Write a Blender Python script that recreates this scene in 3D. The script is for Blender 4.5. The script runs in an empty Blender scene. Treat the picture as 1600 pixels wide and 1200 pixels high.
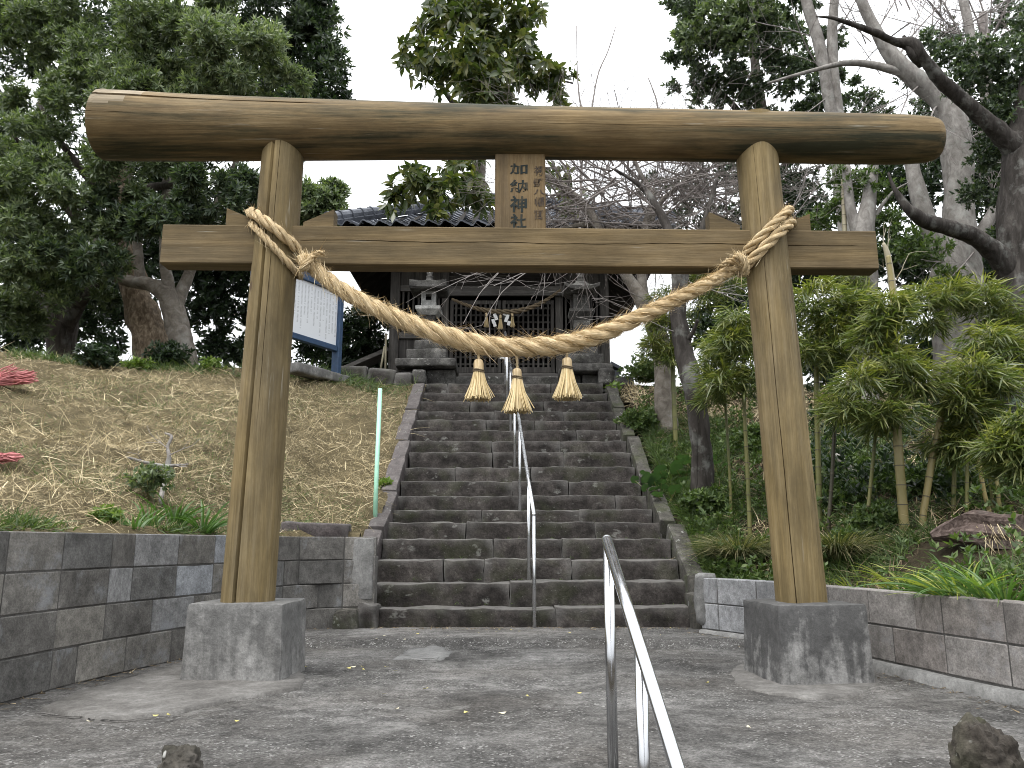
import bpy, bmesh, math, random
import numpy as np
from mathutils import Vector, noise as mnoise

rng = np.random.default_rng(11)
random.seed(11)
SC = bpy.context.scene
COL = SC.collection
R = math.radians

# ------------------------------------------------------------------ camera
F, PITCH, CZ = 1250.0, R(11.3), 0.7
cam = bpy.data.objects.new('camera', bpy.data.cameras.new('camera'))
COL.objects.link(cam)
cam.data.sensor_width = 36.0
cam.data.lens = 36.0 * F / 1600.0
cam.data.clip_start, cam.data.clip_end = 0.05, 2000
cam.location = (0, 0, CZ)
cam.rotation_euler = (R(90) + PITCH, 0, 0)
SC.camera = cam

# ------------------------------------------------------------------ sky, sun, exposure
SUN_EL, SUN_AZ = R(64), R(215)        # azimuth clockwise from +Y (north): behind the camera, a little left
w = bpy.data.worlds.new('World')
SC.world = w
w.use_nodes = True
nt = w.node_tree
nt.nodes.clear()
sky = nt.nodes.new('ShaderNodeTexSky')
sky.sky_type = 'NISHITA'
sky.sun_disc = False
sky.sun_elevation, sky.sun_rotation = SUN_EL, SUN_AZ
sky.air_density, sky.dust_density, sky.ozone_density = 1.0, 4.0, 1.0
hs = nt.nodes.new('ShaderNodeHueSaturation')
hs.inputs['Saturation'].default_value = 0.12
mx = nt.nodes.new('ShaderNodeMix')
mx.data_type = 'RGBA'
mx.inputs[0].default_value = 0.72
tcw = nt.nodes.new('ShaderNodeTexCoord')       # overcast: brighter towards the zenith
sxw = nt.nodes.new('ShaderNodeSeparateXYZ')
mrw = nt.nodes.new('ShaderNodeMapRange')
mrw.inputs['From Min'].default_value, mrw.inputs['From Max'].default_value = 0.0, 1.0
mrw.inputs['To Min'].default_value, mrw.inputs['To Max'].default_value = 7.6, 16.5
nt.links.new(tcw.outputs['Generated'], sxw.inputs[0])
nt.links.new(sxw.outputs[2], mrw.inputs['Value'])
cbw = nt.nodes.new('ShaderNodeVectorMath'); cbw.operation = 'SCALE'
cbw.inputs[0].default_value = (0.975, 1.0, 1.03)
nt.links.new(mrw.outputs[0], cbw.inputs['Scale'])
nt.links.new(cbw.outputs[0], mx.inputs[7])
bg = nt.nodes.new('ShaderNodeBackground')
bg.inputs['Strength'].default_value = 0.11
wo = nt.nodes.new('ShaderNodeOutputWorld')
nt.links.new(sky.outputs[0], hs.inputs['Color'])
nt.links.new(hs.outputs[0], mx.inputs[6])
nt.links.new(mx.outputs[2], bg.inputs['Color'])
nt.links.new(bg.outputs[0], wo.inputs[0])
sun = bpy.data.objects.new('sun', bpy.data.lights.new('sun', 'SUN'))
COL.objects.link(sun)
sun.data.energy = 1.3
sun.data.angle = R(32)
sun.data.color = (1.0, 0.96, 0.9)
sd = Vector((math.sin(SUN_AZ) * math.cos(SUN_EL), math.cos(SUN_AZ) * math.cos(SUN_EL), math.sin(SUN_EL)))
sun.rotation_euler = sd.to_track_quat('Z', 'Y').to_euler()
SC.view_settings.view_transform = 'Standard'
SC.view_settings.look = 'None'
SC.view_settings.gamma = 1
SC.view_settings.use_curve_mapping = False
SC.view_settings.exposure = 1.05
SC.render.engine = 'CYCLES'
SC.cycles.max_bounces = 6
SC.cycles.diffuse_bounces = 3
SC.cycles.glossy_bounces = 2
SC.cycles.transmission_bounces = 3
SC.cycles.transparent_max_bounces = 4
SC.cycles.use_denoising = True
SC.cycles.filter_width = 1.0

# ------------------------------------------------------------------ measuring the photograph
CP, SP = math.cos(PITCH), math.sin(PITCH)

def P(px, py, Y):
    a, b = (px - 800) / F, (600 - py) / F
    dy, dz = CP - b * SP, b * CP + SP
    t = Y / dy
    return np.array((a * t, Y, CZ + dz * t))

def S(px, py, Y):                      # metres per photo pixel there
    b = (600 - py) / F
    return Y / (CP - b * SP) / F

def G(px, py, z):
    a, b = (px - 800) / F, (600 - py) / F
    dy, dz = CP - b * SP, b * CP + SP
    t = (z - CZ) / dz
    return np.array((a * t, dy * t, z))

def fbm(x, y, z=0.0, o=3):
    return mnoise.fractal(Vector((x, y, z)), 1.0, 2.0, o)

# ------------------------------------------------------------------ materials
class N:
    def __init__(s, name):
        s.m = bpy.data.materials.new(name)
        s.m.use_nodes = True
        s.nt = s.m.node_tree
        s.b = s.nt.nodes['Principled BSDF']
        s.out = s.nt.nodes['Material Output']
        s._co = None
    def n(s, t, **k):
        x = s.nt.nodes.new(t)
        for a, v in k.items():
            setattr(x, a, v)
        return x
    def put(s, sock, v):
        if hasattr(v, 'is_output') or isinstance(v, bpy.types.NodeSocket):
            s.nt.links.new(v, sock)
        else:
            sock.default_value = v
    def co(s, scale=(1, 1, 1), kind='Object', rand=True):
        tc = s.n('ShaderNodeTexCoord')
        v = tc.outputs[kind]
        if rand:
            oi = s.n('ShaderNodeObjectInfo')
            mu = s.n('ShaderNodeMath', operation='MULTIPLY')
            s.put(mu.inputs[0], oi.outputs['Random']); mu.inputs[1].default_value = 71.0
            ad = s.n('ShaderNodeVectorMath', operation='ADD')
            s.put(ad.inputs[0], v); s.put(ad.inputs[1], mu.outputs[0])
            v = ad.outputs[0]
        mp = s.n('ShaderNodeMapping')
        s.put(mp.inputs['Vector'], v)
        mp.inputs['Scale'].default_value = scale
        return mp.outputs[0]
    def noise(s, vec, scale, detail=4, rough=0.55, dist=0.0):
        x = s.n('ShaderNodeTexNoise')
        s.put(x.inputs['Vector'], vec)
        x.inputs['Scale'].default_value = scale
        x.inputs['Detail'].default_value = detail
        x.inputs['Roughness'].default_value = rough
        x.inputs['Distortion'].default_value = dist
        return x.outputs[0]
    def vor(s, vec, scale, feature='F1', out=0, rand=1.0):
        x = s.n('ShaderNodeTexVoronoi', feature=feature)
        s.put(x.inputs['Vector'], vec)
        x.inputs['Scale'].default_value = scale
        x.inputs['Randomness'].default_value = rand
        return x.outputs[out]
    def ramp(s, fac, *stops, interp='LINEAR'):
        x = s.n('ShaderNodeValToRGB')
        x.color_ramp.interpolation = interp
        e = x.color_ramp.elements
        while len(e) < len(stops):
            e.new(0.5)
        for el, (p, c) in zip(e, stops):
            el.position = p
            el.color = (c, c, c, 1) if isinstance(c, (int, float)) else (*c, 1)
        s.put(x.inputs[0], fac)
        return x.outputs[0]
    def mix(s, fac, a, b, mode='MIX'):
        x = s.n('ShaderNodeMix', data_type='RGBA', blend_type=mode)
        s.put(x.inputs[0], fac)
        s.put(x.inputs[6], a if not isinstance(a, tuple) else (*a, 1)[:4])
        s.put(x.inputs[7], b if not isinstance(b, tuple) else (*b, 1)[:4])
        return x.outputs[2]
    def math(s, op, a, b=0.0, clamp=False):
        x = s.n('ShaderNodeMath', operation=op, use_clamp=clamp)
        s.put(x.inputs[0], a); s.put(x.inputs[1], b)
        return x.outputs[0]
    def sep(s, vec):
        x = s.n('ShaderNodeSeparateXYZ')
        s.put(x.inputs[0], vec)
        return x.outputs
    def orand(s):
        return s.n('ShaderNodeObjectInfo').outputs['Random']
    def island(s):
        return s.n('ShaderNodeNewGeometry').outputs['Random Per Island']
    def done(s, color, rough=0.8, spec=0.3, bump=None, bstr=0.5, bdist=0.01, metal=0.0):
        s.put(s.b.inputs['Base Color'], color if not isinstance(color, tuple) else (*color, 1)[:4])
        s.put(s.b.inputs['Roughness'], rough)
        s.b.inputs['Specular IOR Level'].default_value = spec
        s.b.inputs['Metallic'].default_value = metal
        if bump is not None:
            x = s.n('ShaderNodeBump')
            s.put(x.inputs['Height'], bump)
            x.inputs['Strength'].default_value = bstr
            x.inputs['Distance'].default_value = bdist
            s.put(s.b.inputs['Normal'], x.outputs[0])
        return s.m

def leaf_mat(name, stops, rough=0.42, spec=0.4, trans=0.28):
    k = N(name)
    c = k.ramp(k.island(), *stops)
    m = k.done(c, rough, spec)
    tr = k.n('ShaderNodeBsdfTranslucent')
    tc = k.mix(1.0, c, (1.5, 1.7, 0.7), 'MULTIPLY')
    k.put(tr.inputs[0], tc)
    ms = k.n('ShaderNodeMixShader')
    ms.inputs[0].default_value = trans
    k.put(ms.inputs[1], k.b.outputs[0]); k.put(ms.inputs[2], tr.outputs[0])
    k.put(k.out.inputs[0], ms.outputs[0])
    return m

def wood_mat(name, axis, dark, mid, lite, stain=0.5, grain=30, stain_c=(0.035, 0.036, 0.022), rough=0.72, grey=0.45, knots=True):
    k = N(name)
    ax = lambda a, l: tuple(l if i == axis else a for i in range(3))
    g = k.noise(k.co(ax(grain * 1.5, 1.3)), 1.0, 8, 0.75, 0.5)
    fine = k.noise(k.co(ax(170, 5)), 1.0, 4, 0.75)
    gf = k.math('ADD', k.math('MULTIPLY', g, 0.72), k.math('MULTIPLY', fine, 0.28))
    col = k.ramp(gf, (0.36, dark), (0.5, mid), (0.63, lite))
    # weathered grey patches, long with the grain
    gy = k.noise(k.co(ax(5, 0.9)), 1.0, 6, 0.65, 0.3)
    col = k.mix(k.math('MULTIPLY', k.ramp(gy, (0.46, 0.0), (0.66, 1.0)), grey), col, k.mix(0.5, k.ramp(gf, (0.36, (0.10, 0.09, 0.075)), (0.63, (0.27, 0.25, 0.215))), col))
    st = k.noise(k.co(ax(4.2, 0.5)), 1.0, 8, 0.68, 0.5)
    st2 = k.noise(k.co(ax(22, 0.8)), 1.0, 6, 0.7, 0.3)
    sm = k.math('ADD', k.math('MULTIPLY', st, 0.65), k.math('MULTIPLY', st2, 0.35))
    col = k.mix(k.math('MULTIPLY', k.ramp(sm, (0.455, 0.0), (0.575, 1.0)), stain), col, stain_c)
    br = k.noise(k.co(ax(5, 2.2)), 1.0, 6, 0.65)
    col = k.mix(0.9, col, k.ramp(br, (0.3, 0.62), (0.7, 1.32)), 'MULTIPLY')
    if knots:
        kn = k.vor(k.co(ax(3.4, 1.6)), 1.0)
        col = k.mix(k.ramp(kn, (0.045, 0.85), (0.075, 0.0)), col, (0.06, 0.036, 0.02))
    fl = k.noise(k.co(ax(34, 1.6)), 1.0, 5, 0.65)
    fg = k.ramp(k.noise(k.co(ax(3, 1.5)), 1.0, 3), (0.48, 0.0), (0.6, 1.0))
    col = k.mix(k.math('MULTIPLY', k.math('MULTIPLY', k.ramp(fl, (0.62, 0.0), (0.7, 1.0)), fg), 0.55), col, (0.42, 0.4, 0.34))
    return k.done(col, rough, 0.22, k.math('ADD', g, fine), 0.45, 0.005)

def stone_mat(name, c0, c1, c2, lichen=0.5, lscale=9.0, lcol=(0.34, 0.35, 0.33), moss=0.0, bscale=18, bstr=0.7, var=0.5, wear=0.0):
    k = N(name)
    v = k.co()
    a = k.noise(v, 5.0, 7, 0.62)
    col = k.ramp(a, (0.3, c0), (0.5, c1), (0.72, c2))
    col = k.mix(var, col, k.ramp(k.orand(), (0.0, 0.62), (1.0, 1.3)), 'MULTIPLY')
    fine = k.noise(v, 60.0, 4, 0.7)
    col = k.mix(0.75, col, k.ramp(fine, (0.3, 0.5), (0.7, 1.5)), 'MULTIPLY')
    mot = k.noise(v, 17, 5, 0.7)
    col = k.mix(0.7, col, k.ramp(mot, (0.32, 0.5), (0.68, 1.5)), 'MULTIPLY')
    if lichen:
        d = k.mix(0.22, v, k.n('ShaderNodeTexNoise').outputs[1], 'ADD')
        vo = k.vor(d, lscale)
        vm = k.ramp(vo, (0.16, 1.0), (0.24, 0.0))
        gate = k.ramp(k.noise(v, 2.6, 3), (0.46, 0.0), (0.56, 1.0))
        br = k.ramp(k.noise(v, 38.0, 3), (0.38, 0.0), (0.52, 1.0))
        mk = k.math('MULTIPLY', k.math('MULTIPLY', vm, gate), br)
        sp = k.ramp(k.vor(v, lscale * 5), (0.10, 0.8), (0.16, 0.0))
        mk = k.math('MAXIMUM', mk, k.math('MULTIPLY', sp, k.ramp(k.noise(v, 4.0, 3), (0.46, 0.0), (0.6, 1.0))))
        col = k.mix(k.math('MULTIPLY', mk, lichen), col, lcol)
    if moss:
        mm = k.ramp(k.noise(v, 4.0, 5), (0.5, 0.0), (0.66, 1.0))
        col = k.mix(k.math('MULTIPLY', mm, moss), col, (0.05, 0.06, 0.025))
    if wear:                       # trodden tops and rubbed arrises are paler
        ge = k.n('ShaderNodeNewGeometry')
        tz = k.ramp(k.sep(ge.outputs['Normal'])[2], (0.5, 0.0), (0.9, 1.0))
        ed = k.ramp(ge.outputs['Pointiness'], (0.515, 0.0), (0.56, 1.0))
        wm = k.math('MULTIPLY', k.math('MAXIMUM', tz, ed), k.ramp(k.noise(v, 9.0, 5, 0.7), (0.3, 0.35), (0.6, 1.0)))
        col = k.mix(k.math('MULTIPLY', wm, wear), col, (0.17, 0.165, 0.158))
    h = k.math('ADD', k.noise(v, bscale, 8, 0.7), k.math('MULTIPLY', fine, 0.3))
    return k.done(col, 0.9, 0.2, h, bstr, 0.012)

M = {}
M['pillar'] = wood_mat('pillar_wood', 2, (0.118, 0.085, 0.036), (0.172, 0.127, 0.058), (0.232, 0.178, 0.09), 0.45, 26, (0.075, 0.06, 0.034), grey=0.38)
M['log'] = wood_mat('log_wood', 0, (0.095, 0.062, 0.026), (0.15, 0.104, 0.048), (0.21, 0.153, 0.078), 0.97, 24, (0.028, 0.029, 0.015), grey=0.15)
M['beam'] = wood_mat('beam_wood', 0, (0.088, 0.06, 0.026), (0.13, 0.092, 0.043), (0.178, 0.13, 0.067), 0.45, 26, (0.045, 0.036, 0.02), grey=0.2)
M['plaque'] = wood_mat('plaque_wood', 2, (0.11, 0.074, 0.033), (0.155, 0.106, 0.052), (0.2, 0.145, 0.077), 0.3, 40, (0.06, 0.046, 0.03), grey=0.3)
M['endgrain'] = wood_mat('end_grain', 0, (0.10, 0.08, 0.055), (0.22, 0.175, 0.115), (0.33, 0.28, 0.2), 0.3, 14)
M['oldwood'] = wood_mat('grey_weathered_wood', 2, (0.035, 0.032, 0.03), (0.065, 0.06, 0.056), (0.11, 0.105, 0.098), 0.5, 30, (0.018, 0.017, 0.016), 0.85)
M['oldbeam'] = wood_mat('grey_weathered_beam', 0, (0.05, 0.046, 0.043), (0.1, 0.095, 0.09), (0.16, 0.15, 0.14), 0.4, 30, (0.02, 0.018, 0.016), 0.85)
M['darkwood'] = wood_mat('dark_shrine_wood', 0, (0.014, 0.012, 0.011), (0.025, 0.022, 0.02), (0.04, 0.036, 0.032), 0.4, 26, (0.01, 0.009, 0.008), 0.9)
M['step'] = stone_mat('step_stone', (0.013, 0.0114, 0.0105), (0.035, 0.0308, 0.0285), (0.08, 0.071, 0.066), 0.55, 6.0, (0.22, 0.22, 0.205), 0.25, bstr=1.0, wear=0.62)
M['cheek'] = stone_mat('side_stone', (0.028, 0.026, 0.023), (0.06, 0.057, 0.05), (0.105, 0.1, 0.09), 0.6, 9.0, moss=0.5)
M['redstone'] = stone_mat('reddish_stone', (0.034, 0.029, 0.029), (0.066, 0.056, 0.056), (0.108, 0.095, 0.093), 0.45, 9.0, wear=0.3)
M['lantern'] = stone_mat('lantern_stone', (0.026, 0.025, 0.024), (0.062, 0.06, 0.057), (0.125, 0.121, 0.115), 0.7, 10.0, (0.32, 0.32, 0.3), 0.1)
M['palestone'] = stone_mat('pale_lantern_stone', (0.2, 0.2, 0.19), (0.29, 0.29, 0.28), (0.38, 0.38, 0.36), 0.3, 10.0)
M['rock'] = stone_mat('rock_stone', (0.02, 0.017, 0.014), (0.046, 0.04, 0.034), (0.09, 0.08, 0.07), 0.5, 5.0, (0.3, 0.3, 0.28), 0.3, bstr=1.0)

M['rock_white'] = stone_mat('painted_rock', (0.024, 0.021, 0.018), (0.055, 0.05, 0.043), (0.11, 0.1, 0.09), 1.0, 2.2, (0.55, 0.55, 0.53), 0.1, bstr=1.0)

def paving():
    k = N('worn_paving')
    v = k.co((1, 1, 1), 'Object', False)
    a = k.noise(v, 1.5, 8, 0.68, 0.35)
    col = k.ramp(a, (0.34, (0.046, 0.0445, 0.043)), (0.5, (0.105, 0.102, 0.098)), (0.66, (0.205, 0.2, 0.194)))
    tint = k.noise(v, 1.0, 3)
    col = k.mix(k.ramp(tint, (0.45, 0.0), (0.65, 0.5)), col, (0.125, 0.115, 0.104))
    m = k.noise(v, 12, 6, 0.72)
    col = k.mix(0.85, col, k.ramp(m, (0.34, 0.5), (0.66, 1.5)), 'MULTIPLY')
    f = k.noise(v, 75, 5, 0.8)
    col = k.mix(0.9, col, k.ramp(f, (0.34, 0.35), (0.66, 1.65)), 'MULTIPLY')
    # exposed pale aggregate, rawest along the worn ledge
    oy = k.math('ADD', k.sep(k.co((1, 1, 1), 'Object', False))[1], k.math('MULTIPLY', k.noise(v, 1.6, 4), 0.5))
    ledge = k.math('MULTIPLY', k.ramp(k.math('SUBTRACT', oy, 5.6), (0.28, 0.0), (0.38, 1.0)), k.ramp(k.math('SUBTRACT', oy, 5.6), (0.62, 1.0), (0.74, 0.0)))
    gate = k.ramp(k.noise(v, 2.2, 7, 0.68), (0.42, 0.1), (0.58, 1.0))
    gate = k.math('MAXIMUM', gate, k.math('MULTIPLY', ledge, 0.9))
    col = k.mix(k.math('MULTIPLY', ledge, 0.5), col, (0.045, 0.043, 0.041))
    sp = k.vor(k.mix(0.05, v, k.noise(v, 40.0, 2), 'ADD'), 58.0)
    br = k.ramp(k.noise(v, 26, 4), (0.46, 0.0), (0.56, 1.0))
    col = k.mix(k.math('MULTIPLY', k.math('MULTIPLY', k.ramp(sp, (0.22, 0.9), (0.4, 0.0)), gate), br), col, (0.34, 0.335, 0.325))
    sp2 = k.vor(v, 27.0)
    col = k.mix(k.math('MULTIPLY', k.ramp(sp2, (0.12, 0.9), (0.19, 0.0)), gate), col, (0.36, 0.355, 0.34))
    pa = k.ramp(k.noise(k.co((0.85, 1.15, 1), 'Object', False), 3.2, 9, 0.75), (0.55, 0.0), (0.64, 1.0))
    pa = k.math('MULTIPLY', pa, k.ramp(k.noise(v, 24, 5, 0.7), (0.36, 0.2), (0.6, 1.0)))
    col = k.mix(k.math('MULTIPLY', pa, 0.75), col, (0.25, 0.245, 0.235))
    dk = k.ramp(k.noise(k.co((0.85, 1.1, 1), 'Object', False), 3.6, 8, 0.74), (0.57, 0.0), (0.68, 1.0))
    col = k.mix(k.math('MULTIPLY', dk, 0.65), col, (0.035, 0.034, 0.033))
    h = k.math('ADD', f, k.math('MULTIPLY', m, 1.6))
    return k.done(col, 0.92, 0.2, h, 0.9, 0.016)
M['paving'] = paving()

def concrete(name, c0, c1, c2, streak=0.0, speck=0.5):
    k = N(name)
    v = k.co()
    a = k.noise(v, 4.5, 8, 0.7)
    col = k.ramp(a, (0.3, c0), (0.5, c1), (0.7, c2))
    f = k.noise(v, 85, 4, 0.7)
    col = k.mix(0.55, col, k.ramp(f, (0.3, 0.6), (0.7, 1.35)), 'MULTIPLY')
    if streak:
        z = k.sep(k.n('ShaderNodeTexCoord').outputs['Generated'])[2]
        sn = k.noise(k.co((9, 9, 0.9)), 1.0, 5, 0.65)
        blot = k.noise(v, 14, 5, 0.7)
        s2 = k.math('ADD', k.math('MULTIPLY', sn, 0.95), k.math('MULTIPLY', blot, 0.7))
        s2 = k.math('ADD', s2, k.math('MULTIPLY', z, 0.27))
        mk = k.ramp(s2, (0.82, 0.0), (1.2, 1.0))
        col = k.mix(k.math('MULTIPLY', mk, streak), col, (0.03, 0.03, 0.031))
    mm = k.noise(v, 22, 5, 0.72)
    col = k.mix(0.6, col, k.ramp(mm, (0.34, 0.66), (0.66, 1.3)), 'MULTIPLY')
    pits = k.ramp(k.vor(v, 60), (0.05, 1.0), (0.12, 0.0))
    col = k.mix(k.math('MULTIPLY', pits, speck), col, (0.05, 0.05, 0.05))
    return k.done(col, 0.9, 0.2, k.math('ADD', f, k.math('MULTIPLY', a, 0.6)), 0.5, 0.006)
M['base'] = concrete('pale_concrete', (0.135, 0.132, 0.127), (0.21, 0.207, 0.2), (0.29, 0.286, 0.277), 0.45)
M['base_dark'] = concrete('stained_concrete', (0.13, 0.128, 0.124), (0.20, 0.197, 0.192), (0.27, 0.266, 0.26), 0.72)
M['apron'] = concrete('trowelled_concrete', (0.07, 0.067, 0.063), (0.118, 0.113, 0.107), (0.185, 0.18, 0.172), 0, 0.5)
M['mortar'] = concrete('pale_mortar', (0.11, 0.109, 0.106), (0.17, 0.169, 0.165), (0.25, 0.249, 0.243), 0, 0.4)
M['darkmortar'] = concrete('dark_mortar', (0.05, 0.048, 0.045), (0.08, 0.077, 0.073), (0.12, 0.116, 0.11), 0, 0.2)

def block_mat(name, palette, pale=0.6):
    k = N(name)
    v = k.co()
    col = k.ramp(k.orand(), *palette, interp='CONSTANT')
    a = k.noise(v, 5, 6, 0.62)
    col = k.mix(0.75, col, k.ramp(a, (0.28, 0.62), (0.72, 1.42)), 'MULTIPLY')
    f = k.noise(v, 95, 4, 0.7)
    col = k.mix(0.65, col, k.ramp(f, (0.3, 0.5), (0.7, 1.5)), 'MULTIPLY')
    mm = k.noise(v, 20, 5, 0.7)
    col = k.mix(0.5, col, k.ramp(mm, (0.34, 0.6), (0.66, 1.4)), 'MULTIPLY')
    ef = k.ramp(k.noise(v, 4.2, 7, 0.72), (0.56, 0.0), (0.68, 1.0))
    col = k.mix(k.math('MULTIPLY', ef, pale), col, (0.26, 0.27, 0.285))
    dk = k.ramp(k.noise(k.co((5, 5, 1.3)), 1.0, 5), (0.58, 0.0), (0.75, 1.0))
    col = k.mix(k.math('MULTIPLY', dk, 0.5), col, (0.045, 0.043, 0.04))
    return k.done(col, 0.92, 0.18, k.math('ADD', f, a), 0.5, 0.006)
M['block_l'] = block_mat('wall_block', ((0.0, (0.112, 0.107, 0.1)), (0.22, (0.15, 0.143, 0.132)), (0.42, (0.098, 0.095, 0.09)),
                                        (0.58, (0.175, 0.166, 0.15)), (0.75, (0.12, 0.118, 0.114)), (0.90, (0.2, 0.2, 0.2))), 0.6)
M['block_pale'] = block_mat('pale_wall_block', ((0.0, (0.24, 0.25, 0.265)), (0.5, (0.21, 0.22, 0.235))), 0.5)
M['block_r'] = block_mat('brown_wall_block', ((0.0, (0.185, 0.168, 0.157)), (0.35, (0.21, 0.197, 0.187)), (0.7, (0.168, 0.155, 0.147))), 0.35)
M['block_rb'] = block_mat('bluish_wall_block', ((0.0, (0.235, 0.238, 0.245)), (0.5, (0.21, 0.212, 0.218))), 0.3)

def straw_mat(name, stops, fib=1):
    k = N(name)
    if fib:
        v = k.co((1, 1, 1), 'UV', False)
        mp = k.n('ShaderNodeMapping')
        k.put(mp.inputs['Vector'], v)
        mp.inputs['Scale'].default_value = (22, 1.2, 1)
        mp.inputs['Rotation'].default_value = (0, 0, 0)
        a = k.noise(mp.outputs[0], 1.0, 5, 0.7, 0.6)
        b = k.noise(k.co(), 16, 3)
        col = k.ramp(a, (0.3, stops[0]), (0.5, stops[1]), (0.7, stops[2]))
        col = k.mix(0.7, col, k.ramp(b, (0.3, 0.7), (0.7, 1.25)), 'MULTIPLY')
        return k.done(col, 0.75, 0.2, a, 0.9, 0.01)
    col = k.ramp(k.island(), (0.0, stops[0]), (0.5, stops[1]), (1.0, stops[2]))
    return k.done(col, 0.7, 0.25)
M['rope'] = straw_mat('rope_straw', ((0.32, 0.22, 0.11), (0.60, 0.46, 0.27), (0.76, 0.63, 0.42)))
M['fray'] = straw_mat('frayed_straw', ((0.42, 0.3, 0.15), (0.62, 0.49, 0.29), (0.78, 0.66, 0.46)), 0)
M['tassel'] = straw_mat('tassel_straw', ((0.45, 0.34, 0.17), (0.6, 0.48, 0.27), (0.72, 0.6, 0.38)), 0)
M['oldrope'] = straw_mat('old_rope_straw', ((0.12, 0.09, 0.055), (0.2, 0.155, 0.1), (0.28, 0.22, 0.15)))
M['dry'] = straw_mat('dry_grass', ((0.2, 0.16, 0.082), (0.45, 0.37, 0.215), (0.72, 0.62, 0.41)), 0)
M['dryb'] = straw_mat('brown_litter', ((0.06, 0.045, 0.027), (0.15, 0.112, 0.066), (0.36, 0.29, 0.185)), 0)

def soil(name, a, b):
    k = N(name)
    v = k.co((1, 1, 1), 'Object', False)
    n1 = k.noise(v, 6, 6, 0.65)
    n2 = k.noise(v, 45, 4, 0.7)
    col = k.ramp(n1, (0.3, a), (0.7, b))
    col = k.mix(0.7, col, k.ramp(n2, (0.3, 0.5), (0.7, 1.5)), 'MULTIPLY')
    return k.done(col, 0.95, 0.1, n2, 0.8, 0.03)
M['bank'] = soil('bank_soil', (0.06, 0.05, 0.029), (0.15, 0.122, 0.07))
M['soil'] = soil('dark_soil', (0.022, 0.019, 0.012), (0.06, 0.047, 0.03))
M['earth'] = soil('terrace_earth', (0.06, 0.055, 0.045), (0.12, 0.11, 0.09))

def leafset(name, lo, mid, hi, **k):
    M[name] = leaf_mat(name + '_leaf', ((0.0, lo), (0.55, mid), (1.0, hi)), **k)
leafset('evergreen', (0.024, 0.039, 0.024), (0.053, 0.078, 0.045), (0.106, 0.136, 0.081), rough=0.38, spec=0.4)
leafset('evergreen_lit_tone', (0.070, 0.099, 0.056), (0.147, 0.189, 0.107), (0.252, 0.284, 0.173), rough=0.38, spec=0.4)  # paler copy of evergreen: light on the upper tufts put into the colour
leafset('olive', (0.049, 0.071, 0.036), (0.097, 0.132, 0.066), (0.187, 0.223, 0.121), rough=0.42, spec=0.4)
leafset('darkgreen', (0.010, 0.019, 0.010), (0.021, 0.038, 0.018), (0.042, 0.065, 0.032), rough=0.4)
leafset('bigleaf', (0.032, 0.051, 0.016), (0.067, 0.090, 0.029), (0.153, 0.153, 0.051), rough=0.33, spec=0.5)
leafset('bamboo', (0.049, 0.073, 0.022), (0.104, 0.131, 0.041), (0.217, 0.222, 0.087), rough=0.38, spec=0.5, trans=0.3)
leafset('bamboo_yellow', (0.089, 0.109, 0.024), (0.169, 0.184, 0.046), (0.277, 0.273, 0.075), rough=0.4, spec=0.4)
leafset('weed', (0.033, 0.058, 0.017), (0.064, 0.103, 0.030), (0.112, 0.155, 0.047), rough=0.5)
leafset('weed_bright', (0.076, 0.128, 0.025), (0.136, 0.204, 0.043), (0.204, 0.264, 0.068), rough=0.5, trans=0.3)
leafset('strap', (0.034, 0.076, 0.021), (0.064, 0.128, 0.034), (0.111, 0.178, 0.055), rough=0.4, spec=0.4)
leafset('strap_yellow', (0.16, 0.2, 0.04), (0.25, 0.28, 0.06), (0.36, 0.36, 0.11), rough=0.45, trans=0.3)
leafset('mondo', (0.045, 0.062, 0.024), (0.1, 0.11, 0.048), (0.33, 0.29, 0.17), rough=0.5)
leafset('butterbur', (0.032, 0.063, 0.030), (0.046, 0.087, 0.042), (0.065, 0.108, 0.054), rough=0.5)

def bark(name, a, b, c, sc=(9, 9, 2.2), lich=0.3):
    k = N(name)
    v = k.co(sc)
    n1 = k.noise(v, 1.4, 7, 0.66, 0.5)
    col = k.ramp(n1, (0.3, a), (0.5, b), (0.7, c))
    n2 = k.noise(k.co(), 4, 5, 0.65)
    col = k.mix(k.math('MULTIPLY', k.ramp(n2, (0.54, 0.0), (0.66, 1.0)), lich), col, (0.3, 0.31, 0.29))
    return k.done(col, 0.92, 0.15, n1, 0.8, 0.018)
M['bark_dark'] = bark('dark_bark', (0.03, 0.025, 0.021), (0.065, 0.056, 0.048), (0.12, 0.106, 0.094), lich=0.3)
M['bark_rough'] = bark('flaking_bark', (0.05, 0.035, 0.024), (0.15, 0.115, 0.08), (0.33, 0.27, 0.2), (12, 12, 7), 0.1)
M['bark_grey'] = bark('grey_bark', (0.09, 0.076, 0.063), (0.17, 0.15, 0.128), (0.27, 0.25, 0.222), (6, 6, 6), 0.35)
M['bark_pale'] = bark('pale_bark', (0.11, 0.1, 0.09), (0.205, 0.193, 0.18), (0.32, 0.305, 0.285), (7, 7, 4), 0.45)
M['bark_black'] = bark('blackish_bark', (0.016, 0.014, 0.012), (0.036, 0.032, 0.029), (0.075, 0.068, 0.062), lich=0.3)
M['twig'] = bark('twig_bark', (0.15, 0.135, 0.13), (0.24, 0.22, 0.21), (0.34, 0.31, 0.3), (9, 9, 9), 0.1)
M['twig_red'] = bark('reddish_twig_bark', (0.1, 0.086, 0.08), (0.17, 0.15, 0.142), (0.27, 0.245, 0.235), (9, 9, 9), 0.1)
M['deadlog'] = bark('rotten_wood', (0.035, 0.025, 0.022), (0.1, 0.075, 0.066), (0.21, 0.165, 0.145), (3, 24, 24), 0.15)

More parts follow.
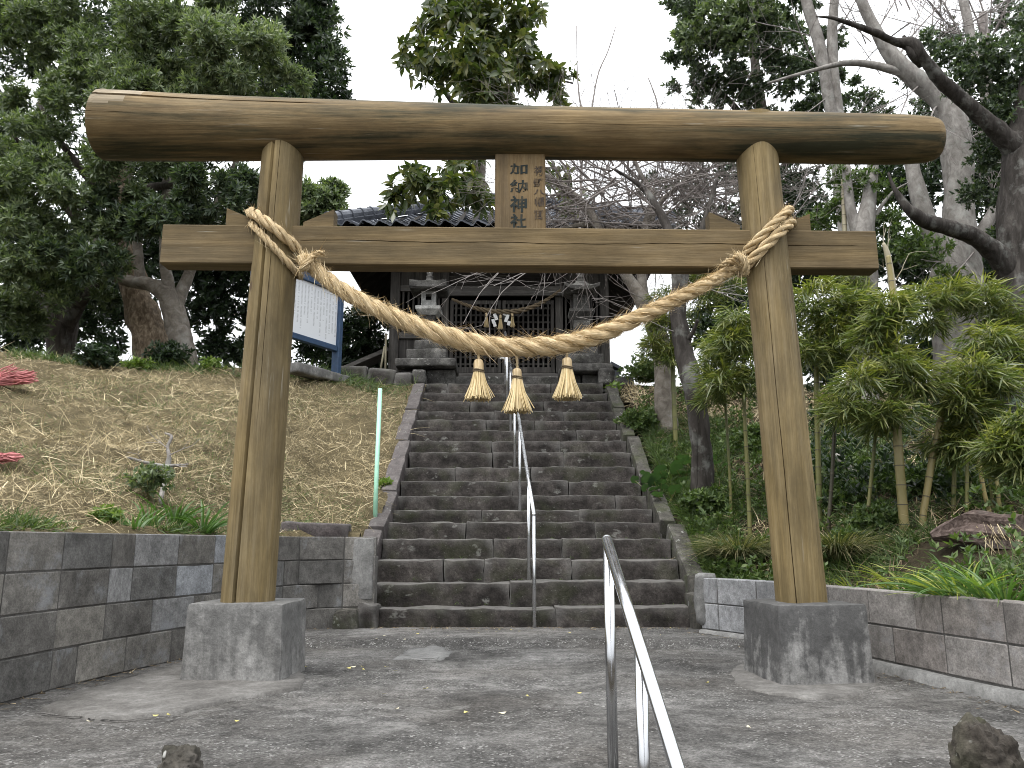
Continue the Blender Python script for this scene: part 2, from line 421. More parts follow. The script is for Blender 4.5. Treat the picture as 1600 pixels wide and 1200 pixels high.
def culm(name, a, b, c):
    k = N(name)
    n1 = k.noise(k.co((14, 14, 2)), 1.0, 4)
    n2 = k.noise(k.co((2, 2, 1.2)), 1.0, 3)
    col = k.mix(k.ramp(n2, (0.38, 0.0), (0.6, 1.0)), a, b)
    col = k.mix(k.math('MULTIPLY', k.ramp(n1, (0.5, 0.0), (0.75, 1.0)), 0.6), col, c)
    return k.done(col, 0.45, 0.35, n1, 0.1, 0.002)
M['culm'] = culm('bamboo_culm', (0.16, 0.15, 0.055), (0.24, 0.195, 0.085), (0.33, 0.28, 0.17))
M['culm_green'] = culm('green_bamboo_culm', (0.075, 0.085, 0.028), (0.15, 0.145, 0.05), (0.24, 0.22, 0.1))
M['culm_pale'] = culm('pale_bamboo_culm', (0.24, 0.215, 0.145), (0.3, 0.27, 0.19), (0.17, 0.145, 0.09))

def simple(name, col, rough=0.5, spec=0.4, metal=0.0, var=0.15, sc=12):
    k = N(name)
    n1 = k.noise(k.co(), sc, 5, 0.65)
    c = k.mix(1.0, (*col, 1), k.ramp(n1, (0.3, 1 - var), (0.7, 1 + var)), 'MULTIPLY')
    return k.done(c, k.ramp(n1, (0.3, max(rough - 0.06, 0.02)), (0.7, rough + 0.08)), spec, None, metal=metal)
M['steel'] = simple('polished_steel', (0.52, 0.53, 0.55), 0.2, 0.5, 1.0, 0.05)
M['satin'] = simple('satin_steel', (0.6, 0.61, 0.63), 0.27, 0.5, 1.0, 0.05)
M['blue'] = simple('blue_paint', (0.028, 0.056, 0.11), 0.5, 0.35, 0, 0.25)
M['green_pole'] = simple('pale_green_plastic', (0.30, 0.56, 0.42), 0.45, 0.4, 0, 0.12)
M['paper'] = simple('white_paper', (0.78, 0.78, 0.77), 0.8, 0.2, 0, 0.06)
M['red_net'] = simple('red_plastic_net', (0.36, 0.125, 0.125), 0.6, 0.3, 0, 0.4, 5)
M['yellow_leaf'] = simple('yellow_leaf', (0.42, 0.37, 0.13), 0.6, 0.3, 0, 0.35, 40)
M['pale_leaf'] = simple('bleached_leaf', (0.52, 0.48, 0.36), 0.6, 0.3, 0, 0.3, 40)
M['void'] = simple('dark_wood_and_shade', (0.008, 0.0075, 0.007), 0.9, 0.1)  # near-black: dark interior wood, also painted shade in fire box and crack

def tile_mat():
    k = N('roof_tile')
    v = k.co()
    a = k.noise(v, 7, 5, 0.6)
    col = k.ramp(a, (0.3, (0.075, 0.082, 0.10)), (0.55, (0.13, 0.14, 0.165)), (0.75, (0.21, 0.225, 0.255)))
    col = k.mix(0.7, col, k.ramp(k.orand(), (0, 0.7), (1, 1.35)), 'MULTIPLY')
    return k.done(col, 0.52, 0.35, a, 0.15, 0.004)
M['tile'] = tile_mat()

def sign_mat():
    k = N('printed_sign')
    uv = k.sep(k.n('ShaderNodeTexCoord').outputs['UV'])
    u = k.math('MULTIPLY', uv[0], 24.0); v = k.math('MULTIPLY', uv[1], 44.0)
    fu = k.math('FRACT', u); fv = k.math('FRACT', v)
    cell = k.n('ShaderNodeCombineXYZ')
    k.put(cell.inputs[0], k.math('FLOOR', u)); k.put(cell.inputs[1], k.math('FLOOR', v))
    wn = k.n('ShaderNodeTexWhiteNoise', noise_dimensions='2D')
    k.put(wn.inputs['Vector'], cell.outputs[0])
    colr = k.n('ShaderNodeTexWhiteNoise', noise_dimensions='1D')
    k.put(colr.inputs['W'], k.math('FLOOR', u))
    inu = k.math('MULTIPLY', k.math('GREATER_THAN', fu, 0.3), k.math('LESS_THAN', fu, 0.74))
    inv = k.math('MULTIPLY', k.math('GREATER_THAN', fv, 0.2), k.math('LESS_THAN', fv, 0.85))
    dots = k.math('GREATER_THAN', k.noise(k.co((260, 260, 260), 'UV', False), 1.0, 1), 0.42)
    mk = k.math('MULTIPLY', k.math('MULTIPLY', inu, inv), dots)
    lim = k.math('ADD', 0.06, k.math('MULTIPLY', colr.outputs[0], 0.4))
    mk = k.math('MULTIPLY', mk, k.math('GREATER_THAN', uv[1], lim))
    mk = k.math('MULTIPLY', mk, k.math('LESS_THAN', uv[1], 0.94))
    mk = k.math('MULTIPLY', mk, k.math('GREATER_THAN', wn.outputs[0], 0.14))
    mk = k.math('MULTIPLY', mk, 0.5)
    return k.done(k.mix(mk, (0.62, 0.64, 0.67), (0.1, 0.1, 0.11)), 0.55, 0.3)
M['sign'] = sign_mat()

def ink_mat():
    k = N('worn_ink')
    n1 = k.noise(k.co((60, 60, 14)), 1.0, 4)
    return k.done(k.mix(k.ramp(n1, (0.5, 0.0), (0.75, 0.8)), (0.022, 0.028, 0.027), (0.11, 0.085, 0.05)), 0.8, 0.15)
M['ink'] = ink_mat()
def ink2_mat():
    k = N('faded_ink')
    n1 = k.noise(k.co((60, 60, 14)), 1.0, 4)
    return k.done(k.mix(k.ramp(n1, (0.42, 0.0), (0.66, 0.9)), (0.05, 0.04, 0.034), (0.16, 0.112, 0.06)), 0.8, 0.15)
M['ink_faded'] = ink2_mat()

# ------------------------------------------------------------------ object builders
WL = {}

def setp(o, label=None, cat=None, group=None, kind=None):
    if label: o['label'] = label
    if cat: o['category'] = cat
    if group: o['group'] = group
    if kind: o['kind'] = kind
    return o

def thing(name, label, cat, loc, group=None):
    o = bpy.data.objects.new(name, None)
    o.empty_display_size = 0.1
    COL.objects.link(o)
    o.location = tuple(float(c) for c in loc)
    WL[o] = np.array(loc, float)
    return setp(o, label, cat, group)

def to_mesh(name, V, Fc, uv=None, smooth=False):
    V = np.asarray(V, np.float32)
    me = bpy.data.meshes.new(name)
    if isinstance(Fc, np.ndarray):
        n, k = Fc.shape
        me.vertices.add(len(V)); me.vertices.foreach_set('co', V.ravel())
        me.loops.add(n * k); me.loops.foreach_set('vertex_index', Fc.astype(np.int32).ravel())
        me.polygons.add(n); me.polygons.foreach_set('loop_start', np.arange(0, n * k, k, dtype=np.int32))
        me.update(calc_edges=True)
    else:
        me.from_pydata(V.tolist(), [], [list(f) for f in Fc])
        me.update()
    if uv is not None:
        l = me.uv_layers.new(name='UVMap')
        vi = np.empty(len(me.loops), np.int32)
        me.loops.foreach_get('vertex_index', vi)
        l.data.foreach_set('uv', np.asarray(uv, np.float32)[vi].ravel())
    if smooth:
        me.polygons.foreach_set('use_smooth', np.ones(len(me.polygons), bool))
    return me

def part(name, V, Fc, mat, parent=None, uv=None, smooth=False, pivot=None, kind=None, label=None):
    V = np.asarray(V, float)
    if pivot is None:
        pivot = (V.min(0) + V.max(0)) / 2
    pivot = np.asarray(pivot, float)
    me = to_mesh(name, V - pivot, Fc, uv, smooth)
    if smooth and name in ('pillar', 'lintel', 'step_stone', 'side_stone', 'base_block', 'rock'):
        me.set_sharp_from_angle(angle=R(38))
    me.materials.append(mat)
    o = bpy.data.objects.new(name, me)
    COL.objects.link(o)
    WL[o] = pivot
    if parent is not None:
        o.parent = parent
        o.location = tuple(pivot - WL[parent])
    else:
        o.location = tuple(pivot)
    if kind: o['kind'] = kind
    if label: o['label'] = label
    return o

def inst(name, src, pos, parent, rot=None, scale=None):
    o = bpy.data.objects.new(name, src.data)
    COL.objects.link(o)
    pos = np.asarray(pos, float)
    WL[o] = pos
    if parent is not None:
        o.parent = parent
        o.location = tuple(pos - WL[parent])
    else:
        o.location = tuple(pos)
    if rot is not None: o.rotation_euler = rot
    if scale is not None: o.scale = scale
    return o

class MB:
    def __init__(s):
        s.V, s.F, s.U, s.n = [], [], [], 0
    def add(s, V, Fc, U=None):
        V = np.asarray(V, float)
        s.V.append(V)
        s.F.extend([[i + s.n for i in f] for f in (Fc.tolist() if isinstance(Fc, np.ndarray) else Fc)])
        s.U.append(np.zeros((len(V), 2)) if U is None else np.asarray(U, float))
        s.n += len(V)
        return s
    def build(s, name, mat, parent=None, smooth=False, **k):
        return part(name, np.concatenate(s.V), s.F, mat, parent, np.concatenate(s.U), smooth, **k)

def bm_data(bm):
    bm.verts.ensure_lookup_table()
    bm.verts.index_update()
    V = np.array([v.co[:] for v in bm.verts])
    Fc = [[v.index for v in f.verts] for f in bm.faces]
    bm.free()
    return V, Fc

def box(c, size, bevel=0.0, rz=0.0, ry=0.0, rx=0.0, taper=1.0):
    bm = bmesh.new()
    bmesh.ops.create_cube(bm, size=1.0)
    for v in bm.verts:
        t = taper if v.co.z > 0 else 1.0
        v.co = Vector((v.co.x * size[0] * t, v.co.y * size[1] * t, v.co.z * size[2]))
    if bevel:
        bmesh.ops.bevel(bm, geom=bm.edges[:], offset=bevel, segments=1, affect='EDGES')
    V, Fc = bm_data(bm)
    for ax, an in ((0, rx), (1, ry), (2, rz)):
        if an:
            ca, sa = math.cos(an), math.sin(an)
            i, j = ((1, 2), (2, 0), (0, 1))[ax]
            a, b = V[:, i].copy(), V[:, j].copy()
            V[:, i] = a * ca - b * sa; V[:, j] = a * sa + b * ca
    return V + np.asarray(c, float), Fc

def stone(c, size, bevel=0.015, amp=0.012, freq=5.0, cell=0.13, rz=0.0, seed=0.0, rx=0.0, ry=0.0):
    bm = bmesh.new()
    bmesh.ops.create_cube(bm, size=1.0)
    for v in bm.verts:
        v.co = Vector((v.co.x * size[0], v.co.y * size[1], v.co.z * size[2]))
    for ax in range(3):
        n = int(min(18, max(0, round(size[ax] / cell) - 1)))
        if n:
            ed = [e for e in bm.edges if abs((e.verts[1].co - e.verts[0].co)[ax]) > 0.6 * size[ax] / 1.0 - 1e-6]
            bmesh.ops.subdivide_edges(bm, edges=ed, cuts=n, use_grid_fill=True)
    sharp = [e for e in bm.edges if len(e.link_faces) == 2 and e.calc_face_angle(0) > 0.6]
    bmesh.ops.bevel(bm, geom=sharp, offset=bevel, segments=2, affect='EDGES', profile=0.6)
    for v in bm.verts:
        q = v.co * freq + Vector((seed * 3.7, seed * 1.3, seed))
        d = mnoise.noise_vector(q) * amp + mnoise.noise_vector(q * 3.1) * amp * 0.45
        v.co += d
    V, Fc = bm_data(bm)
    for ax, an in ((0, rx), (1, ry), (2, rz)):
        if an:
            ca, sa = math.cos(an), math.sin(an)
            i, j = ((1, 2), (2, 0), (0, 1))[ax]
            a, b = V[:, i].copy(), V[:, j].copy()
            V[:, i] = a * ca - b * sa; V[:, j] = a * sa + b * ca
    return V + np.asarray(c, float), Fc

def boulder(c, r, amp=0.25, freq=1.5, seed=0.0, sub=4):
    bm = bmesh.new()
    bmesh.ops.create_icosphere(bm, subdivisions=sub, radius=1.0)
    for v in bm.verts:
        q = v.co * freq + Vector((seed, seed * 2, -seed))
        f = 1 + amp * mnoise.fractal(q, 1.1, 2.1, 6)
        if amp > 0.1: f -= amp * 0.45 * abs(mnoise.noise(q * 1.9)) + 0.02 * abs(mnoise.noise(q * 9))
        b = v.co * f
        v.co = Vector((b.x * r[0], b.y * r[1], b.z * r[2]))
    V, Fc = bm_data(bm)
    return V + np.asarray(c, float), Fc

def frames(Pn):
    T = np.gradient(Pn, axis=0)
    T /= np.linalg.norm(T, axis=1)[:, None] + 1e-12
    up = np.array((0, 0, 1.0)) if abs(T[0][2]) < 0.9 else np.array((0, 1.0, 0))
    a = np.cross(T[0], up); a /= np.linalg.norm(a)
    A = [a]
    for i in range(1, len(Pn)):
        a = A[-1] - T[i] * np.dot(A[-1], T[i])
        a /= np.linalg.norm(a) + 1e-12
        A.append(a)
    A = np.array(A)
    return T, A, np.cross(T, A)

def tube(Pn, rad, sides=8, caps=True, rough=0.0, seed=0.0):
    Pn = np.asarray(Pn, float)
    n = len(Pn)
    rad = np.broadcast_to(np.asarray(rad, float), (n,))
    T, A, B = frames(Pn)
    th = np.linspace(0, 2 * math.pi, sides, endpoint=False)
    rr = np.repeat(rad[:, None], sides, 1)
    if rough:
        for i in range(n):
            for j in range(sides):
                rr[i, j] *= 1 + rough * mnoise.noise(Vector((math.cos(th[j]) * 1.3 + seed, math.sin(th[j]) * 1.3, i * 0.45 + seed)))
    V = Pn[:, None, :] + rr[:, :, None] * (np.cos(th)[None, :, None] * A[:, None, :] + np.sin(th)[None, :, None] * B[:, None, :])
    L = np.concatenate([[0], np.cumsum(np.linalg.norm(np.diff(Pn, axis=0), axis=1))])
    U = np.stack([np.broadcast_to(np.linspace(0, 1, sides)[None], (n, sides)), np.broadcast_to(L[:, None] * 8, (n, sides))], -1).reshape(-1, 2)
    i = np.arange(n - 1)[:, None] * sides
    j = np.arange(sides)[None]
    j2 = (j + 1) % sides
    Fc = np.stack([i + j, i + j2, i + sides + j2, i + sides + j], -1).reshape(-1, 4).tolist()
    if caps:
        Fc.append(list(range(sides))[::-1]); Fc.append([(n - 1) * sides + q for q in range(sides)])
    return V.reshape(-1, 3), Fc, U

def spline(pts, n):
    pts = np.asarray(pts, float)
    d = np.concatenate([[0], np.cumsum(np.linalg.norm(np.diff(pts[:, :3], axis=0), axis=1))])
    if d[-1] <= 0: return pts
    out = []
    for s_ in np.linspace(0, d[-1], n):
        k = min(max(np.searchsorted(d, s_) - 1, 0), len(pts) - 2)
        t = (s_ - d[k]) / max(d[k + 1] - d[k], 1e-9)
        p0, p1, p2, p3 = pts[max(k - 1, 0)], pts[k], pts[k + 1], pts[min(k + 2, len(pts) - 1)]
        out.append(0.5 * (2 * p1 + (p2 - p0) * t + (2 * p0 - 5 * p1 + 4 * p2 - p3) * t * t + (3 * p1 - p0 - 3 * p2 + p3) * t ** 3))
    return np.array(out)

def grid_faces(nu, nv):
    i = np.arange(nu - 1)[:, None] * nv
    j = np.arange(nv - 1)[None]
    return np.stack([i + j, i + nv + j, i + nv + j + 1, i + j + 1], -1).reshape(-1, 4)

def unit(a):
    return a / (np.linalg.norm(a, axis=-1, keepdims=True) + 1e-12)

def leaf_arrays(C, A, Nn, L, W, fold=0.2, droop=0.0, big=False):
    """C base points, A axis, Nn approx normal; returns V, F (triangles)."""
    A = unit(A)
    Sd = unit(np.cross(A, Nn))
    Nn = np.cross(Sd, A)
    L = np.broadcast_to(np.asarray(L, float), (len(C),))[:, None]
    W = np.broadcast_to(np.asarray(W, float), (len(C),))[:, None]
    dn = np.array((0, 0, -1.0))[None] * droop * L
    if not big:
        V = np.stack([C, C + A * L * 0.45 + Sd * W + Nn * W * fold + dn * 0.25, C + A * L + dn, C + A * L * 0.45 - Sd * W + Nn * W * fold + dn * 0.25], 1)
        t = np.array([[0, 1, 2], [0, 2, 3]])
        k = 4
    else:
        V = np.stack([C, C + A * L * 0.28 + Sd * W * 0.85 + Nn * W * fold + dn * 0.12, C + A * L * 0.62 + Sd * W * 0.9 + Nn * W * fold + dn * 0.45,
                      C + A * L + dn, C + A * L * 0.62 - Sd * W * 0.9 + Nn * W * fold + dn * 0.45, C + A * L * 0.28 - Sd * W * 0.85 + Nn * W * fold + dn * 0.12,
                      C + A * L * 0.45 + dn * 0.28], 1)
        t = np.array([[0, 1, 6], [1, 2, 6], [2, 3, 6], [3, 4, 6], [4, 5, 6], [5, 0, 6]])
        k = 7
    Fc = (np.arange(len(C)) * k)[:, None, None] + t[None]
    return V.reshape(-1, 3), Fc.reshape(-1, 3)

def lobe_points(lobes, n, lo=0.5, upbias=0.25, jitter=0.25):
    """lobes: (centre, radii) ; points spread through the outer part of each, with an outward axis."""
    cs = np.array([l[0] for l in lobes]); rs = np.array([np.broadcast_to(l[1], (3,)) for l in lobes])
    wgt = np.prod(rs, 1) ** (2 / 3); wgt /= wgt.sum()
    idx = rng.choice(len(lobes), n, p=wgt)
    d = unit(rng.normal(size=(n, 3)))
    r = rng.uniform(lo, 1.0, n)[:, None]
    bump = 1 + 0.22 * np.sin(d[:, :1] * 5 + idx[:, None]) * np.cos(d[:, 2:3] * 6 + idx[:, None] * 2)
    p = cs[idx] + d * rs[idx] * r * bump
    ax = unit(d + np.array((0, 0, upbias))[None] + rng.normal(size=(n, 3)) * jitter)
    return p, ax

def rosette_leaves(p, ax, k, L, W, spread=(0.5, 1.25), droop=0.0, fold=0.2, big=False, lv=0.3):
    n = len(p)
    t = unit(np.cross(ax, rng.normal(size=(n, 3))))
    b = np.cross(ax, t)
    ph = (np.arange(k)[None] * 2.4 + rng.uniform(0, 6.28, (n, 1)))
    el = rng.uniform(*spread, (n, k))
    A = (np.cos(el)[..., None] * ax[:, None] + np.sin(el)[..., None] * (np.cos(ph)[..., None] * t[:, None] + np.sin(ph)[..., None] * b[:, None])).reshape(-1, 3)
    C = (p[:, None] + ax[:, None] * rng.uniform(-0.5, 0.2, (n, k))[..., None] * L).reshape(-1, 3)
    Nn = np.repeat(ax, k, 0) + rng.normal(size=(n * k, 3)) * 0.25
    Ls = L * rng.uniform(1 - lv, 1 + lv, n * k)
    return leaf_arrays(C, A, Nn, Ls, W * Ls / L, fold, droop, big)

def joinVF(lst):
    Vs, Fs, n = [], [], 0
    for V, Fc in lst:
        Vs.append(V); Fs.append(np.asarray(Fc) + n); n += len(V)
    return np.concatenate(Vs), np.concatenate(Fs)

def ribbons(C, D, L, W, bend, segs=3, up=None):
    """arching blades: base C, direction D, curved by bend (vector) quadratically; returns quads."""
    n = len(C)
    D = unit(D)
    up = np.tile(np.array((0, 0, 1.0)), (n, 1)) if up is None else up
    Sd = unit(np.cross(D, up + rng.normal(size=(n, 3)) * 0.4))
    L = np.broadcast_to(np.asarray(L, float), (n,))[:, None]
    W = np.broadcast_to(np.asarray(W, float), (n,))[:, None]
    rows = []
    for s_ in range(segs + 1):
        t = s_ / segs
        c = C + D * L * t + bend * L * t * t
        wv = W * (1 - 0.85 * t ** 2)
        rows += [c - Sd * wv, c + Sd * wv]
    V = np.stack(rows, 1)
    k = 2 * (segs + 1)
    t = np.array([[2 * q, 2 * q + 1, 2 * q + 3, 2 * q + 2] for q in range(segs)])
    Fc = (np.arange(n) * k)[:, None, None] + t[None]
    return V.reshape(-1, 3), Fc.reshape(-1, 4)

# ================================================================== THE SETTING
def structure(name, V, Fc, mat, smooth=True, uv=None):
    return part(name, V, Fc, mat, None, uv, smooth, pivot=(0, 0, 0), kind='structure')

# far ground sheet, lower than everything else
V = np.array([(-400, -200, -0.95), (400, -200, -0.95), (400, 900, -0.95), (-400, 900, -0.95)], float)
structure('ground', V, [[0, 1, 2, 3]], M['soil'], False)

# paved landing below the torii: one sheet with a worn ledge towards the stairs
def pave_z(x, y):
    z = 0.006 * fbm(x * 2.2, y * 2.2, 1.0) + 0.004 * fbm(x * 9, y * 9, 4.0)
    e = 5.75 + 0.16 * fbm(x * 1.4, 3.0, 2.0) + 0.05 * fbm(x * 7, 1.0, 7.0)
    t = min(max((y - e) / 0.22, 0), 1)
    z += 0.035 * t * t * (3 - 2 * t) + (0.02 * fbm(x * 12, y * 12, 2) if 0.02 < t < 0.98 else 0)
    return z - 0.035 * (1 if y < 2.45 else 0) * 0
PX = np.linspace(-3.3, 3.3, 190); PY = np.linspace(2.38, 7.6, 150)
V = np.array([(x, y, pave_z(x, y) if y > 2.4 else 0.0) for x in PX for y in PY])
Fc = grid_faces(len(PX), len(PY)).tolist()
b0 = len(V)
V = np.concatenate([V, [(x, 2.38, -0.95) for x in PX]])
Fc += [[b0 + i, b0 + i + 1, (i + 1) * len(PY), i * len(PY)] for i in range(len(PX) - 1)]
structure('paving', V, Fc, M['paving'])
# the flight below, out of frame, that the near handrail follows
mb = MB()
for k in range(4):
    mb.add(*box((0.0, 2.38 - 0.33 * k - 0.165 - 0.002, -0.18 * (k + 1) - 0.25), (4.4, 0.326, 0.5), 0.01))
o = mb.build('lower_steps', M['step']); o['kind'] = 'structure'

# smoother concrete apron around the left base with its broken edge
def sheet(name, outline, z, mat, th=0.012, amp=0.006):
    pts = []
    for a, b in zip(outline, outline[1:] + outline[:1]):
        for t in np.linspace(0, 1, 7)[:-1]:
            q = np.array(a) * (1 - t) + np.array(b) * t
            q = q + (0.035 if 'patch' in name else 0.016) * np.array((fbm(q[0] * 9, q[1] * 9, 1), fbm(q[0] * 9, q[1] * 9, 8)))
            pts.append(q)
    pts = np.array(pts); n = len(pts); c = pts.mean(0)
    rings = [1.0, 0.985, 0.7, 0.35]
    V = []
    for k, r in enumerate(rings):
        for q in pts:
            u = c + (q - c) * r
            zz = pave_z(u[0], u[1])
            V.append((u[0], u[1], zz + (z - 0.03 if k == 0 else z + amp * 0.4 * fbm(u[0] * 5, u[1] * 5))))
    V.append((c[0], c[1], pave_z(*c) + z))
    Fc = []
    for k in range(len(rings) - 1):
        Fc += [[k * n + i, k * n + (i + 1) % n, (k + 1) * n + (i + 1) % n, (k + 1) * n + i] for i in range(n)]
    Fc += [[3 * n + i, 3 * n + (i + 1) % n, 4 * n] for i in range(n)]
    return structure(name, V, Fc, mat, True)
ol = [tuple(G(px, py, 0)[:2]) for px, py in [(62, 1112), (150, 1128), (205, 1126), (275, 1117), (345, 1100), (400, 1090), (470, 1078), (478, 1062), (462, 1040), (300, 1032), (230, 1055), (120, 1085)]]
sheet('concrete_apron', ol, 0.016, M['apron'])
cr = spline([G(px, py, 0) for px, py in [(0, 1124), (42, 1121), (62, 1117), (100, 1121), (136, 1122), (150, 1126), (190, 1127), (240, 1123), (290, 1116), (340, 1104)]], 60)
cv = []
for i, q in enumerate(cr):
    wv = 0.0035 * (1 + 0.9 * fbm(i * 0.35, 1.0)) * min(1, (59 - i) / 15)
    z = pave_z(q[0], q[1]) + 0.007
    o2 = 0.01 * fbm(i * 0.22, 7.0) - 0.012
    cv += [(q[0], q[1] + o2 - wv, z), (q[0], q[1] + o2 + wv, z)]
structure('paving_crack', np.array(cv), [[2 * i, 2 * i + 2, 2 * i + 3, 2 * i + 1] for i in range(59)], M['void'], False)
ol = [tuple(G(px, py, 0)[:2]) for px, py in [(1140, 1054), (1152, 1072), (1196, 1084), (1262, 1094), (1340, 1086), (1376, 1070), (1366, 1042), (1200, 1030), (1150, 1042)]]
sheet('concrete_apron', ol, 0.008, M['apron'])
ol = [tuple(G(px, py, 0)[:2]) for px, py in [(612, 1032), (640, 1014), (690, 1012), (708, 1020), (690, 1032), (650, 1030)]]
sheet('mortar_patch', ol, 0.004, M['mortar'], amp=0.02)

# ------------------------------------------------------------------ stairs
Y0, TR = 6.77, 0.31
TOPY = [949, 909, 874, 842, 817, 797, 775, 752, 730, 707, 689.5, 673, 657, 643, 628, 614.5, 600]
LX = [580, 575, 588, 600.5, 607, 615, 624, 629, 633, 642.5, 644, 646, 652, 654.5, 659, 662, 665]
RX = [1085, 1074, 1059, 1047, 1033, 1019, 1010, 1000.6, 991, 984, 978, 971, 962, 959, 953, 948, 941]
JT = [[868], [797], [693, 757, 893], [771, 878], [728, 930], [753, 905], [812, 960], [800, 888], [712, 830], [770, 880], [768, 875], [805, 900], [760, 835], [772, 880], [735, 850], [790, 900], [700, 860]]
SY = [Y0 + TR * k for k in range(17)]
SZ = [P(800, TOPY[k], SY[k])[2] for k in range(17)]
stairs = thing('stone_staircase', 'steep flight of dark lichen-spotted stone steps leading up to the wooden shrine', 'stairs', (0.1, 6.8, 0))
core = [(x, y, z) for x in (-1.25, 1.5) for y, z in [(Y0 + 0.1, -0.3), (Y0 + 0.1, SZ[0] - 0.14), (SY[16] + 0.2, SZ[16] - 0.2), (SY[16] + 1.2, SZ[16] - 0.2), (SY[16] + 1.2, -0.3)]]
part('earth_fill', core, [[0, 1, 2, 3, 4], [9, 8, 7, 6, 5]] + [[i, (i + 1) % 5 + 0, (i + 1) % 5 + 5, i + 5] for i in range(5)], M['soil'], stairs)
for k in range(17):
    xs = [LX[k] - 3] + JT[k] + [RX[k] + 1]
    zb = (SZ[k - 1] if k else 0.0) - 0.10
    for a, b in zip(xs, xs[1:]):
        x0, x1 = P(a, TOPY[k], SY[k])[0], P(b, TOPY[k], SY[k])[0]
        dz = random.uniform(-0.006, 0.006) - (0.012 if k < 2 and a < 700 else 0)
        h = SZ[k] + dz - zb
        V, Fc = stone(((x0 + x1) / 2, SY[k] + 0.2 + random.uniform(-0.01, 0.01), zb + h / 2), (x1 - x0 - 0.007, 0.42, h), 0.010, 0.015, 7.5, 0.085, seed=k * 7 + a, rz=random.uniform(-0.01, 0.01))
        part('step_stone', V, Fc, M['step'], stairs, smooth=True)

def nose(y):
    return float(np.interp(y, SY, SZ))
ang = math.atan2(SZ[16] - SZ[0], SY[16] - SY[0])
def cheek(side, segs, wdt, mat, lift):
    for q, (ya, yb) in enumerate(segs):
        k = (ya + yb) / 2
        xi = float(np.interp(k, SY, [P((LX if side < 0 else RX)[i], TOPY[i], SY[i])[0] for i in range(17)]))
        xi += side * (wdt / 2 + 0.004) + random.uniform(-0.008, 0.008)
        za, zb_ = nose(ya) + lift, nose(yb) + lift
        a = math.atan2(zb_ - za, yb - ya)
        L = math.hypot(yb - ya, zb_ - za) - 0.012
        c = (xi, k + math.sin(a) * 0.17, (za + zb_) / 2 - math.cos(a) * 0.17)
        V, Fc = stone(c, (wdt, L, 0.34), 0.03, 0.016, 4.0, 0.14, rx=a, seed=q * 5 + side)
        part('side_stone', V, Fc, mat, stairs, smooth=True)
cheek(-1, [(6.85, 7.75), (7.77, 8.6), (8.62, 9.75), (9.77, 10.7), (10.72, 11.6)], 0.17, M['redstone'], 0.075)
cheek(1, [(6.95, 7.9), (7.92, 8.9), (8.92, 9.9), (9.92, 10.8), (10.82, 11.6)], 0.16, M['cheek'], 0.06)
for c, s_, m_ in [((-1.17, 6.78, 0.10), (0.16, 0.22, 0.26), 'step'), ((-1.33, 6.72, 0.09), (0.2, 0.2, 0.2), 'cheek'), ((1.52, 6.82, 0.14), (0.14, 0.34, 0.34), 'cheek'), ((1.55, 6.98, 0.28), (0.15, 0.3, 0.34), 'cheek')]:
    V, Fc = stone(c, s_, 0.04, 0.025, 5, 0.08, seed=c[0])
    part('side_stone', V, Fc, M[m_], stairs, smooth=True)

# ------------------------------------------------------------------ block retaining walls
def block_wall(name, label, path, z0, courses, mats, weights, jog=0.0):
    pts = spline(path, 400)
    d = np.concatenate([[0], np.cumsum(np.linalg.norm(np.diff(pts, axis=0), axis=1))])
    at = lambda s_: np.array((np.interp(s_, d, pts[:, 0]), np.interp(s_, d, pts[:, 1])))
    root = thing(name, label, 'wall', (*pts[len(pts) // 2], z0))
    T = 0.12
    srcs = {}
    for m_ in mats:
        V, Fc = box((0, 0, 0), (0.384, T, 0.184), 0.005)
        srcs[m_] = (V, Fc)
    made = {}
    core_rows = []
    for c in range(courses):
        s_ = -0.13 - jog * c
        while s_ < d[-1] - 0.02:
            L = 0.39
            if random.random() < 0.14: L = 0.195
            a, b = at(max(s_, 0)), at(min(s_ + L, d[-1]))
            s2 = s_ + L
            ln = np.linalg.norm(b - a)
            if ln > 0.05:
                t = (b - a) / ln
                nrm = np.array((-t[1], t[0])) * OUT
                m_ = random.choices(mats, weights)[0]
                c3 = np.array((*((a + b) / 2 + nrm * (T / 2 + random.uniform(-0.003, 0.003))), z0 + 0.19 * c + 0.095))
                rot = (0, 0, math.atan2(t[1], t[0]))
                sc = ((ln - 0.006) / 0.384, 1, 1)
                if m_ not in made:
                    o = part('block', srcs[m_][0] + c3, srcs[m_][1], M[m_], root, pivot=c3)
                    o.rotation_euler = rot; o.scale = sc
                    made[m_] = o
                else:
                    inst('block', made[m_], c3, root, rot, sc)
            s_ = s2
    # mortar bed between the blocks, a few millimetres back from their faces
    mbk = MB()
    q = np.array([at(v) for v in np.linspace(0, d[-1], 40)])
    tt = np.gradient(q, axis=0); tt /= np.linalg.norm(tt, axis=1)[:, None]
    nn = np.stack([-tt[:, 1], tt[:, 0]], 1) * OUT
    A = q + nn * 0.005; B = q + nn * (T - 0.006)
    z1 = z0 + 0.19 * courses - 0.008
    V = np.concatenate([np.c_[A, np.full(40, z0 - 0.05)], np.c_[A, np.full(40, z1)], np.c_[B, np.full(40, z1)], np.c_[B, np.full(40, z0 - 0.05)]])
    Fc = [[r * 40 + i, r * 40 + i + 1, (r + 1) * 40 + i + 1, (r + 1) * 40 + i] for r in range(3) for i in range(39)]
    part('mortar', V, Fc, M['darkmortar'], root)
    return root, q, nn

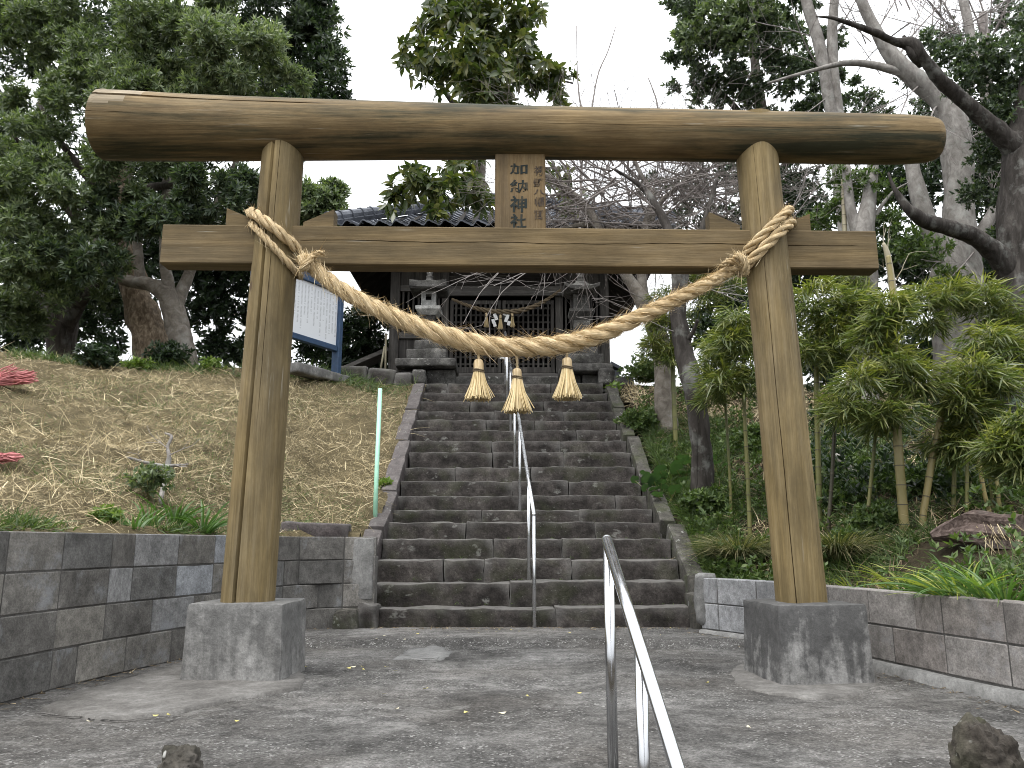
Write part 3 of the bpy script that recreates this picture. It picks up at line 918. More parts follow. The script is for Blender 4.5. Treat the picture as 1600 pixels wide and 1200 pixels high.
LW = [(-1.13, 6.80), (-1.45, 6.75), (-1.70, 6.58), (-1.84, 6.1), (-1.93, 5.65), (-2.02, 5.2), (-2.14, 4.73), (-2.21, 4.37), (-2.275, 3.78), (-2.33, 3.2), (-2.41, 2.4)]
OUT = -1
lwall, lq, ln_ = block_wall('block_wall', 'tall grey concrete block wall curving round below the dry grass bank', LW, 0.0, 4, ['block_l', 'block_pale'], [0.93, 0.07])
V, Fc = stone((-1.24, 6.86, 0.5), (0.18, 0.16, 0.5), 0.012, 0.008, 6, 0.1, seed=3)
part('mortar_end', V, Fc, M['mortar'], lwall, smooth=True)
V, Fc = stone((-1.18, 6.87, 0.3), (0.09, 0.16, 0.6), 0.012, 0.012, 6, 0.08, seed=5)
part('mortar_end', V, Fc, M['apron'], lwall, smooth=True)
RW = [(1.45, 6.36), (1.62, 6.08), (1.80, 5.72), (1.93, 5.25), (2.03, 4.79), (2.14, 4.25), (2.26, 3.72), (2.42, 2.95), (2.58, 2.2)]
OUT = 1
rpath = RW
OUT = -1
rwall, rq, rn_ = block_wall('block_wall', 'low two-course wall of brownish and bluish blocks below the bamboo', RW[::-1], 0.065, 2, ['block_r', 'block_rb'], [0.7, 0.3])
for o in rwall.children:                       # the blocks beside the stairs are the bluish ones
    if o.name.startswith('block') and o.location.y + rwall.location.y > 5.45:
        nm = [c for c in rwall.children if c.data.materials[0] == M['block_rb']]
        if nm: o.data = nm[0].data
V = []
for sgn, z in ((-0.035, -0.03), (-0.03, 0.052), (0.02, 0.066)):
    for p_, n_ in zip(rq, rn_):
        wob = 0.012 * fbm(p_[0] * 6, p_[1] * 6, 2)
        V.append((*(p_ + n_ * (sgn + wob)), z + 0.01 * fbm(p_[0] * 4, p_[1] * 4, 5) * (1 if z > 0 else 0)))
part('mortar_footing', V, [[r * 40 + i, r * 40 + i + 1, (r + 1) * 40 + i + 1, (r + 1) * 40 + i] for r in range(2) for i in range(39)], M['mortar'], rwall, smooth=True)
V, Fc = stone((1.50, 6.40, 0.27), (0.16, 0.14, 0.4), 0.04, 0.03, 6, 0.07, seed=9)
part('mortar_end', V, Fc, M['mortar'], rwall, smooth=True)

# ------------------------------------------------------------------ banks and terrace
def bank_grid(front, crest, z0, z1, prof, nu, nv, amp, seed, zf=None):
    A = spline(front, nu); B = spline(crest, nu)
    out = np.zeros((nu, nv, 3))
    for i in range(nu):
        for j in range(nv):
            v = j / (nv - 1)
            p_ = A[i][:2] * (1 - v) + B[i][:2] * v
            z = z0 + (z1 - z0) * prof(v)
            if zf: z = zf(p_[0], p_[1], v, z)
            e = math.sin(math.pi * min(v * 1.0, 1)) ** 0.5
            z += amp * e * fbm(p_[0] * 0.9 + seed, p_[1] * 0.9, seed, 4) + amp * 0.4 * e * fbm(p_[0] * 4 + seed, p_[1] * 4, seed) + amp * 0.25 * e * fbm(p_[0] * 9 + seed, p_[1] * 9, seed)
            out[i, j] = (*p_, z)
    return out
def near_stairs(side):
    def f(x, y, v, z):
        xi = -1.33 if side < 0 else 1.66
        dx = (xi - x) if side < 0 else (x - xi)
        wgt = max(0.0, 1 - max(dx, 0) / 1.4) ** 1.5
        if side < 0: z += 0.19 * v * min(1, max(0, (-1.7 - x) / 1.2))
        return z * (1 - wgt) + wgt * (min(nose(min(max(y, 6.8), 11.7)), 3.02) + 0.0) if v > 0.02 else z
    return f
TZ = 3.02
GLB = bank_grid([(-1.30, 6.92), (-1.5, 6.90), (-1.80, 6.72), (-1.97, 6.1), (-2.14, 5.2), (-2.32, 4.37), (-2.39, 3.78), (-2.5, 2.6), (-2.7, 0.8)],
                [(-1.28, 11.75), (-2.6, 11.6), (-4.0, 11.35), (-5.4, 11.0), (-6.8, 10.4), (-8.6, 9.4), (-10, 7.8), (-11, 5.5), (-11.5, 3)],
                0.745, TZ, lambda v: (v ** 0.93), 150, 130, 0.15, 3.0, near_stairs(-1))
GRB = bank_grid([(1.62, 6.75), (1.66, 6.35), (1.88, 5.9), (2.12, 4.9), (2.36, 3.75), (2.56, 2.6), (2.8, 0.8)],
                [(1.66, 11.75), (2.6, 11.8), (4.2, 11.8), (6.4, 11.5), (9, 10.5), (11.5, 8.5), (13, 5)],
                0.40, TZ, lambda v: v ** 1.15, 100, 90, 0.10, 8.0, near_stairs(1))
for nm, g_, m_ in (('left_bank', GLB, 'bank'), ('right_bank', GRB, 'soil')):
    nu, nv = g_.shape[:2]
    structure(nm, g_.reshape(-1, 3), grid_faces(nu, nv), M[m_])
def gsample(g_, u, v):
    nu, nv = g_.shape[:2]
    a = np.clip(u, 0, 0.9999) * (nu - 1); b = np.clip(v, 0, 0.9999) * (nv - 1)
    i, j = a.astype(int), b.astype(int)
    fu, fv = (a - i)[:, None], (b - j)[:, None]
    p_ = g_[i, j] * (1 - fu) * (1 - fv) + g_[i + 1, j] * fu * (1 - fv) + g_[i, j + 1] * (1 - fu) * fv + g_[i + 1, j + 1] * fu * fv
    du = g_[i + 1, j] - g_[i, j]; dv = g_[i, j + 1] - g_[i, j]
    n_ = unit(np.cross(du, dv)); n_ *= np.sign(n_[:, 2:3] + 1e-9)
    return p_, n_
def on(g_, px, py):
    """the point of a bank that the photograph shows at (px, py)"""
    q = g_.reshape(-1, 3)
    d = q[:, 1] * CP + (q[:, 2] - CZ) * SP
    u = -q[:, 1] * SP + (q[:, 2] - CZ) * CP
    e = (800 + F * q[:, 0] / d - px) ** 2 + (600 - F * u / d - py) ** 2 + np.where(d > 0.5, 0, 1e9)
    i = int(np.argmin(e))
    return P(px, py, q[i, 1])
def ground_at(g_, x, y):
    d2 = (g_[..., 0] - x) ** 2 + (g_[..., 1] - y) ** 2
    i, j = np.unravel_index(np.argmin(d2), d2.shape)
    return g_[i, j, 2]
# terrace on which the shrine stands
tl = GLB[:, -1][::-1]; tr = GRB[:, -1]
mid = [(-1.28, SY[16] + 0.3, TZ - 0.03), (1.66, SY[16] + 0.3, TZ - 0.03)]
front = np.concatenate([tl, mid, tr])
back = np.array([(np.interp(i, [0, len(front) - 1], [-17, 19]), 24.0, TZ) for i in range(len(front))])
front[:, 2] -= 0.004
V = np.concatenate([front, back, back + np.array((0, 0, -4.2))])
n = len(front)
structure('terrace', V, [[r * n + i, r * n + i + 1, (r + 1) * n + i + 1, (r + 1) * n + i] for r in range(2) for i in range(n - 1)], M['earth'], False)

# ================================================================== THE SHRINE
FY = 13.6                                        # plane of the shrine front
def fx(px, Y=None): return P(px, 520, Y or FY)[0]
def fz(py, Y=None): return P(780, py, Y or FY)[2]
FZ0, EAVE = fz(590), fz(353, 12.35)
shrine = thing('shrine_building', 'dark weathered wooden shrine with lattice front and grey tiled roof above the steps', 'shrine', (fx(780), FY, FZ0))
def sbox(name, x0, x1, y0, y1, z0, z1, mat, bev=0.006, parent=None, label=None):
    V, Fc = box(((x0 + x1) / 2, (y0 + y1) / 2, (z0 + z1) / 2), (abs(x1 - x0), abs(y1 - y0), abs(z1 - z0)), bev)
    return part(name, V, Fc, M[mat], parent or shrine, label=label)
XL, XR = fx(609), fx(951)
BACK = FY + 3.6
sbox('foundation_stone', XL - 0.35, XR + 0.35, FY - 0.45, BACK + 0.3, TZ - 0.2, FZ0 - 0.07, 'lantern', 0.02)
sbox('floor_sill', XL - 0.05, XR + 0.05, FY - 0.06, FY + 0.3, FZ0 - 0.07, FZ0 + 0.07, 'oldbeam')
ztop = EAVE + 0.35
for a, b in ((609, 624), (690, 701), (868, 879.5), (938, 951.5)):
    sbox('pillar', fx(a), fx(b), FY - 0.08, FY + 0.08, FZ0 + 0.07, ztop, 'oldwood')
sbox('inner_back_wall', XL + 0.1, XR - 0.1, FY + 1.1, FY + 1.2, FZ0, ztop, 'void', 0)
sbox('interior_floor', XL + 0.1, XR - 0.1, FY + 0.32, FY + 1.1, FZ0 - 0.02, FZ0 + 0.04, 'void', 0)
for x in (XL + 0.03, XR - 0.03):
    sbox('side_wall', x - 0.03, x + 0.03, FY + 0.09, BACK, FZ0 - 0.02, ztop, 'darkwood', 0)
sbox('rear_wall', XL, XR, BACK, BACK + 0.08, FZ0 - 0.02, ztop, 'darkwood', 0)
sbox('front_beam', fx(690) - 0.1, fx(880) + 0.1, FY - 0.14, FY - 0.085, fz(465.5), fz(451), 'oldbeam')
sbox('upper_beam', XL, XR, FY - 0.04, FY + 0.06, fz(408), fz(385), 'oldbeam')
sbox('upper_panel', fx(701), fx(868), FY + 0.0, FY + 0.03, fz(452), fz(408), 'darkwood', 0)
def lattice(x0, x1, z0, z1, y, pitch, wd, mat='oldwood', rows=0, parent=None):
    n = max(2, int(round((x1 - x0) / pitch)))
    V, Fc = box((0, 0, 0), (wd, 0.03, z1 - z0))
    src = None
    for i in range(n):
        c = np.array((x0 + (i + 0.5) * (x1 - x0) / n, y, (z0 + z1) / 2))
        if src is None:
            src = part('slat', V + c, Fc, M[mat], parent or shrine, pivot=c)
        else:
            inst('slat', src, c, parent or shrine)
    for r in range(rows):
        z = z0 + (r + 0.5) * (z1 - z0) / rows
        V2, F2 = box(((x0 + x1) / 2, y + 0.03, z), (x1 - x0, 0.02, 0.03))
        part('rail', V2, F2, M[mat], parent or shrine)
for a, b, la in ((624, 690, 0), (879.5, 938, 1)):
    x0, x1 = fx(a), fx(b)
    sbox('wall_panel', x0, x1, FY - 0.01, FY + 0.03, fz(447), fz(408), 'oldwood', 0)
    win = sbox('window_frame', x0, x1, FY - 0.05, FY + 0.04, fz(456), fz(447), 'oldbeam')
    sbox('window_sill', x0, x1, FY - 0.06, FY + 0.04, fz(530), fz(520), 'oldbeam')
    lattice(x0 + 0.01, x1 - 0.01, fz(520), fz(456), FY, 0.085, 0.032, parent=win)
    n = 6
    for i in range(n):
        xa = x0 + (x1 - x0) * i / n
        sbox('plank', xa + 0.003, xa + (x1 - x0) / n - 0.003, FY - 0.01, FY + 0.025, FZ0 + 0.07, fz(530), 'oldwood', 0.003)
mx_ = fx(784)
for a, b in ((fx(703), mx_ - 0.01), (mx_ + 0.01, fx(866))):
    zt, zb = fz(470), FZ0 + 0.08
    mb = MB()
    for x0, x1 in ((a, a + 0.06), (b - 0.06, b)):
        mb.add(*box(((x0 + x1) / 2, FY, (zb + zt) / 2), (0.06, 0.06, zt - zb), 0.004))
    for z0, z1 in ((zb, zb + 0.1), (zt - 0.07, zt)):
        mb.add(*box(((a + b) / 2, FY, (z0 + z1) / 2), (b - a - 0.122, 0.05, z1 - z0), 0.004))
    dr = mb.build('door', M['oldwood'], shrine)
    lattice(a + 0.065, b - 0.065, zb + 0.1, zt - 0.07, FY - 0.005, 0.088, 0.034, rows=9, parent=dr)
o = sbox('notice_paper', fx(781), fx(789), FY - 0.045, FY - 0.041, fz(562), fz(548), 'paper', 0)

# roof: hipped, with a row-by-row tiled front slope
XE0, XE1, YE0, YE1 = P(513, 353, 12.35)[0], P(1048, 353, 12.35)[0], 12.35, 18.2
XM, YM, RH = (XE0 + XE1) / 2, 15.3, 1.62
r0, r1 = (XM - 0.95, YM), (XM + 0.95, YM)
def roof_pt(x, y):
    f = min((y - YE0) / (YM - YE0), (YE1 - y) / (YE1 - YM), (x - XE0) / (r0[0] - XE0), (XE1 - x) / (XE1 - r1[0]))
    f = max(0.0, min(1.0, f))
    return EAVE + RH * (0.8 * f + 0.2 * f * f)
th = 0.10
top = [(XE0, YE0, EAVE), (XE1, YE0, EAVE), (XE1, YE1, EAVE), (XE0, YE1, EAVE), (*r0, EAVE + RH), (*r1, EAVE + RH)]
V = np.array([(x, y, z - 0.05) for x, y, z in top] + [(x, y, z - 0.05 - th) for x, y, z in top])
part('roof_deck', V, [[0, 1, 5, 4], [1, 2, 5], [2, 3, 4, 5], [3, 0, 4], [7, 6, 10, 11], [8, 7, 11], [9, 8, 11, 10], [6, 9, 10], [0, 6, 7, 1], [1, 7, 8, 2], [2, 8, 9, 3], [3, 9, 6, 0]], M['darkwood'], shrine)
for i in range(20):
    x = XE0 + 0.12 + (XE1 - XE0 - 0.24) * i / 19
    V, Fc = box((x, YE0 + 0.75, EAVE - 0.05 + 0.32 - th - 0.06), (0.06, 1.5, 0.07), rx=math.atan2(RH * 0.82, YM - YE0))
    part('rafter', V, Fc, M['darkwood'], shrine)
tw, tl_ = 0.262, 0.30
prof = [(s_, 0.036 * math.sin(s_ * 2 * math.pi) + 0.012 * math.sin(s_ * 4 * math.pi)) for s_ in np.linspace(0, 1, 9)]
tv = []
for yy in (0.0, 1.0):
    for s_, z in prof: tv.append(((s_ - 0.5) * tw * 1.05, yy * tl_ * 1.12, z + 0.035 - 0.03 * yy))
for s_, z in prof: tv.append(((s_ - 0.5) * tw * 1.05, 0.0, z + 0.010))
tf = [[i, i + 1, 9 + i + 1, 9 + i] for i in range(8)] + [[18 + i, 18 + i + 1, i + 1, i] for i in range(8)]
tv = np.array(tv)
src = None
for r in range(9):
    y = YE0 - 0.06 + r * tl_ * 0.94
    fy = (y - YE0) / (YM - YE0)
    xa, xb = XE0 + (r0[0] - XE0) * max(fy, 0) , XE1 + (r1[0] - XE1) * max(fy, 0)
    ncol = int((XE1 - XE0) / tw)
    slope = math.atan2(roof_pt(XM, y + 0.3) - roof_pt(XM, y), 0.3)
    for c in range(ncol):
        x = XE0 + (c + 0.5) * (XE1 - XE0) / ncol
        if x < xa - 0.02 or x > xb + 0.02: continue
        z = EAVE + RH * (0.8 * max(fy, 0) + 0.2 * max(fy, 0) ** 2) + 0.012 + random.uniform(-0.006, 0.006)
        c3 = np.array((x, y, z))
        if src is None:
            src = part('roof_tile', tv + c3, tf, M['tile'], shrine, pivot=c3, smooth=False)
            src.rotation_euler = (slope, 0, 0)
        else:
            inst('roof_tile', src, c3, shrine, (slope, random.uniform(-0.01, 0.01), random.uniform(-0.012, 0.012)))
# side and rear slopes: corrugated sheet of the same tiles
def corr(a, b, c_, d_, n):
    rows = 10; cols = n * 6
    V = []
    for i in range(rows + 1):
        t = i / rows
        for j in range(cols + 1):
            s_ = j / cols
            p_ = (np.array(a) * (1 - s_) + np.array(b) * s_) * (1 - t) + (np.array(d_) * (1 - s_) + np.array(c_) * s_) * t
            p_ = p_ + np.array((0, 0, 0.036 * math.sin(s_ * n * 2 * math.pi) - 0.02))
            V.append(p_)
    return np.array(V), grid_faces(rows + 1, cols + 1)
for q in (((XE0, YE1, EAVE), (XE0, YE0, EAVE), (*r0, EAVE + RH), (*r0, EAVE + RH)), ((XE1, YE0, EAVE), (XE1, YE1, EAVE), (*r1, EAVE + RH), (*r1, EAVE + RH)), ((XE1, YE1, EAVE), (XE0, YE1, EAVE), (*r0, EAVE + RH), (*r1, EAVE + RH))):
    V, Fc = corr(*q, 22)
    part('tiled_slope', V, Fc, M['tile'], shrine, smooth=True)
# ridge and hip rows of half-round tiles
def ridge(a, b, rad=0.085):
    a, b = np.array(a), np.array(b)
    L = np.linalg.norm(b - a); n = max(2, int(L / 0.27))
    V, Fc, _ = tube([a + (b - a) * t for t in np.linspace(0, 1, 3)] + np.array((0, 0, 0.01)), 0.075, 6)
    part('ridge_bed', V, Fc, M['tile'], shrine)
    for i in range(n):
        p0 = a + (b - a) * (i / n) + np.array((0, 0, 0.09)); p1 = a + (b - a) * ((i + 0.96) / n) + np.array((0, 0, 0.09))
        V, Fc, _ = tube([p0, p0 + (p1 - p0) * 0.12, p0 + (p1 - p0) * 0.13, p1], [rad * 1.18, rad * 1.18, rad, rad * 0.96], 10)
        part('ridge_tile', V, Fc, M['tile'], shrine, smooth=False)
e = EAVE + 0.05
ridge((XE0 - 0.02, YE0 - 0.02, e), (*r0, EAVE + RH + 0.05)); ridge((XE1 + 0.02, YE0 - 0.02, e), (*r1, EAVE + RH + 0.05))
ridge((*r0, EAVE + RH + 0.1), (*r1, EAVE + RH + 0.1), 0.12)
for a in (XE0, XE1):
    V, Fc = box((a, YE0 - 0.06, EAVE + 0.06), (0.13, 0.1, 0.24), 0.03)
    part('corner_tile', V, Fc, M['tile'], shrine)
# lean-to edges that show beside the building
V, Fc = box(P(570, 567, 14.2), (1.0, 0.5, 0.07), ry=-0.42)
o = part('shed_roof', V, Fc, M['oldbeam']); setp(o, 'low slanting plank lean-to roof beside the shrine, seen under its left eave', 'roof')
V, Fc = box(P(960, 578, 14.6), (0.26, 0.7, 0.06), ry=0.5)
V2, F2 = box(P(957, 592, 14.6), (0.16, 0.6, 0.2))
o = MB().add(V, Fc).add(V2, F2).build('tiled_eave', M['tile']); setp(o, 'small dark tiled eave jutting out past the right corner of the shrine', 'eave')

# rope, tassels and paper streamers on the shrine front
def rope3(name, path, R_, mat, parent, twist, sides=8, amp=0.0, nseg=None):
    path = np.asarray(path, float)
    L = np.sum(np.linalg.norm(np.diff(path, axis=0), axis=1))
    n = nseg or int(L / 0.012)
    pts = spline(path, n)
    rad = np.interp(np.linspace(0, 1, n), np.linspace(0, 1, len(R_)), R_) if np.ndim(R_) else np.full(n, R_)
    T, A, B = frames(pts)
    d = np.concatenate([[0], np.cumsum(np.linalg.norm(np.diff(pts, axis=0), axis=1))])
    ph = np.concatenate([[0], np.cumsum(np.diff(d) / (rad[:-1] * twist))])
    for s_ in range(3):
        a = ph + s_ * 2 * math.pi / 3
        off = rad * 0.6
        c = pts + off[:, None] * (np.cos(a)[:, None] * A + np.sin(a)[:, None] * B)
        wob = 1 + amp * np.array([mnoise.noise(Vector((x * 9, s_ * 7.0, 0))) for x in d])
        V, Fc, U = tube(c, rad * 0.52 * wob, sides, True, 0.08 if amp else 0, s_ * 3.0)
        part('strand', V, Fc, M[mat], parent, U, True)
    return pts, rad, A, B, T
q = [P(px, py, FY - 0.25) for px, py in [(706, 467), (722, 474), (745, 482), (770, 486.5), (800, 487), (825, 482), (850, 471), (876, 453)]]
sr = thing('straw_rope', 'old brown straw rope with a shallow sag across the shrine doorway', 'rope', q[3])
rope3('strand', q, [0.02, 0.034, 0.045, 0.045, 0.034, 0.018], 'oldrope', sr, 1.5, 6, 0, 130)

def tassel(name, label, top, head_r, head_h, skirt_r, H, ns, group, cord=0.0, twf=0.004):
    t = thing(name, label, 'tassel', top, group)
    top = np.asarray(top, float)
    if cord:
        cp_ = [top + np.array((random.uniform(-.002, .002), random.uniform(-.002, .002), cord * (1 - s_))) for s_ in np.linspace(0, 1, 8)]
        V, Fc, U = tube(cp_, 0.0075, 6, True, 0.3, 2.0)
        part('cord', V, Fc, M['rope'], t, U, True)
    pr_ = [(0.55, 0.0), (0.9, -0.12), (1.0, -0.35), (0.97, -0.8), (0.9, -1.0)]
    V, Fc, U = tube([top + np.array((0, 0, head_h * z)) for r, z in pr_], [head_r * r for r, z in pr_], 14, True, 0.1)
    part('head', V, Fc, M['rope'], t, U, True)
    zb = top[2] - head_h * 0.86
    th_ = np.linspace(0, 2 * math.pi, 17)
    for dz in (0, -0.009):
        V, Fc, U = tube([(top[0] + head_r * 1.08 * math.cos(a), top[1] + head_r * 1.08 * math.sin(a), zb + dz + 0.003 * math.sin(a * 2)) for a in th_], head_r * 0.13, 6, False)
        part('binding', V, Fc, M['oldrope'], t, U, True)
    Vs = []
    n = ns
    an = rng.uniform(0, 2 * math.pi, n); rr = np.sqrt(rng.uniform(0.05, 1, n))
    x0 = np.stack([np.cos(an), np.sin(an)], 1) * (rr * head_r * 0.92)[:, None]
    x1 = np.stack([np.cos(an), np.sin(an)], 1) * (rr * skirt_r)[:, None] * rng.uniform(0.8, 1.1, n)[:, None]
    stray = rng.random(n) < 0.02
    x1[stray] *= 1.5
    hh = (H - head_h) * rng.uniform(0.9, 1.03, n)
    C = np.c_[x0 + top[:2], np.full(n, top[2] - head_h * 0.9)]
    E_ = np.c_[x1 + top[:2], top[2] - head_h * 0.9 - hh]
    Vall, Fall = [], []
    Mid = (C + E_) / 2 + np.c_[-(x1 - x0) * 0.14, np.zeros(n)]
    side = unit(np.c_[-np.sin(an), np.cos(an), np.zeros(n)]); outw = np.c_[np.cos(an), np.sin(an), np.zeros(n)]
    rings = []
    for c, wv in ((C, twf * 0.8), (Mid, twf), (E_, twf * 0.7)):
        rings += [c + side * wv, c - side * wv * 0.5 + outw * wv * 0.87, c - side * wv * 0.5 - outw * wv * 0.87]
    V = np.stack(rings, 1).reshape(-1, 3)
    tq = np.array([[3 * r + j, 3 * r + (j + 1) % 3, 3 * r + 3 + (j + 1) % 3, 3 * r + 3 + j] for r in range(2) for j in range(3)])
    Fc = ((np.arange(n) * 9)[:, None, None] + tq[None]).reshape(-1, 4)
    part('straw_skirt', V, Fc, M['tassel'], t, kind='stuff')
    return t
for lb, px, py in (('small straw tassel left of the paper streamers on the shrine rope', 760, 489), ('small straw tassel between the two white paper streamers on the shrine rope', 782, 492), ('small straw tassel right of the paper streamers on the shrine rope', 800.5, 489)):
    tassel('straw_tassel', lb, P(px, py, FY - 0.25), 0.022, 0.07, 0.048, 0.26, 60, 'straw tassels on the shrine rope', 0.04, 0.005)
for lb, px, py, dx in (('white zigzag paper streamer left of the middle small tassel', 774.5, 489, -1), ('white zigzag paper streamer right of the middle small tassel', 790, 487, 1)):
    c = P(px, py, FY - 0.25)
    mb = MB()
    for i in range(4):
        xo = dx * (0.02 * i) * 0.6 + (0.02 if i % 2 else -0.015)
        V, Fc = box((c[0] + xo, c[1] - 0.004 * i, c[2] - 0.03 - 0.06 * i), (0.055, 0.003, 0.075), ry=0.25 * dx, rx=0.1 * (i % 2))
        mb.add(V, Fc)
    o = mb.build('paper_streamer', M['paper']); setp(o, lb, 'paper streamer', 'paper streamers on the shrine rope')
for lb, pts in (('thin dry bamboo stick leaning on the shrine corner, the more slanting one', [(594, 581), (601, 541)]), ('thin dry bamboo stick standing upright against the shrine corner', [(602, 581), (603, 523)])):
    V, Fc, U = tube([P(*pts[0], 13.2), P(*pts[1], 13.3)], 0.018, 6)
    o = part('bamboo_stick', V, Fc, M['culm_pale'], smooth=True); setp(o, lb, 'stick', 'bamboo sticks leaning by the shrine')

# ------------------------------------------------------------------ stone lanterns
def sqlathe(c, prof_, lift=None, n=6):
    V = []
    for i, (h, z) in enumerate(prof_):
        ring = []
        for sd_ in range(4):
            for k in range(n):
                u = -1 + 2 * k / n
                x, y = ((u, -1), (1, u), (-u, 1), (-1, -u))[sd_]
                ring.append((c[0] + x * h, c[1] + y * h, c[2] + z + (lift[i] * abs(u) ** 3 if lift else 0)))
        V += ring
    m = 4 * n
    Fc = [[r * m + i, r * m + (i + 1) % m, (r + 1) * m + (i + 1) % m, (r + 1) * m + i] for r in range(len(prof_) - 1) for i in range(m)]
    Fc += [list(range(m))[::-1], [(len(prof_) - 1) * m + i for i in range(m)]]
    V = np.array(V)
    for v in V: v += 0.006 * np.array(mnoise.noise_vector(Vector(v * 6)))
    return V, Fc
LYR = 12.25
def lz(py): return P(800, py, LYR)[2]
pxm = S(800, 500, LYR)
def lantern(label, cx, cap, fire, tray, stem, bases, fin, cap_up, fmat):
    c0 = P(cx, 600, LYR)
    t = thing('stone_lantern', label, 'lantern', (c0[0], LYR, TZ), 'stone lanterns flanking the shrine front')
    c = np.array((c0[0], LYR, 0.0))
    z0, z1, z2 = lz(fin[0]), lz(fin[1]), lz(cap[0])
    hh = z0 - z2
    prf = [(0.001, z0), (0.035, z0 - 0.02), (0.055, z0 - hh * 0.25), (0.035, z0 - hh * 0.5), (0.06, z0 - hh * 0.56), (0.06, z0 - hh * 0.64), (0.05, z0 - hh * 0.72), (0.075, z0 - hh * 0.9), (0.08, z2 - 0.03)]
    V, Fc, _ = tube([(c[0], c[1], z) for r, z in prf], [r for r, z in prf], 14)
    part('finial', V, Fc, M['lantern'], t, smooth=True)
    hw = cap[2] * pxm / 2
    zt, zb = lz(cap[0]), lz(cap[1]); H = zt - zb
    if cap_up:
        V, Fc = sqlathe(c, [(0.07, zt), (hw * 0.4, zt - H * 0.25), (hw * 0.75, zt - H * 0.5), (hw, zt - H * 0.62), (hw * 0.98, zt - H * 0.86), (hw * 0.62, zb)], [0, 0, 0.01, 0.06, 0.06, 0])
    else:
        V, Fc = sqlathe(c, [(0.1, zt), (hw * 0.6, zt - H * 0.16), (hw, zt - H * 0.34), (hw, zt - H * 0.9), (hw * 0.92, zb)], [0, 0, 0.02, 0.02, 0])
    part('cap', V, Fc, M['lantern'], t)
    # fire box with its window, as a frame of four posts and two slabs
    fh = fire[2] * pxm / 2
    zt, zb = lz(fire[0]), lz(fire[1]); H = zt - zb
    mb = MB()
    for a in (-1, 1):
        for b in (-1, 1):
            mb.add(*box((c[0] + a * fh * 0.7, c[1] + b * fh * 0.7, (zt + zb) / 2), (fh * 0.6, fh * 0.6, H)))
    mb.add(*box((c[0], c[1], zt - H * 0.1), (fh * 1.98, fh * 1.98, H * 0.2))); mb.add(*box((c[0], c[1], zb + H * 0.2), (fh * 1.98, fh * 1.98, H * 0.4)))
    if cap_up: mb.add(*box((c[0], c[1] - fh * 0.72, (zt + zb) / 2), (fh * 1.2, 0.03, H * 0.8)))
    mb.build('fire_box', M[fmat], t)
    part('fire_box_shade', *box((c[0], c[1] + fh * 0.3, (zt + zb) / 2), (fh * 1.2, 0.02, H * 0.9)), M['void'], t)  # dark sheet standing in for the shade inside the fire box
    V, Fc = sqlathe(c, [(tray[2] * pxm / 2 * 0.62, lz(tray[1])), (tray[2] * pxm / 2, lz(tray[0]) - 0.06), (tray[2] * pxm / 2, lz(tray[0]) - 0.012), (tray[2] * pxm / 2 * 0.82, lz(tray[0]))])
    part('tray', V, Fc, M[fmat], t)
    V, Fc = sqlathe(c, [(stem[2] * pxm / 2, lz(stem[1])), (stem[2] * pxm / 2 * 0.86, lz((stem[0] + stem[1]) / 2)), (stem[2] * pxm / 2 * 0.9, lz(stem[0]))])
    part('stem', V, Fc, M['lantern'], t)
    for i, (ya, yb, wa, dx) in enumerate(bases):
        za, zb = lz(ya), lz(yb)
        V, Fc = stone((c[0] + dx * pxm, LYR, (za + zb) / 2), (wa * pxm - 0.01, min(wa * pxm, 0.95) * (0.9 if i < 3 else 0.85), za - zb - 0.006), 0.025, 0.012, 5, 0.14, seed=i + cx)
        part('plinth_stone', V, Fc, M['lantern'], t, smooth=True)
lantern('flat-capped stone lantern with a pale fire box and square opening', 668, (441, 458, 57), (458, 481.5, 23), (481.5, 495, 38), (495, 535, 22), [(535, 551, 40, 0), (551, 568, 62, 0), (568, 581, 92, 0), (581, 606, 44, 22), (581, 606, 34, -22)], (421, 430), False, 'palestone')
lantern('stone lantern with an upswept cap and closed fire box', 910, (441, 463, 56), (462, 486, 25), (486, 503, 39), (503, 546, 28), [(546, 560, 46, 0), (558, 575, 60, 2), (575, 588, 80, 4), (588, 606, 30, -18), (588, 606, 40, 18)], (424, 432), True, 'lantern')

# edging stones along the terrace edge and at the head of the stairs
edg = thing('terrace_edging', 'row of rough dark kerb stones along the top of the dry grass bank', 'edging', P(590, 595, 11.75))
for a, b, ya, yb in ((528, 575, 581, 592), (576, 618, 582, 600), (618, 646, 586, 606)):
    p0, p1 = P(a, (ya + yb) / 2, 11.85), P(b, (ya + yb) / 2 + 4, 11.75)
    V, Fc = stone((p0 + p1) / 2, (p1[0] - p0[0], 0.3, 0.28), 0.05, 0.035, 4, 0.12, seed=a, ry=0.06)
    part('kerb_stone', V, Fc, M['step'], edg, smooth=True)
for lb, px, py, sx, sz in (('rounded lichen-covered stone post at the head of the reddish side stones', 655, 591, 19, 24), ('pale squarish stone post at the head of the mossy side stones', 947, 590, 22, 26)):
    c = P(px, py, 11.85)
    V, Fc = stone(c, (sx * pxm, 0.22, sz * pxm), 0.05, 0.02, 5, 0.06, seed=px)
    o = part('stone_post', V, Fc, M['lantern'], smooth=True); setp(o, lb, 'stone post', 'stone posts at the head of the stairs')

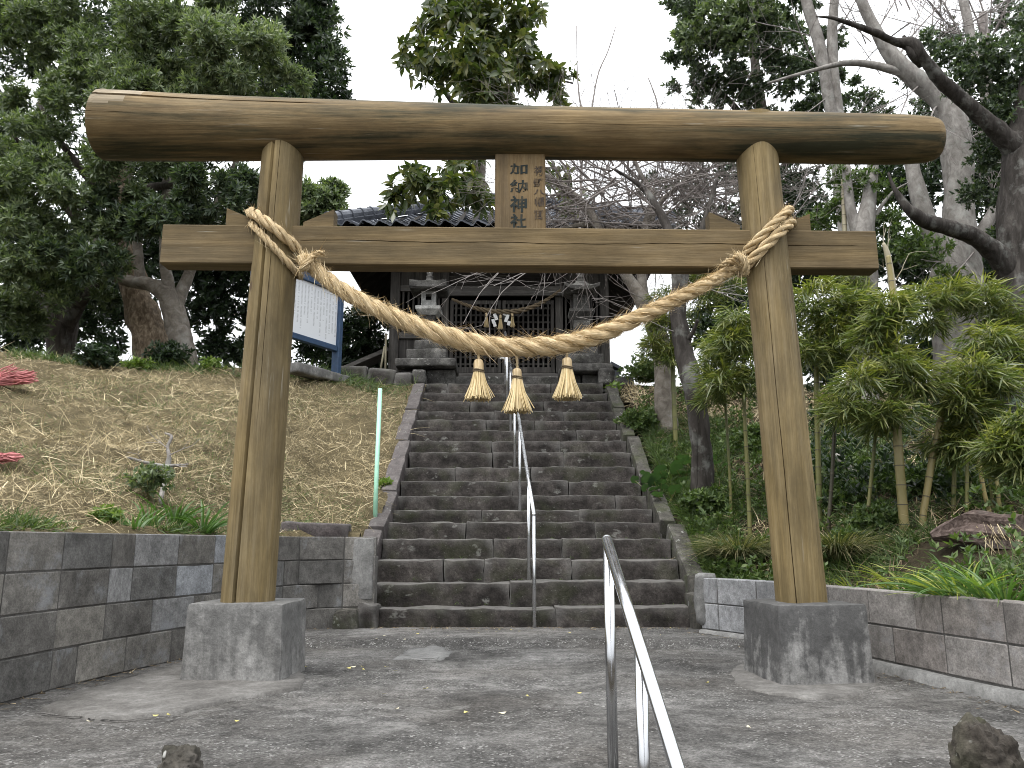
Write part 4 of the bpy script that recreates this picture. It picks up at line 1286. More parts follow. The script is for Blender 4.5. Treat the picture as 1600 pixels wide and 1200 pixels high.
# ------------------------------------------------------------------ notice board
B1, B0 = P(526, 560, 11.35), P(392, 545, 9.95)
sg = thing('notice_board', 'white shrine notice board of tiny text in a blue painted frame', 'sign', (*B1[:2], TZ))
du = np.array((B1[0] - B0[0], B1[1] - B0[1], 0)); bw = np.linalg.norm(du); du /= bw
yaw = math.atan2(du[1], du[0])
fzt, fzb = P(524, 456, 11.35)[2], P(524, 546, 11.35)[2]
cen = (B0 + B1) / 2
for s_, nm in ((0.0, 'post'), (1.0, 'post')):
    c = B0[:2] * (1 - s_) + B1[:2] * s_
    V, Fc = box((*c, (TZ - 0.6 + fzt + 0.1) / 2), (0.075, 0.13, fzt + 0.1 - TZ + 0.6), 0.005, rz=yaw)
    part('post', V, Fc, M['blue'], sg)
for z in (fzt + 0.0, fzb):
    V, Fc = box((*cen[:2], z + (0.03 if z > fzt - 0.01 else 0)), (bw - 0.08, 0.09, 0.08 + (0.06 if z > fzt - 0.01 else 0)), 0.005, rz=yaw)
    part('frame_rail', V, Fc, M['blue'], sg)
nrm = np.array((math.sin(yaw), -math.cos(yaw), 0))
pc = np.array((*cen[:2], (fzt + fzb) / 2)) + nrm * 0.012
hw, hh = (bw - 0.085) / 2, (fzt - fzb) / 2 - 0.042
V = [pc - du * hw - np.array((0, 0, hh)), pc + du * hw - np.array((0, 0, hh)), pc + du * hw + np.array((0, 0, hh)), pc - du * hw + np.array((0, 0, hh))]
V += [v - nrm * 0.02 for v in V]
part('panel', V, [[0, 1, 2, 3], [5, 4, 7, 6], [0, 4, 5, 1], [1, 5, 6, 2], [2, 6, 7, 3], [3, 7, 4, 0]], M['sign'], sg, uv=[(0, 0), (1, 0), (1, 1), (0, 1)] * 2)
V, Fc = stone((*(B1[:2] - du[:2] * 0.35), TZ + 0.02), (1.1, 0.26, 0.14), 0.03, 0.012, 5, 0.1, rz=yaw)
part('concrete_foot', V, Fc, M['base'], sg, smooth=True)

# ================================================================== THE TORII
TY = 4.5
torii = thing('torii_gate', 'wooden torii gate of round logs on two concrete bases, hung with a straw rope', 'torii', (0.05, TY, 0))
def base_block(cx, cy, wd, dp, h, mat, yaw, tp):
    V, Fc = stone((0, 0, h / 2 - 0.02), (wd, dp, h + 0.04), 0.02, 0.006, 11, 0.04, seed=cx)
    k = 1 - (1 - tp) * (V[:, 2:3] / h)
    V[:, :2] *= k
    ca, sa = math.cos(yaw), math.sin(yaw)
    V = np.c_[V[:, 0] * ca - V[:, 1] * sa + cx, V[:, 0] * sa + V[:, 1] * ca + cy, V[:, 2]]
    part('base_block', V, Fc, M[mat], torii, smooth=True)
BH = P(380, 944, 4.29)[2]
base_block(-1.44, 4.545, 0.53, 0.46, BH, 'base', R(-2), 0.955)
base_block(1.572, 4.49, 0.50, 0.50, BH, 'base_dark', R(6), 0.955)

def log(name, cen, rad, cracks, mat, parent, nseg=72, axis=2, ends=0.02, wob=0.02, seed=0.0, facets=()):
    """cen (n,3), rad (n,), cracks: list of functions t -> (angle, depth, halfwidth) cut as real grooves."""
    cen = np.asarray(cen, float); n = len(cen)
    T, A, B = frames(cen)
    # fixed frame: angle 0 faces the viewer side (-Y)
    fr = np.array((0, -1.0, 0)); A = unit(fr[None] - T * (T @ fr)[:, None]); B = np.cross(T, A)
    base = np.linspace(0, 2 * math.pi, nseg, endpoint=False)
    V = []
    for i in range(n):
        t = i / (n - 1)
        cr = []
        for c in cracks:
            a, dpt, hw = c(t)
            cr.append((a % (2 * math.pi), dpt, hw))
        ths = list(base)
        dep = {}
        for q, (a, dpt, hw) in enumerate(cr):
            ids = np.argsort([abs((x - a + math.pi) % (2 * math.pi) - math.pi) for x in base])[:3]
            k0 = crack_cols[name][q] if name in crack_cols and len(crack_cols[name]) > q else None
            if k0 is None:
                k0 = int(ids[0]); crack_cols.setdefault(name, []).append(k0)
            for dk, da, dd in ((-1, -hw, 0), (0, 0, dpt), (1, hw, 0)):
                ths[(k0 + dk) % nseg] = a + da
                dep[(k0 + dk) % nseg] = dd
            # spread the neighbours so that columns never cross
            for m_ in range(2, 9):
                f = (m_ - 1) / 8.0
                for sg in (-1, 1):
                    kk = (k0 + sg * m_) % nseg
                    tgt = base[kk]
                    st = a + sg * hw
                    dlt = ((tgt - st) * sg) % (2 * math.pi)
                    if dlt > math.pi: dlt = 0.0
                    full = ((base[(k0 + sg * 9) % nseg] - st) * sg) % (2 * math.pi)
                    ths[kk] = st + sg * full * (m_ - 1) / 8.0
        for j in range(nseg):
            a = ths[j]
            r = rad[i] * (1 + wob * mnoise.noise(Vector((math.cos(a) * 1.2 + seed, math.sin(a) * 1.2, t * 2.2 + seed))) + 0.004 * mnoise.noise(Vector((math.cos(a) * 9, math.sin(a) * 9, t * 3 + seed))))
            r -= dep.get(j, 0)
            V.append(cen[i] + r * (math.cos(a) * A[i] + math.sin(a) * B[i]))
    i = np.arange(n - 1)[:, None] * nseg; j = np.arange(nseg)[None]; j2 = (j + 1) % nseg
    Fc = np.stack([i + j, i + j2, i + nseg + j2, i + nseg + j], -1).reshape(-1, 4).tolist()
    Fc += [list(range(nseg))[::-1], [(n - 1) * nseg + q for q in range(nseg)]]
    return part(name, np.array(V), Fc, mat, parent, smooth=True)
crack_cols = {}

def pillar(pb, pt, wb, wt, cracks, seed):
    a, b = P(*pb, TY), P(*pt, TY)
    a2 = a + (b - a) * (-0.0); top = a + (b - a) * 1.06
    n = 46
    cen = np.array([a2 + (top - a2) * t for t in np.linspace(0, 1, n)])
    cen[0, 2] = BH - 0.012
    rb, rt = wb / 2 * S(*pb, TY - 0.14), wt / 2 * S(*pt, TY - 0.12)
    rad = np.interp(np.linspace(0, 1, n), [0, 0.02, 1], [rb * 1.0, rb, rt])
    crack_cols.pop('pillar', None)
    return log('pillar', cen, rad, cracks, M['pillar'], torii, 80, seed=seed, wob=0.012), a, b, rb, rt
wig = lambda t, s_, k=6: 0.02 * mnoise.noise(Vector((t * k, s_, 0)))
# frame angle: positive B is towards -X or +X depending on the cross product; sign fixed by CR
CR = 1
p_l = pillar((387.5, 937), (444, 222), 84, 64, [lambda t: (CR * (math.asin(-0.22) + (math.asin(-0.47) - math.asin(-0.22)) * min(t * 1.6, 1) + wig(t, 1)), 0.035 * (1 - 0.6 * t), 0.030 * (1 - 0.65 * t)),
                                                 lambda t: (CR * (0.12 + wig(t, 4)), 0.012 * max(0, min(1, (t - 0.3) * 4)), 0.012)], 2.0)
p_r = pillar((1252, 939), (1180.5, 224), 79, 64, [lambda t: (CR * (-0.52 + 0.08 * t + wig(t, 2)), 0.022 * max(0, 1 - t * 0.9), 0.020 * (1 - 0.6 * t)),
                                                 lambda t: (CR * (0.86 - 0.1 * t + wig(t, 6)), 0.018 * max(0, 1 - t * 1.2), 0.015)], 5.0)
LG = [(162, 140, 248), (172, 140, 250), (300, 148, 250.5), (500, 156, 249), (800, 166, 248), (1100, 172, 252), (1300, 177, 255.5), (1450, 181, 257), (1462, 187, 248)]
cen, rad = [], []
for px, a, b in LG:
    c = P(px, (a + b) / 2 + 0.5, TY); cen.append(c); rad.append((b - a) / 2 * S(px, (a + b) / 2, TY) * 0.985)
cen = np.array(cen); rad = np.array(rad)
xs = np.concatenate([[cen[0][0], cen[0][0] + 0.02], np.linspace(cen[1][0], cen[-2][0], 60), [cen[-1][0] - 0.012, cen[-1][0]]])
cz = np.interp(xs, cen[:, 0], cen[:, 2]); rz_ = np.interp(xs, cen[:, 0], rad)
cz = np.convolve(np.pad(cz, 3, 'edge'), np.ones(7) / 7, 'valid'); rz2 = np.convolve(np.pad(rz_, 2, 'edge'), np.ones(5) / 5, 'valid'); rz2[:2] = rz_[:2] * (1.0, 1.01); rz2[-2:] = rz_[-2:]
CRL = -1
crack_cols.pop('lintel', None)
kas = log('lintel', np.c_[xs, np.full(len(xs), TY), cz], rz2,
          [lambda t: (CRL * (0.55 - 0.12 * t + 0.05 * mnoise.noise(Vector((t * 9, 0, 0)))), 0.013 * (max(0, math.sin(t * 9 + 0.6)) ** 0.5) * (t < 0.62), 0.009),
           lambda t: (CRL * (-0.12 + 0.04 * mnoise.noise(Vector((t * 11, 3, 0)))), 0.011 * max(0, math.sin(t * 7 + 2.6)) ** 0.5, 0.007)], M['log'], torii, 80, seed=9.0, wob=0.03)
kas.data.materials.append(M['endgrain'])
xl = float(cen[0][0])
for p_ in kas.data.polygons:                       # hewn pale end of the log, and both end faces
    w_ = p_.center + Vector(kas.location) + Vector(torii.location)
    lim = xl + 0.12 + 0.3 * (w_.z - cz[3]) / 0.2 + 0.05 * mnoise.noise(Vector((w_.z * 14, w_.y * 14, 0)))
    if len(p_.vertices) > 10 or (w_.x < lim and w_.z > cz[3] + 0.03):
        p_.material_index = 1

# tie beam with a long drying crack cut into it
NF = TY - 0.065
lt, lb_, rt_, rb_ = P(255, 350, NF), P(254, 411, NF), P(1368, 360.5, NF), P(1369.5, 420, NF)
nx = 120
rows = []
for i in range(nx):
    t = i / (nx - 1)
    tp = lt * (1 - t) + rt_ * t; bt = lb_ * (1 - t) + rb_ * t
    x = tp[0] * (1 - t * 0) ; zt, zb = tp[2], bt[2]
    g = 0.40 + 0.05 * mnoise.noise(Vector((t * 6, 0, 0))) + 0.02 * mnoise.noise(Vector((t * 25, 5, 0)))
    dp = 0.014 * max(0.0, min(1, 4 * (0.5 + mnoise.noise(Vector((t * 5, 9, 0))))))
    if t < 0.2 or t > 0.97: dp *= 0.0
    zc = zt - (zt - zb) * g; hwd = 0.0024 if dp > 0 else 0.0015
    f_, bk = NF + 0.001 * mnoise.noise(Vector((t * 20, 1, 1))), TY + 0.065
    ch = 0.007
    rows.append([(x, f_ + ch, zt), (x, f_, zt - ch), (x, f_, zc + hwd), (x, f_ + dp, zc), (x, f_, zc - hwd), (x, f_, zb + ch), (x, f_ + ch, zb), (x, bk - ch, zb), (x, bk, zb + ch), (x, bk, zt - ch), (x, bk - ch, zt)])
V = np.array(rows).reshape(-1, 3); m = 11
Fc = [[r * m + j, (r + 1) * m + j, (r + 1) * m + (j + 1) % m, r * m + (j + 1) % m] for r in range(nx - 1) for j in range(m)]
Fc += [list(range(m)), [(nx - 1) * m + j for j in range(m)][::-1]]
part('tie_beam', V, Fc, M['beam'], torii)
for (xo, xi_, yt, yi, yb) in ((354.5, 404, 325, 346, 352.5), (522, 474, 327, 347, 353), (1108, 1156, 331, 352, 358.2), (1265, 1216, 334, 353, 359.6)):
    f0, f1 = TY - 0.05, TY + 0.05
    zb_ = lambda px: (lt + (rt_ - lt) * ((px - 255) / 1113))[2] + 0.002
    pts = [P(xo, yt, f0), P(xi_, yi, f0)]
    xo_, xi2 = pts[0][0], pts[1][0]
    V = []
    for y in (f0, f1):
        V += [(xo_, y, zb_(xo)), (xi2, y, zb_(xi_)), (xi2, y, pts[1][2]), (xo_, y, pts[0][2])]
    Fc = [[0, 1, 2, 3], [7, 6, 5, 4], [0, 4, 5, 1], [1, 5, 6, 2], [2, 6, 7, 3], [3, 7, 4, 0]]
    part('wedge', V, Fc, M['beam'], torii)
# name plaque with its brushed characters
PF = TY - 0.03
a, b = P(773.5, 247, PF), P(853, 358.5, PF)
V, Fc = box(((a[0] + b[0]) / 2, PF + 0.03, (a[2] + b[2]) / 2 + 0.02), (b[0] - a[0], 0.06, a[2] - b[2] + 0.05), 0.006)
plq = part('name_plaque', V, Fc, M['plaque'], torii)
def character(ch, x0, x1, y0, y1, mat):
    cu = bpy.data.curves.new('character', 'FONT')
    cu.body = ch; cu.size = 1.0; cu.offset = 0.024; cu.resolution_u = 3
    ob = bpy.data.objects.new('tmp_text', cu)
    COL.objects.link(ob)
    dg = bpy.context.evaluated_depsgraph_get()
    me = bpy.data.meshes.new_from_object(ob.evaluated_get(dg))
    bpy.data.objects.remove(ob)
    bpy.data.curves.remove(cu)
    n = len(me.vertices)
    co = np.empty(n * 3, np.float32); me.vertices.foreach_get('co', co); co = co.reshape(-1, 3)
    mn, mx2 = co.min(0), co.max(0)
    A_, B_ = P(x0, y1, PF), P(x1, y0, PF)
    u = (co[:, 0] - mn[0]) / (mx2[0] - mn[0]); v = (co[:, 1] - mn[1]) / (mx2[1] - mn[1])
    V = np.stack([A_[0] + u * (B_[0] - A_[0]) + 0.0022 * np.sin(v * 9), np.full(n, PF - 0.0022), A_[2] + v * (B_[2] - A_[2]) + 0.002 * np.sin(u * 8)], 1)
    Fc = [list(p_.vertices) for p_ in me.polygons]
    bpy.data.meshes.remove(me)
    k = len(V)
    V2 = np.concatenate([V, V + np.array((0, 0.0016, 0))])
    part('character', V2, Fc + [[q + k for q in f[::-1]] for f in Fc], M[mat], plq)
for ch, q in zip('加納神社', ((796.5, 824, 256, 272.5), (797, 824, 281, 301), (797, 823, 306.5, 332), (797.5, 822, 334.5, 357))):
    character(ch, *q, 'ink')
for ch, q in zip('福野八幡宮', ((834.5, 848.5, 259.5, 275), (833.5, 848.5, 279, 292.5), (834, 851, 296, 304.5), (835, 851, 308, 322.5), (834.5, 848.5, 327, 343))):
    character(ch, *q, 'ink_faded')

# ------------------------------------------------------------------ the straw rope
RY = 4.32
rope_root = thing('straw_rope', 'thick pale twisted straw rope sagging between the two torii pillars', 'rope', P(810, 540, RY))
q = [P(px, py, RY + dy) for px, py, dy in [(470, 402, 0.0), (492, 420, 0), (530, 450, 0), (580, 478, 0), (640, 505, 0), (700, 525, 0), (760, 540, 0), (812, 542.5, 0), (870, 539, 0), (930, 525, 0), (1000, 495, 0), (1060, 466, 0), (1115, 438, 0), (1160, 409, 0)]]
pts, rad, A, B, T = rope3('strand', q, [0.034, 0.040, 0.043, 0.046, 0.049, 0.050, 0.050, 0.048, 0.043, 0.038, 0.033, 0.030], 'rope', rope_root, 1.2, 14, 0.16)
FR = [(pts, rad, T, A, B, 9000)]
def loop(pil, za, zb, xr, yl, yr, pxl, pxr, dz, R_):
    _, a, b, rb, rt = pil
    zL, zR = P(pxl, yl, TY)[2], P(pxr, yr, TY)[2]
    zm = (zL + zR) / 2
    t = (zm - a[2]) / (b[2] - a[2])
    c = a + (b - a) * t
    rp = rb + (rt - rb) * t + R_ * 0.95
    xL, xR = P(pxl, yl, TY)[0], P(pxr, yr, TY)[0]
    sl = (zR - zL) / (xR - xL)
    th_ = np.linspace(-0.4, 2 * math.pi - 0.4, 40)
    pth = [(c[0] + rp * math.cos(u), TY - rp * math.sin(u), zm + sl * rp * math.cos(u) + dz) for u in th_]
    pt, rd, A_, B_, T_ = rope3('strand', pth, R_, 'rope', rope_root, 1.5, 8, 0.08, 130)
    FR.append((pt, rd, T_, A_, B_, 500))
loop(p_l, 0, 0, 0, 338, 405, 392, 478, 0.022, 0.030)
loop(p_l, 0, 0, 0, 344, 428, 395, 474, -0.022, 0.020)
loop(p_r, 0, 0, 0, 408, 338, 1158, 1230, 0.026, 0.026)
loop(p_r, 0, 0, 0, 418, 343, 1158, 1236, -0.026, 0.029)
for px, py, tilt in ((480, 408, 1.0), (1155, 412, -1.0)):            # the knots
    c = P(px, py, RY - 0.02)
    th_ = np.linspace(0, 2 * math.pi * 1.6, 30)
    pth = [(c[0] + 0.040 * math.cos(u) * 0.7 + 0.012 * (i / 30), c[1] - 0.045 * math.sin(u) * 0.8 - 0.01, c[2] + 0.046 * math.cos(u + 0.6) * tilt - 0.01) for i, u in enumerate(th_)]
    pt, rd, A_, B_, T_ = rope3('strand', pth, 0.016, 'rope', rope_root, 1.5, 7, 0.08, 70)
    FR.append((pt, rd, T_, A_, B_, 260))
    d0 = np.array((0.10 * tilt, -0.03, 0.035 if tilt > 0 else -0.02))
    pth = [c + d0 * s_ + np.array((0, 0, 0.02 * math.sin(s_ * 3))) for s_ in np.linspace(0, 1, 10)]
    pt, rd, A_, B_, T_ = rope3('strand', pth, [0.02, 0.013], 'rope', rope_root, 1.5, 6, 0.08, 24)
    FR.append((pt, rd, T_, A_, B_, 120))
VF = []
for pt, rd, T_, A_, B_, n in FR:
    i = rng.integers(0, len(pt), n)
    # thick middle is the shaggiest
    a = rng.uniform(0, 2 * math.pi, n)
    o_ = np.cos(a)[:, None] * A_[i] + np.sin(a)[:, None] * B_[i]
    tw_ = -np.sin(a)[:, None] * A_[i] + np.cos(a)[:, None] * B_[i]
    C = pt[i] + o_ * (rd[i] * rng.uniform(0.88, 1.03, n))[:, None]
    sg = rng.choice([-1, 1], n)[:, None]
    D = T_[i] * sg + tw_ * sg * rng.uniform(0.3, 0.9, n)[:, None] + o_ * np.abs(rng.normal(0.10, 0.42, n))[:, None]
    L = rng.gamma(2.4, 0.017, n) * (0.6 + rd[i] / 0.055 * 0.5)
    VF.append(ribbons(C, D, np.clip(L, 0.015, 0.13), rng.uniform(0.0008, 0.0017, n), rng.normal(size=(n, 3)) * 0.12 - o_ * 0.1, 2))
for pt, rd, T_, A_, B_, n in FR[:]:                # fibres lying in the lay of the rope
    n = int(n * 0.22)
    i = rng.integers(0, len(pt), n); a = rng.uniform(0, 2 * math.pi, n)
    o_ = np.cos(a)[:, None] * A_[i] + np.sin(a)[:, None] * B_[i]
    tw_ = -np.sin(a)[:, None] * A_[i] + np.cos(a)[:, None] * B_[i]
    C = pt[i] + o_ * (rd[i] * rng.uniform(0.84, 0.98, n))[:, None]
    D = T_[i] + tw_ * rng.uniform(0.35, 1.0, n)[:, None] + rng.normal(size=(n, 3)) * 0.12
    VF.append(ribbons(C, D, rng.uniform(0.02, 0.075, n) * (0.5 + rd[i] / 0.09), rng.uniform(0.0012, 0.0026, n), -o_ * rng.uniform(0.25, 0.5, n)[:, None], 2, o_))
V, Fc = joinVF(VF)
part('loose_straw', V, Fc, M['fray'], rope_root, kind='stuff')
tassel('straw_tassel', 'straw tassel hanging left of the lowest one, above the left half of the steps', P(748, 561.5, RY), 0.028, 0.072, 0.072, 0.235, 420, 'straw tassels hanging from the torii rope', 0.05)
tassel('straw_tassel', 'middle straw tassel on a long cord, hanging lowest of the three', P(808, 576, RY), 0.026, 0.055, 0.078, 0.25, 420, 'straw tassels hanging from the torii rope', 0.075)
tassel('straw_tassel', 'straw tassel hanging in front of the right stone lantern plinth', P(886, 559, RY), 0.028, 0.062, 0.078, 0.238, 420, 'straw tassels hanging from the torii rope', 0.04)

# ------------------------------------------------------------------ handrails
def cap_end(p_, r, parent, mat):
    V, Fc = boulder(p_, (r, r, r), 0.0, 1, 0, 3)
    part('end_cap', V, Fc, M[mat], parent, smooth=True)
hr = thing('handrail', 'near polished steel handrail slanting down out of the bottom of the picture', 'handrail', (0.3, 2.5, 0), 'steel handrails')
rr_ = 0.017
RA = np.array((0.298, 2.56, 0.712)); RB = np.array((0.366, 1.90, 0.212)); RC = RB + (RB - RA) * 1.0
V, Fc, _ = tube([RA + (RC - RA) * t for t in np.linspace(0, 1, 6)], rr_, 24); part('rail', V, Fc, M['steel'], hr, smooth=True)
cap_end(RA, rr_, hr, 'steel')
for y, zb in ((2.545, 0.0), (2.19, -0.18), (1.6, -0.54)):
    c = RA + (RB - RA) * ((RA[1] - y) / (RA[1] - RB[1]))
    x = c[0]
    V, Fc, _ = tube([(x, y, zb - 0.03), (x, y, c[2] - 0.004)], rr_ * 0.96, 24); part('post', V, Fc, M['steel'], hr, smooth=True)
hr2 = thing('handrail', 'long thin steel handrail climbing the middle of the stone stairs', 'handrail', (0.18, 6.7, 0), 'steel handrails')
def railx(y): return float(np.interp(y, [6.6, 12.0], [P(836, 950, 6.7)[0], P(789, 560, 12.0)[0]]))
zt0 = P(834, 800, 6.70)[2]
R0, R1 = np.array((railx(6.7), 6.70, zt0 - 0.02)), np.array((railx(11.9), 11.9, nose(11.7) + 0.86))
V, Fc, _ = tube([R0 + (R1 - R0) * t for t in np.linspace(0, 1, 9)], 0.017, 16); part('rail', V, Fc, M['satin'], hr2, smooth=True)
cap_end(R0, 0.0185, hr2, 'satin'); cap_end(R1, 0.018, hr2, 'satin')
for i, y in enumerate((6.70, 7.27, 8.5, 9.43, 10.36, 11.3, 11.85)):
    x = railx(y); zb = 0.0 if i == 0 else (nose(y - 0.12) if i < 6 else SZ[16])
    if i: zb = SZ[min(16, int((y - Y0) / TR))]
    zt = R0[2] + (R1[2] - R0[2]) * (y - 6.7) / 5.2 - 0.008
    V, Fc, _ = tube([(x, y, zb - 0.03), (x, y, zt)], 0.0155, 16); part('post', V, Fc, M['satin'], hr2, smooth=True)

# ================================================================== TREES
def limb(pts, n=None, sides=10, rough=0.12, seed=None):
    """pts: (px, py, Y, width in photo pixels) -> tube data"""
    q = np.array([(*P(a, b, Y), wd * S(a, b, Y) / 2) for a, b, Y, wd in pts])
    n = n or max(6, 5 * len(pts))
    sp = spline(q, n)
    sp[:, 3] = np.maximum(sp[:, 3], 0.003)
    return tube(sp[:, :3], sp[:, 3], sides, True, rough, seed if seed is not None else random.random() * 50)

def limbs(name, lst, mat, parent, sides=10, rough=0.12):
    mb = MB()
    for l in lst: mb.add(*limb(l, None, sides, rough))
    return mb.build(name, M[mat], parent, True)

def lob(lst):
    out = []
    for e in lst:
        px, py, r, Y = e[:4]
        k = e[4] if len(e) > 4 else 0.85
        s_ = S(px, py, Y)
        out.append((P(px, py, Y), np.array((r * s_, r * s_ * 1.0, r * s_ * k))))
    return out

def crown(parent, lst, n, k, L, W, mat, name='crown', lo=0.5, **kw):
    lb = lob(lst)
    sub = kw.pop('sub', 0)
    if sub:
        l2 = []
        for c, r in lb:
            for _ in range(sub):
                d = unit(rng.normal(size=3)); d[1] = -abs(d[1]) if rng.random() < 0.7 else d[1]
                l2.append((c + d * r * rng.uniform(0.55, 0.9), r * rng.uniform(0.26, 0.42)))
        lb = l2
    p_, ax = lobe_points(lb, n, lo, kw.pop('up', 0.3), kw.pop('jit', 0.3))
    V, Fc = rosette_leaves(p_, ax, k, L, W, **kw)
    return part(name, V, Fc, M[mat], parent, kind='stuff')

class Twigs:
    def __init__(s): s.mb = MB()
    def grow(s, p_, d, L, r, lev, droop=0.0, kids=(3, 6), wander=0.35):
        n = 6
        pts = [np.array(p_, float)]
        d = np.array(d, float); d /= np.linalg.norm(d)
        for i in range(n - 1):
            d = d + np.array([random.gauss(0, wander / n * 1.6) for _ in range(3)]) + np.array((0, 0, -droop / n))
            d /= np.linalg.norm(d)
            pts.append(pts[-1] + d * L / (n - 1))
        rad = np.linspace(r, max(r * 0.45, 0.0016), n)
        V, Fc, U = tube(pts, rad, 4 if r < 0.012 else 6, False)
        s.mb.add(V, Fc, U)
        if lev > 0:
            for _ in range(random.randint(*kids)):
                i = random.randint(1, n - 1)
                dd = np.array(pts[i]) - np.array(pts[i - 1]); dd /= np.linalg.norm(dd)
                side = np.array([random.gauss(0, 1) for _ in range(3)]); side -= dd * side.dot(dd); side /= np.linalg.norm(side)
                a = random.uniform(0.45, 1.0)
                s.grow(pts[i], dd * math.cos(a) + side * math.sin(a), L * random.uniform(0.4, 0.72), max(rad[i] * 0.55, 0.002), lev - 1, droop, kids, wander)

# ---- left group
t1 = thing('evergreen_tree', 'big spreading evergreen with a dark flaking trunk behind the left end of the log lintel', 'tree', P(240, 572, 12.4), 'evergreen trees on the left bank')
limbs('trunk', [[(250, 610, 12.4, 70), (236, 530, 12.4, 56), (222, 490, 12.4, 50), (212, 460, 12.4, 42), (200, 400, 12.4, 38), (190, 330, 12.4, 32), (185, 240, 12.4, 24), (190, 120, 12.4, 14)]], 'bark_rough', t1, 14, 0.3)
limbs('branch', [[(205, 420, 12.4, 24), (160, 400, 12.2, 20), (110, 330, 11.8, 14), (60, 260, 11.4, 9), (20, 210, 11, 5)], [(192, 330, 12.4, 22), (150, 290, 12, 16), (100, 230, 11.6, 10), (60, 160, 11.4, 6)],
                [(187, 260, 12.4, 20), (250, 180, 11.8, 14), (300, 110, 11.2, 9), (330, 60, 11, 5)], [(192, 300, 12.4, 16), (260, 290, 11.6, 12), (320, 290, 11, 7)]], 'bark_dark', t1)
LA = [(250, 60, 85, 11), (180, 95, 85, 11.4), (110, 60, 85, 12), (125, 175, 70, 11.4), (60, 240, 80, 11), (205, 235, 75, 10.8), (100, 325, 80, 10.8), (40, 395, 85, 10.8), (165, 375, 60, 11), (60, 480, 75, 11.6), (30, 300, 60, 10.5), (215, 160, 70, 11),
      (55, 165, 45, 11.8), (20, 60, 50, 12.2), (40, 20, 60, 12.4), (250, 330, 55, 11.2), (300, 10, 70, 11.6), (150, 0, 80, 11.8), (130, 450, 50, 11.8)]
crown(t1, LA, 11500, 9, 0.092, 0.0135, 'olive', lo=0.45, sub=9)
t2 = thing('evergreen_tree', 'leafy evergreen with smooth forking stems, its bright round tufts just above the lintel', 'tree', P(285, 560, 11.9), 'evergreen trees on the left bank')
limbs('trunk', [[(294, 600, 11.9, 44), (283, 530, 11.9, 36), (272, 490, 11.9, 36), (262, 462, 11.9, 32), (235, 445, 11.9, 24), (205, 440, 11.9, 18), (178, 430, 11.9, 15), (160, 400, 11.9, 12), (148, 370, 11.9, 9)],
                [(264, 470, 11.9, 26), (262, 440, 11.9, 20), (257, 405, 11.9, 16), (258, 330, 11.9, 14), (270, 230, 11.6, 11), (320, 150, 11.2, 7)],
                [(272, 485, 11.9, 24), (288, 445, 12, 19), (303, 410, 12, 15), (330, 340, 12, 12), (370, 250, 11.6, 9), (400, 140, 11.4, 6)],
                [(220, 442, 11.9, 16), (216, 400, 11.9, 15), (212, 340, 11.9, 13), (200, 250, 11.9, 10)], [(188, 436, 11.9, 12), (180, 390, 11.9, 12), (172, 330, 11.9, 10), (150, 280, 11.8, 8)]], 'bark_grey', t2, 10, 0.18)
LBt = [(372, 88, 72, 10.6), (330, 70, 55, 10.8), (420, 85, 45, 10.9), (285, 150, 60, 10.9), (445, 140, 45, 10.9), (225, 120, 40, 10.8), (345, 140, 60, 10.9), (180, 125, 38, 10.9)]
crown(t2, LBt, 2900, 11, 0.1, 0.013, 'evergreen_lit_tone', lo=0.5, sub=12)
LBl = [(330, 300, 52, 10.4), (270, 330, 45, 10.5), (400, 310, 48, 10.8), (360, 360, 40, 11), (150, 410, 38, 10.6), (110, 400, 40, 10.6), (225, 350, 38, 10.8), (300, 350, 40, 10.8), (430, 330, 40, 11.2), (180, 330, 45, 10.9)]
crown(t2, LBl, 2000, 10, 0.11, 0.0155, 'evergreen', name='lower_crown', lo=0.45, sub=8)
t3 = thing('evergreen_tree', 'tall dark evergreen whose crown rises right of the bright tufts against white sky', 'tree', P(455, 590, 14.5), 'evergreen trees on the left bank')
limbs('trunk', [[(430, 620, 14.5, 40), (432, 480, 14.5, 34), (440, 330, 14.5, 30), (455, 150, 14.5, 18), (450, 20, 14.5, 8)]], 'bark_dark', t3)
LC = [(480, 80, 62, 14), (430, 30, 75, 14), (500, 110, 50, 14), (470, 160, 66, 14), (500, 40, 42, 14.2), (380, 20, 75, 14), (400, 180, 90, 14.6), (455, 250, 60, 14.6), (340, 200, 90, 14.8), (300, 90, 80, 14.8), (490, 160, 55, 14), (460, -20, 80, 14), (250, 250, 80, 14.8)]
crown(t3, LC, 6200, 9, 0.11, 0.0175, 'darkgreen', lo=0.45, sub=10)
crown(t3, LC[:6] + LC[10:12], 900, 9, 0.13, 0.02, 'evergreen', name='lit_tone_crown', lo=0.6, sub=5)  # paler leaf colour paints light onto the dark crown
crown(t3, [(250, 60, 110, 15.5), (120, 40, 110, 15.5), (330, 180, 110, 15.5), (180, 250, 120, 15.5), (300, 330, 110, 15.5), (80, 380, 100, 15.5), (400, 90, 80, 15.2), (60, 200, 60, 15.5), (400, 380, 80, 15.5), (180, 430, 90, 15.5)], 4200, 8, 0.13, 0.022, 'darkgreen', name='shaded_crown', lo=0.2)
t4 = thing('evergreen_tree', 'shaded evergreen with a thick dark trunk at the left end of the bank top', 'tree', P(95, 580, 12.8), 'evergreen trees on the left bank')
limbs('trunk', [[(95, 612, 12.8, 46), (97, 550, 12.8, 40), (93, 505, 12.8, 48), (75, 450, 12.8, 34), (50, 380, 12.8, 24), (30, 280, 12.8, 16)], [(98, 520, 12.8, 30), (118, 485, 12.6, 22), (140, 455, 12.4, 14), (180, 420, 12.2, 8)]], 'bark_dark', t4, 12, 0.25)
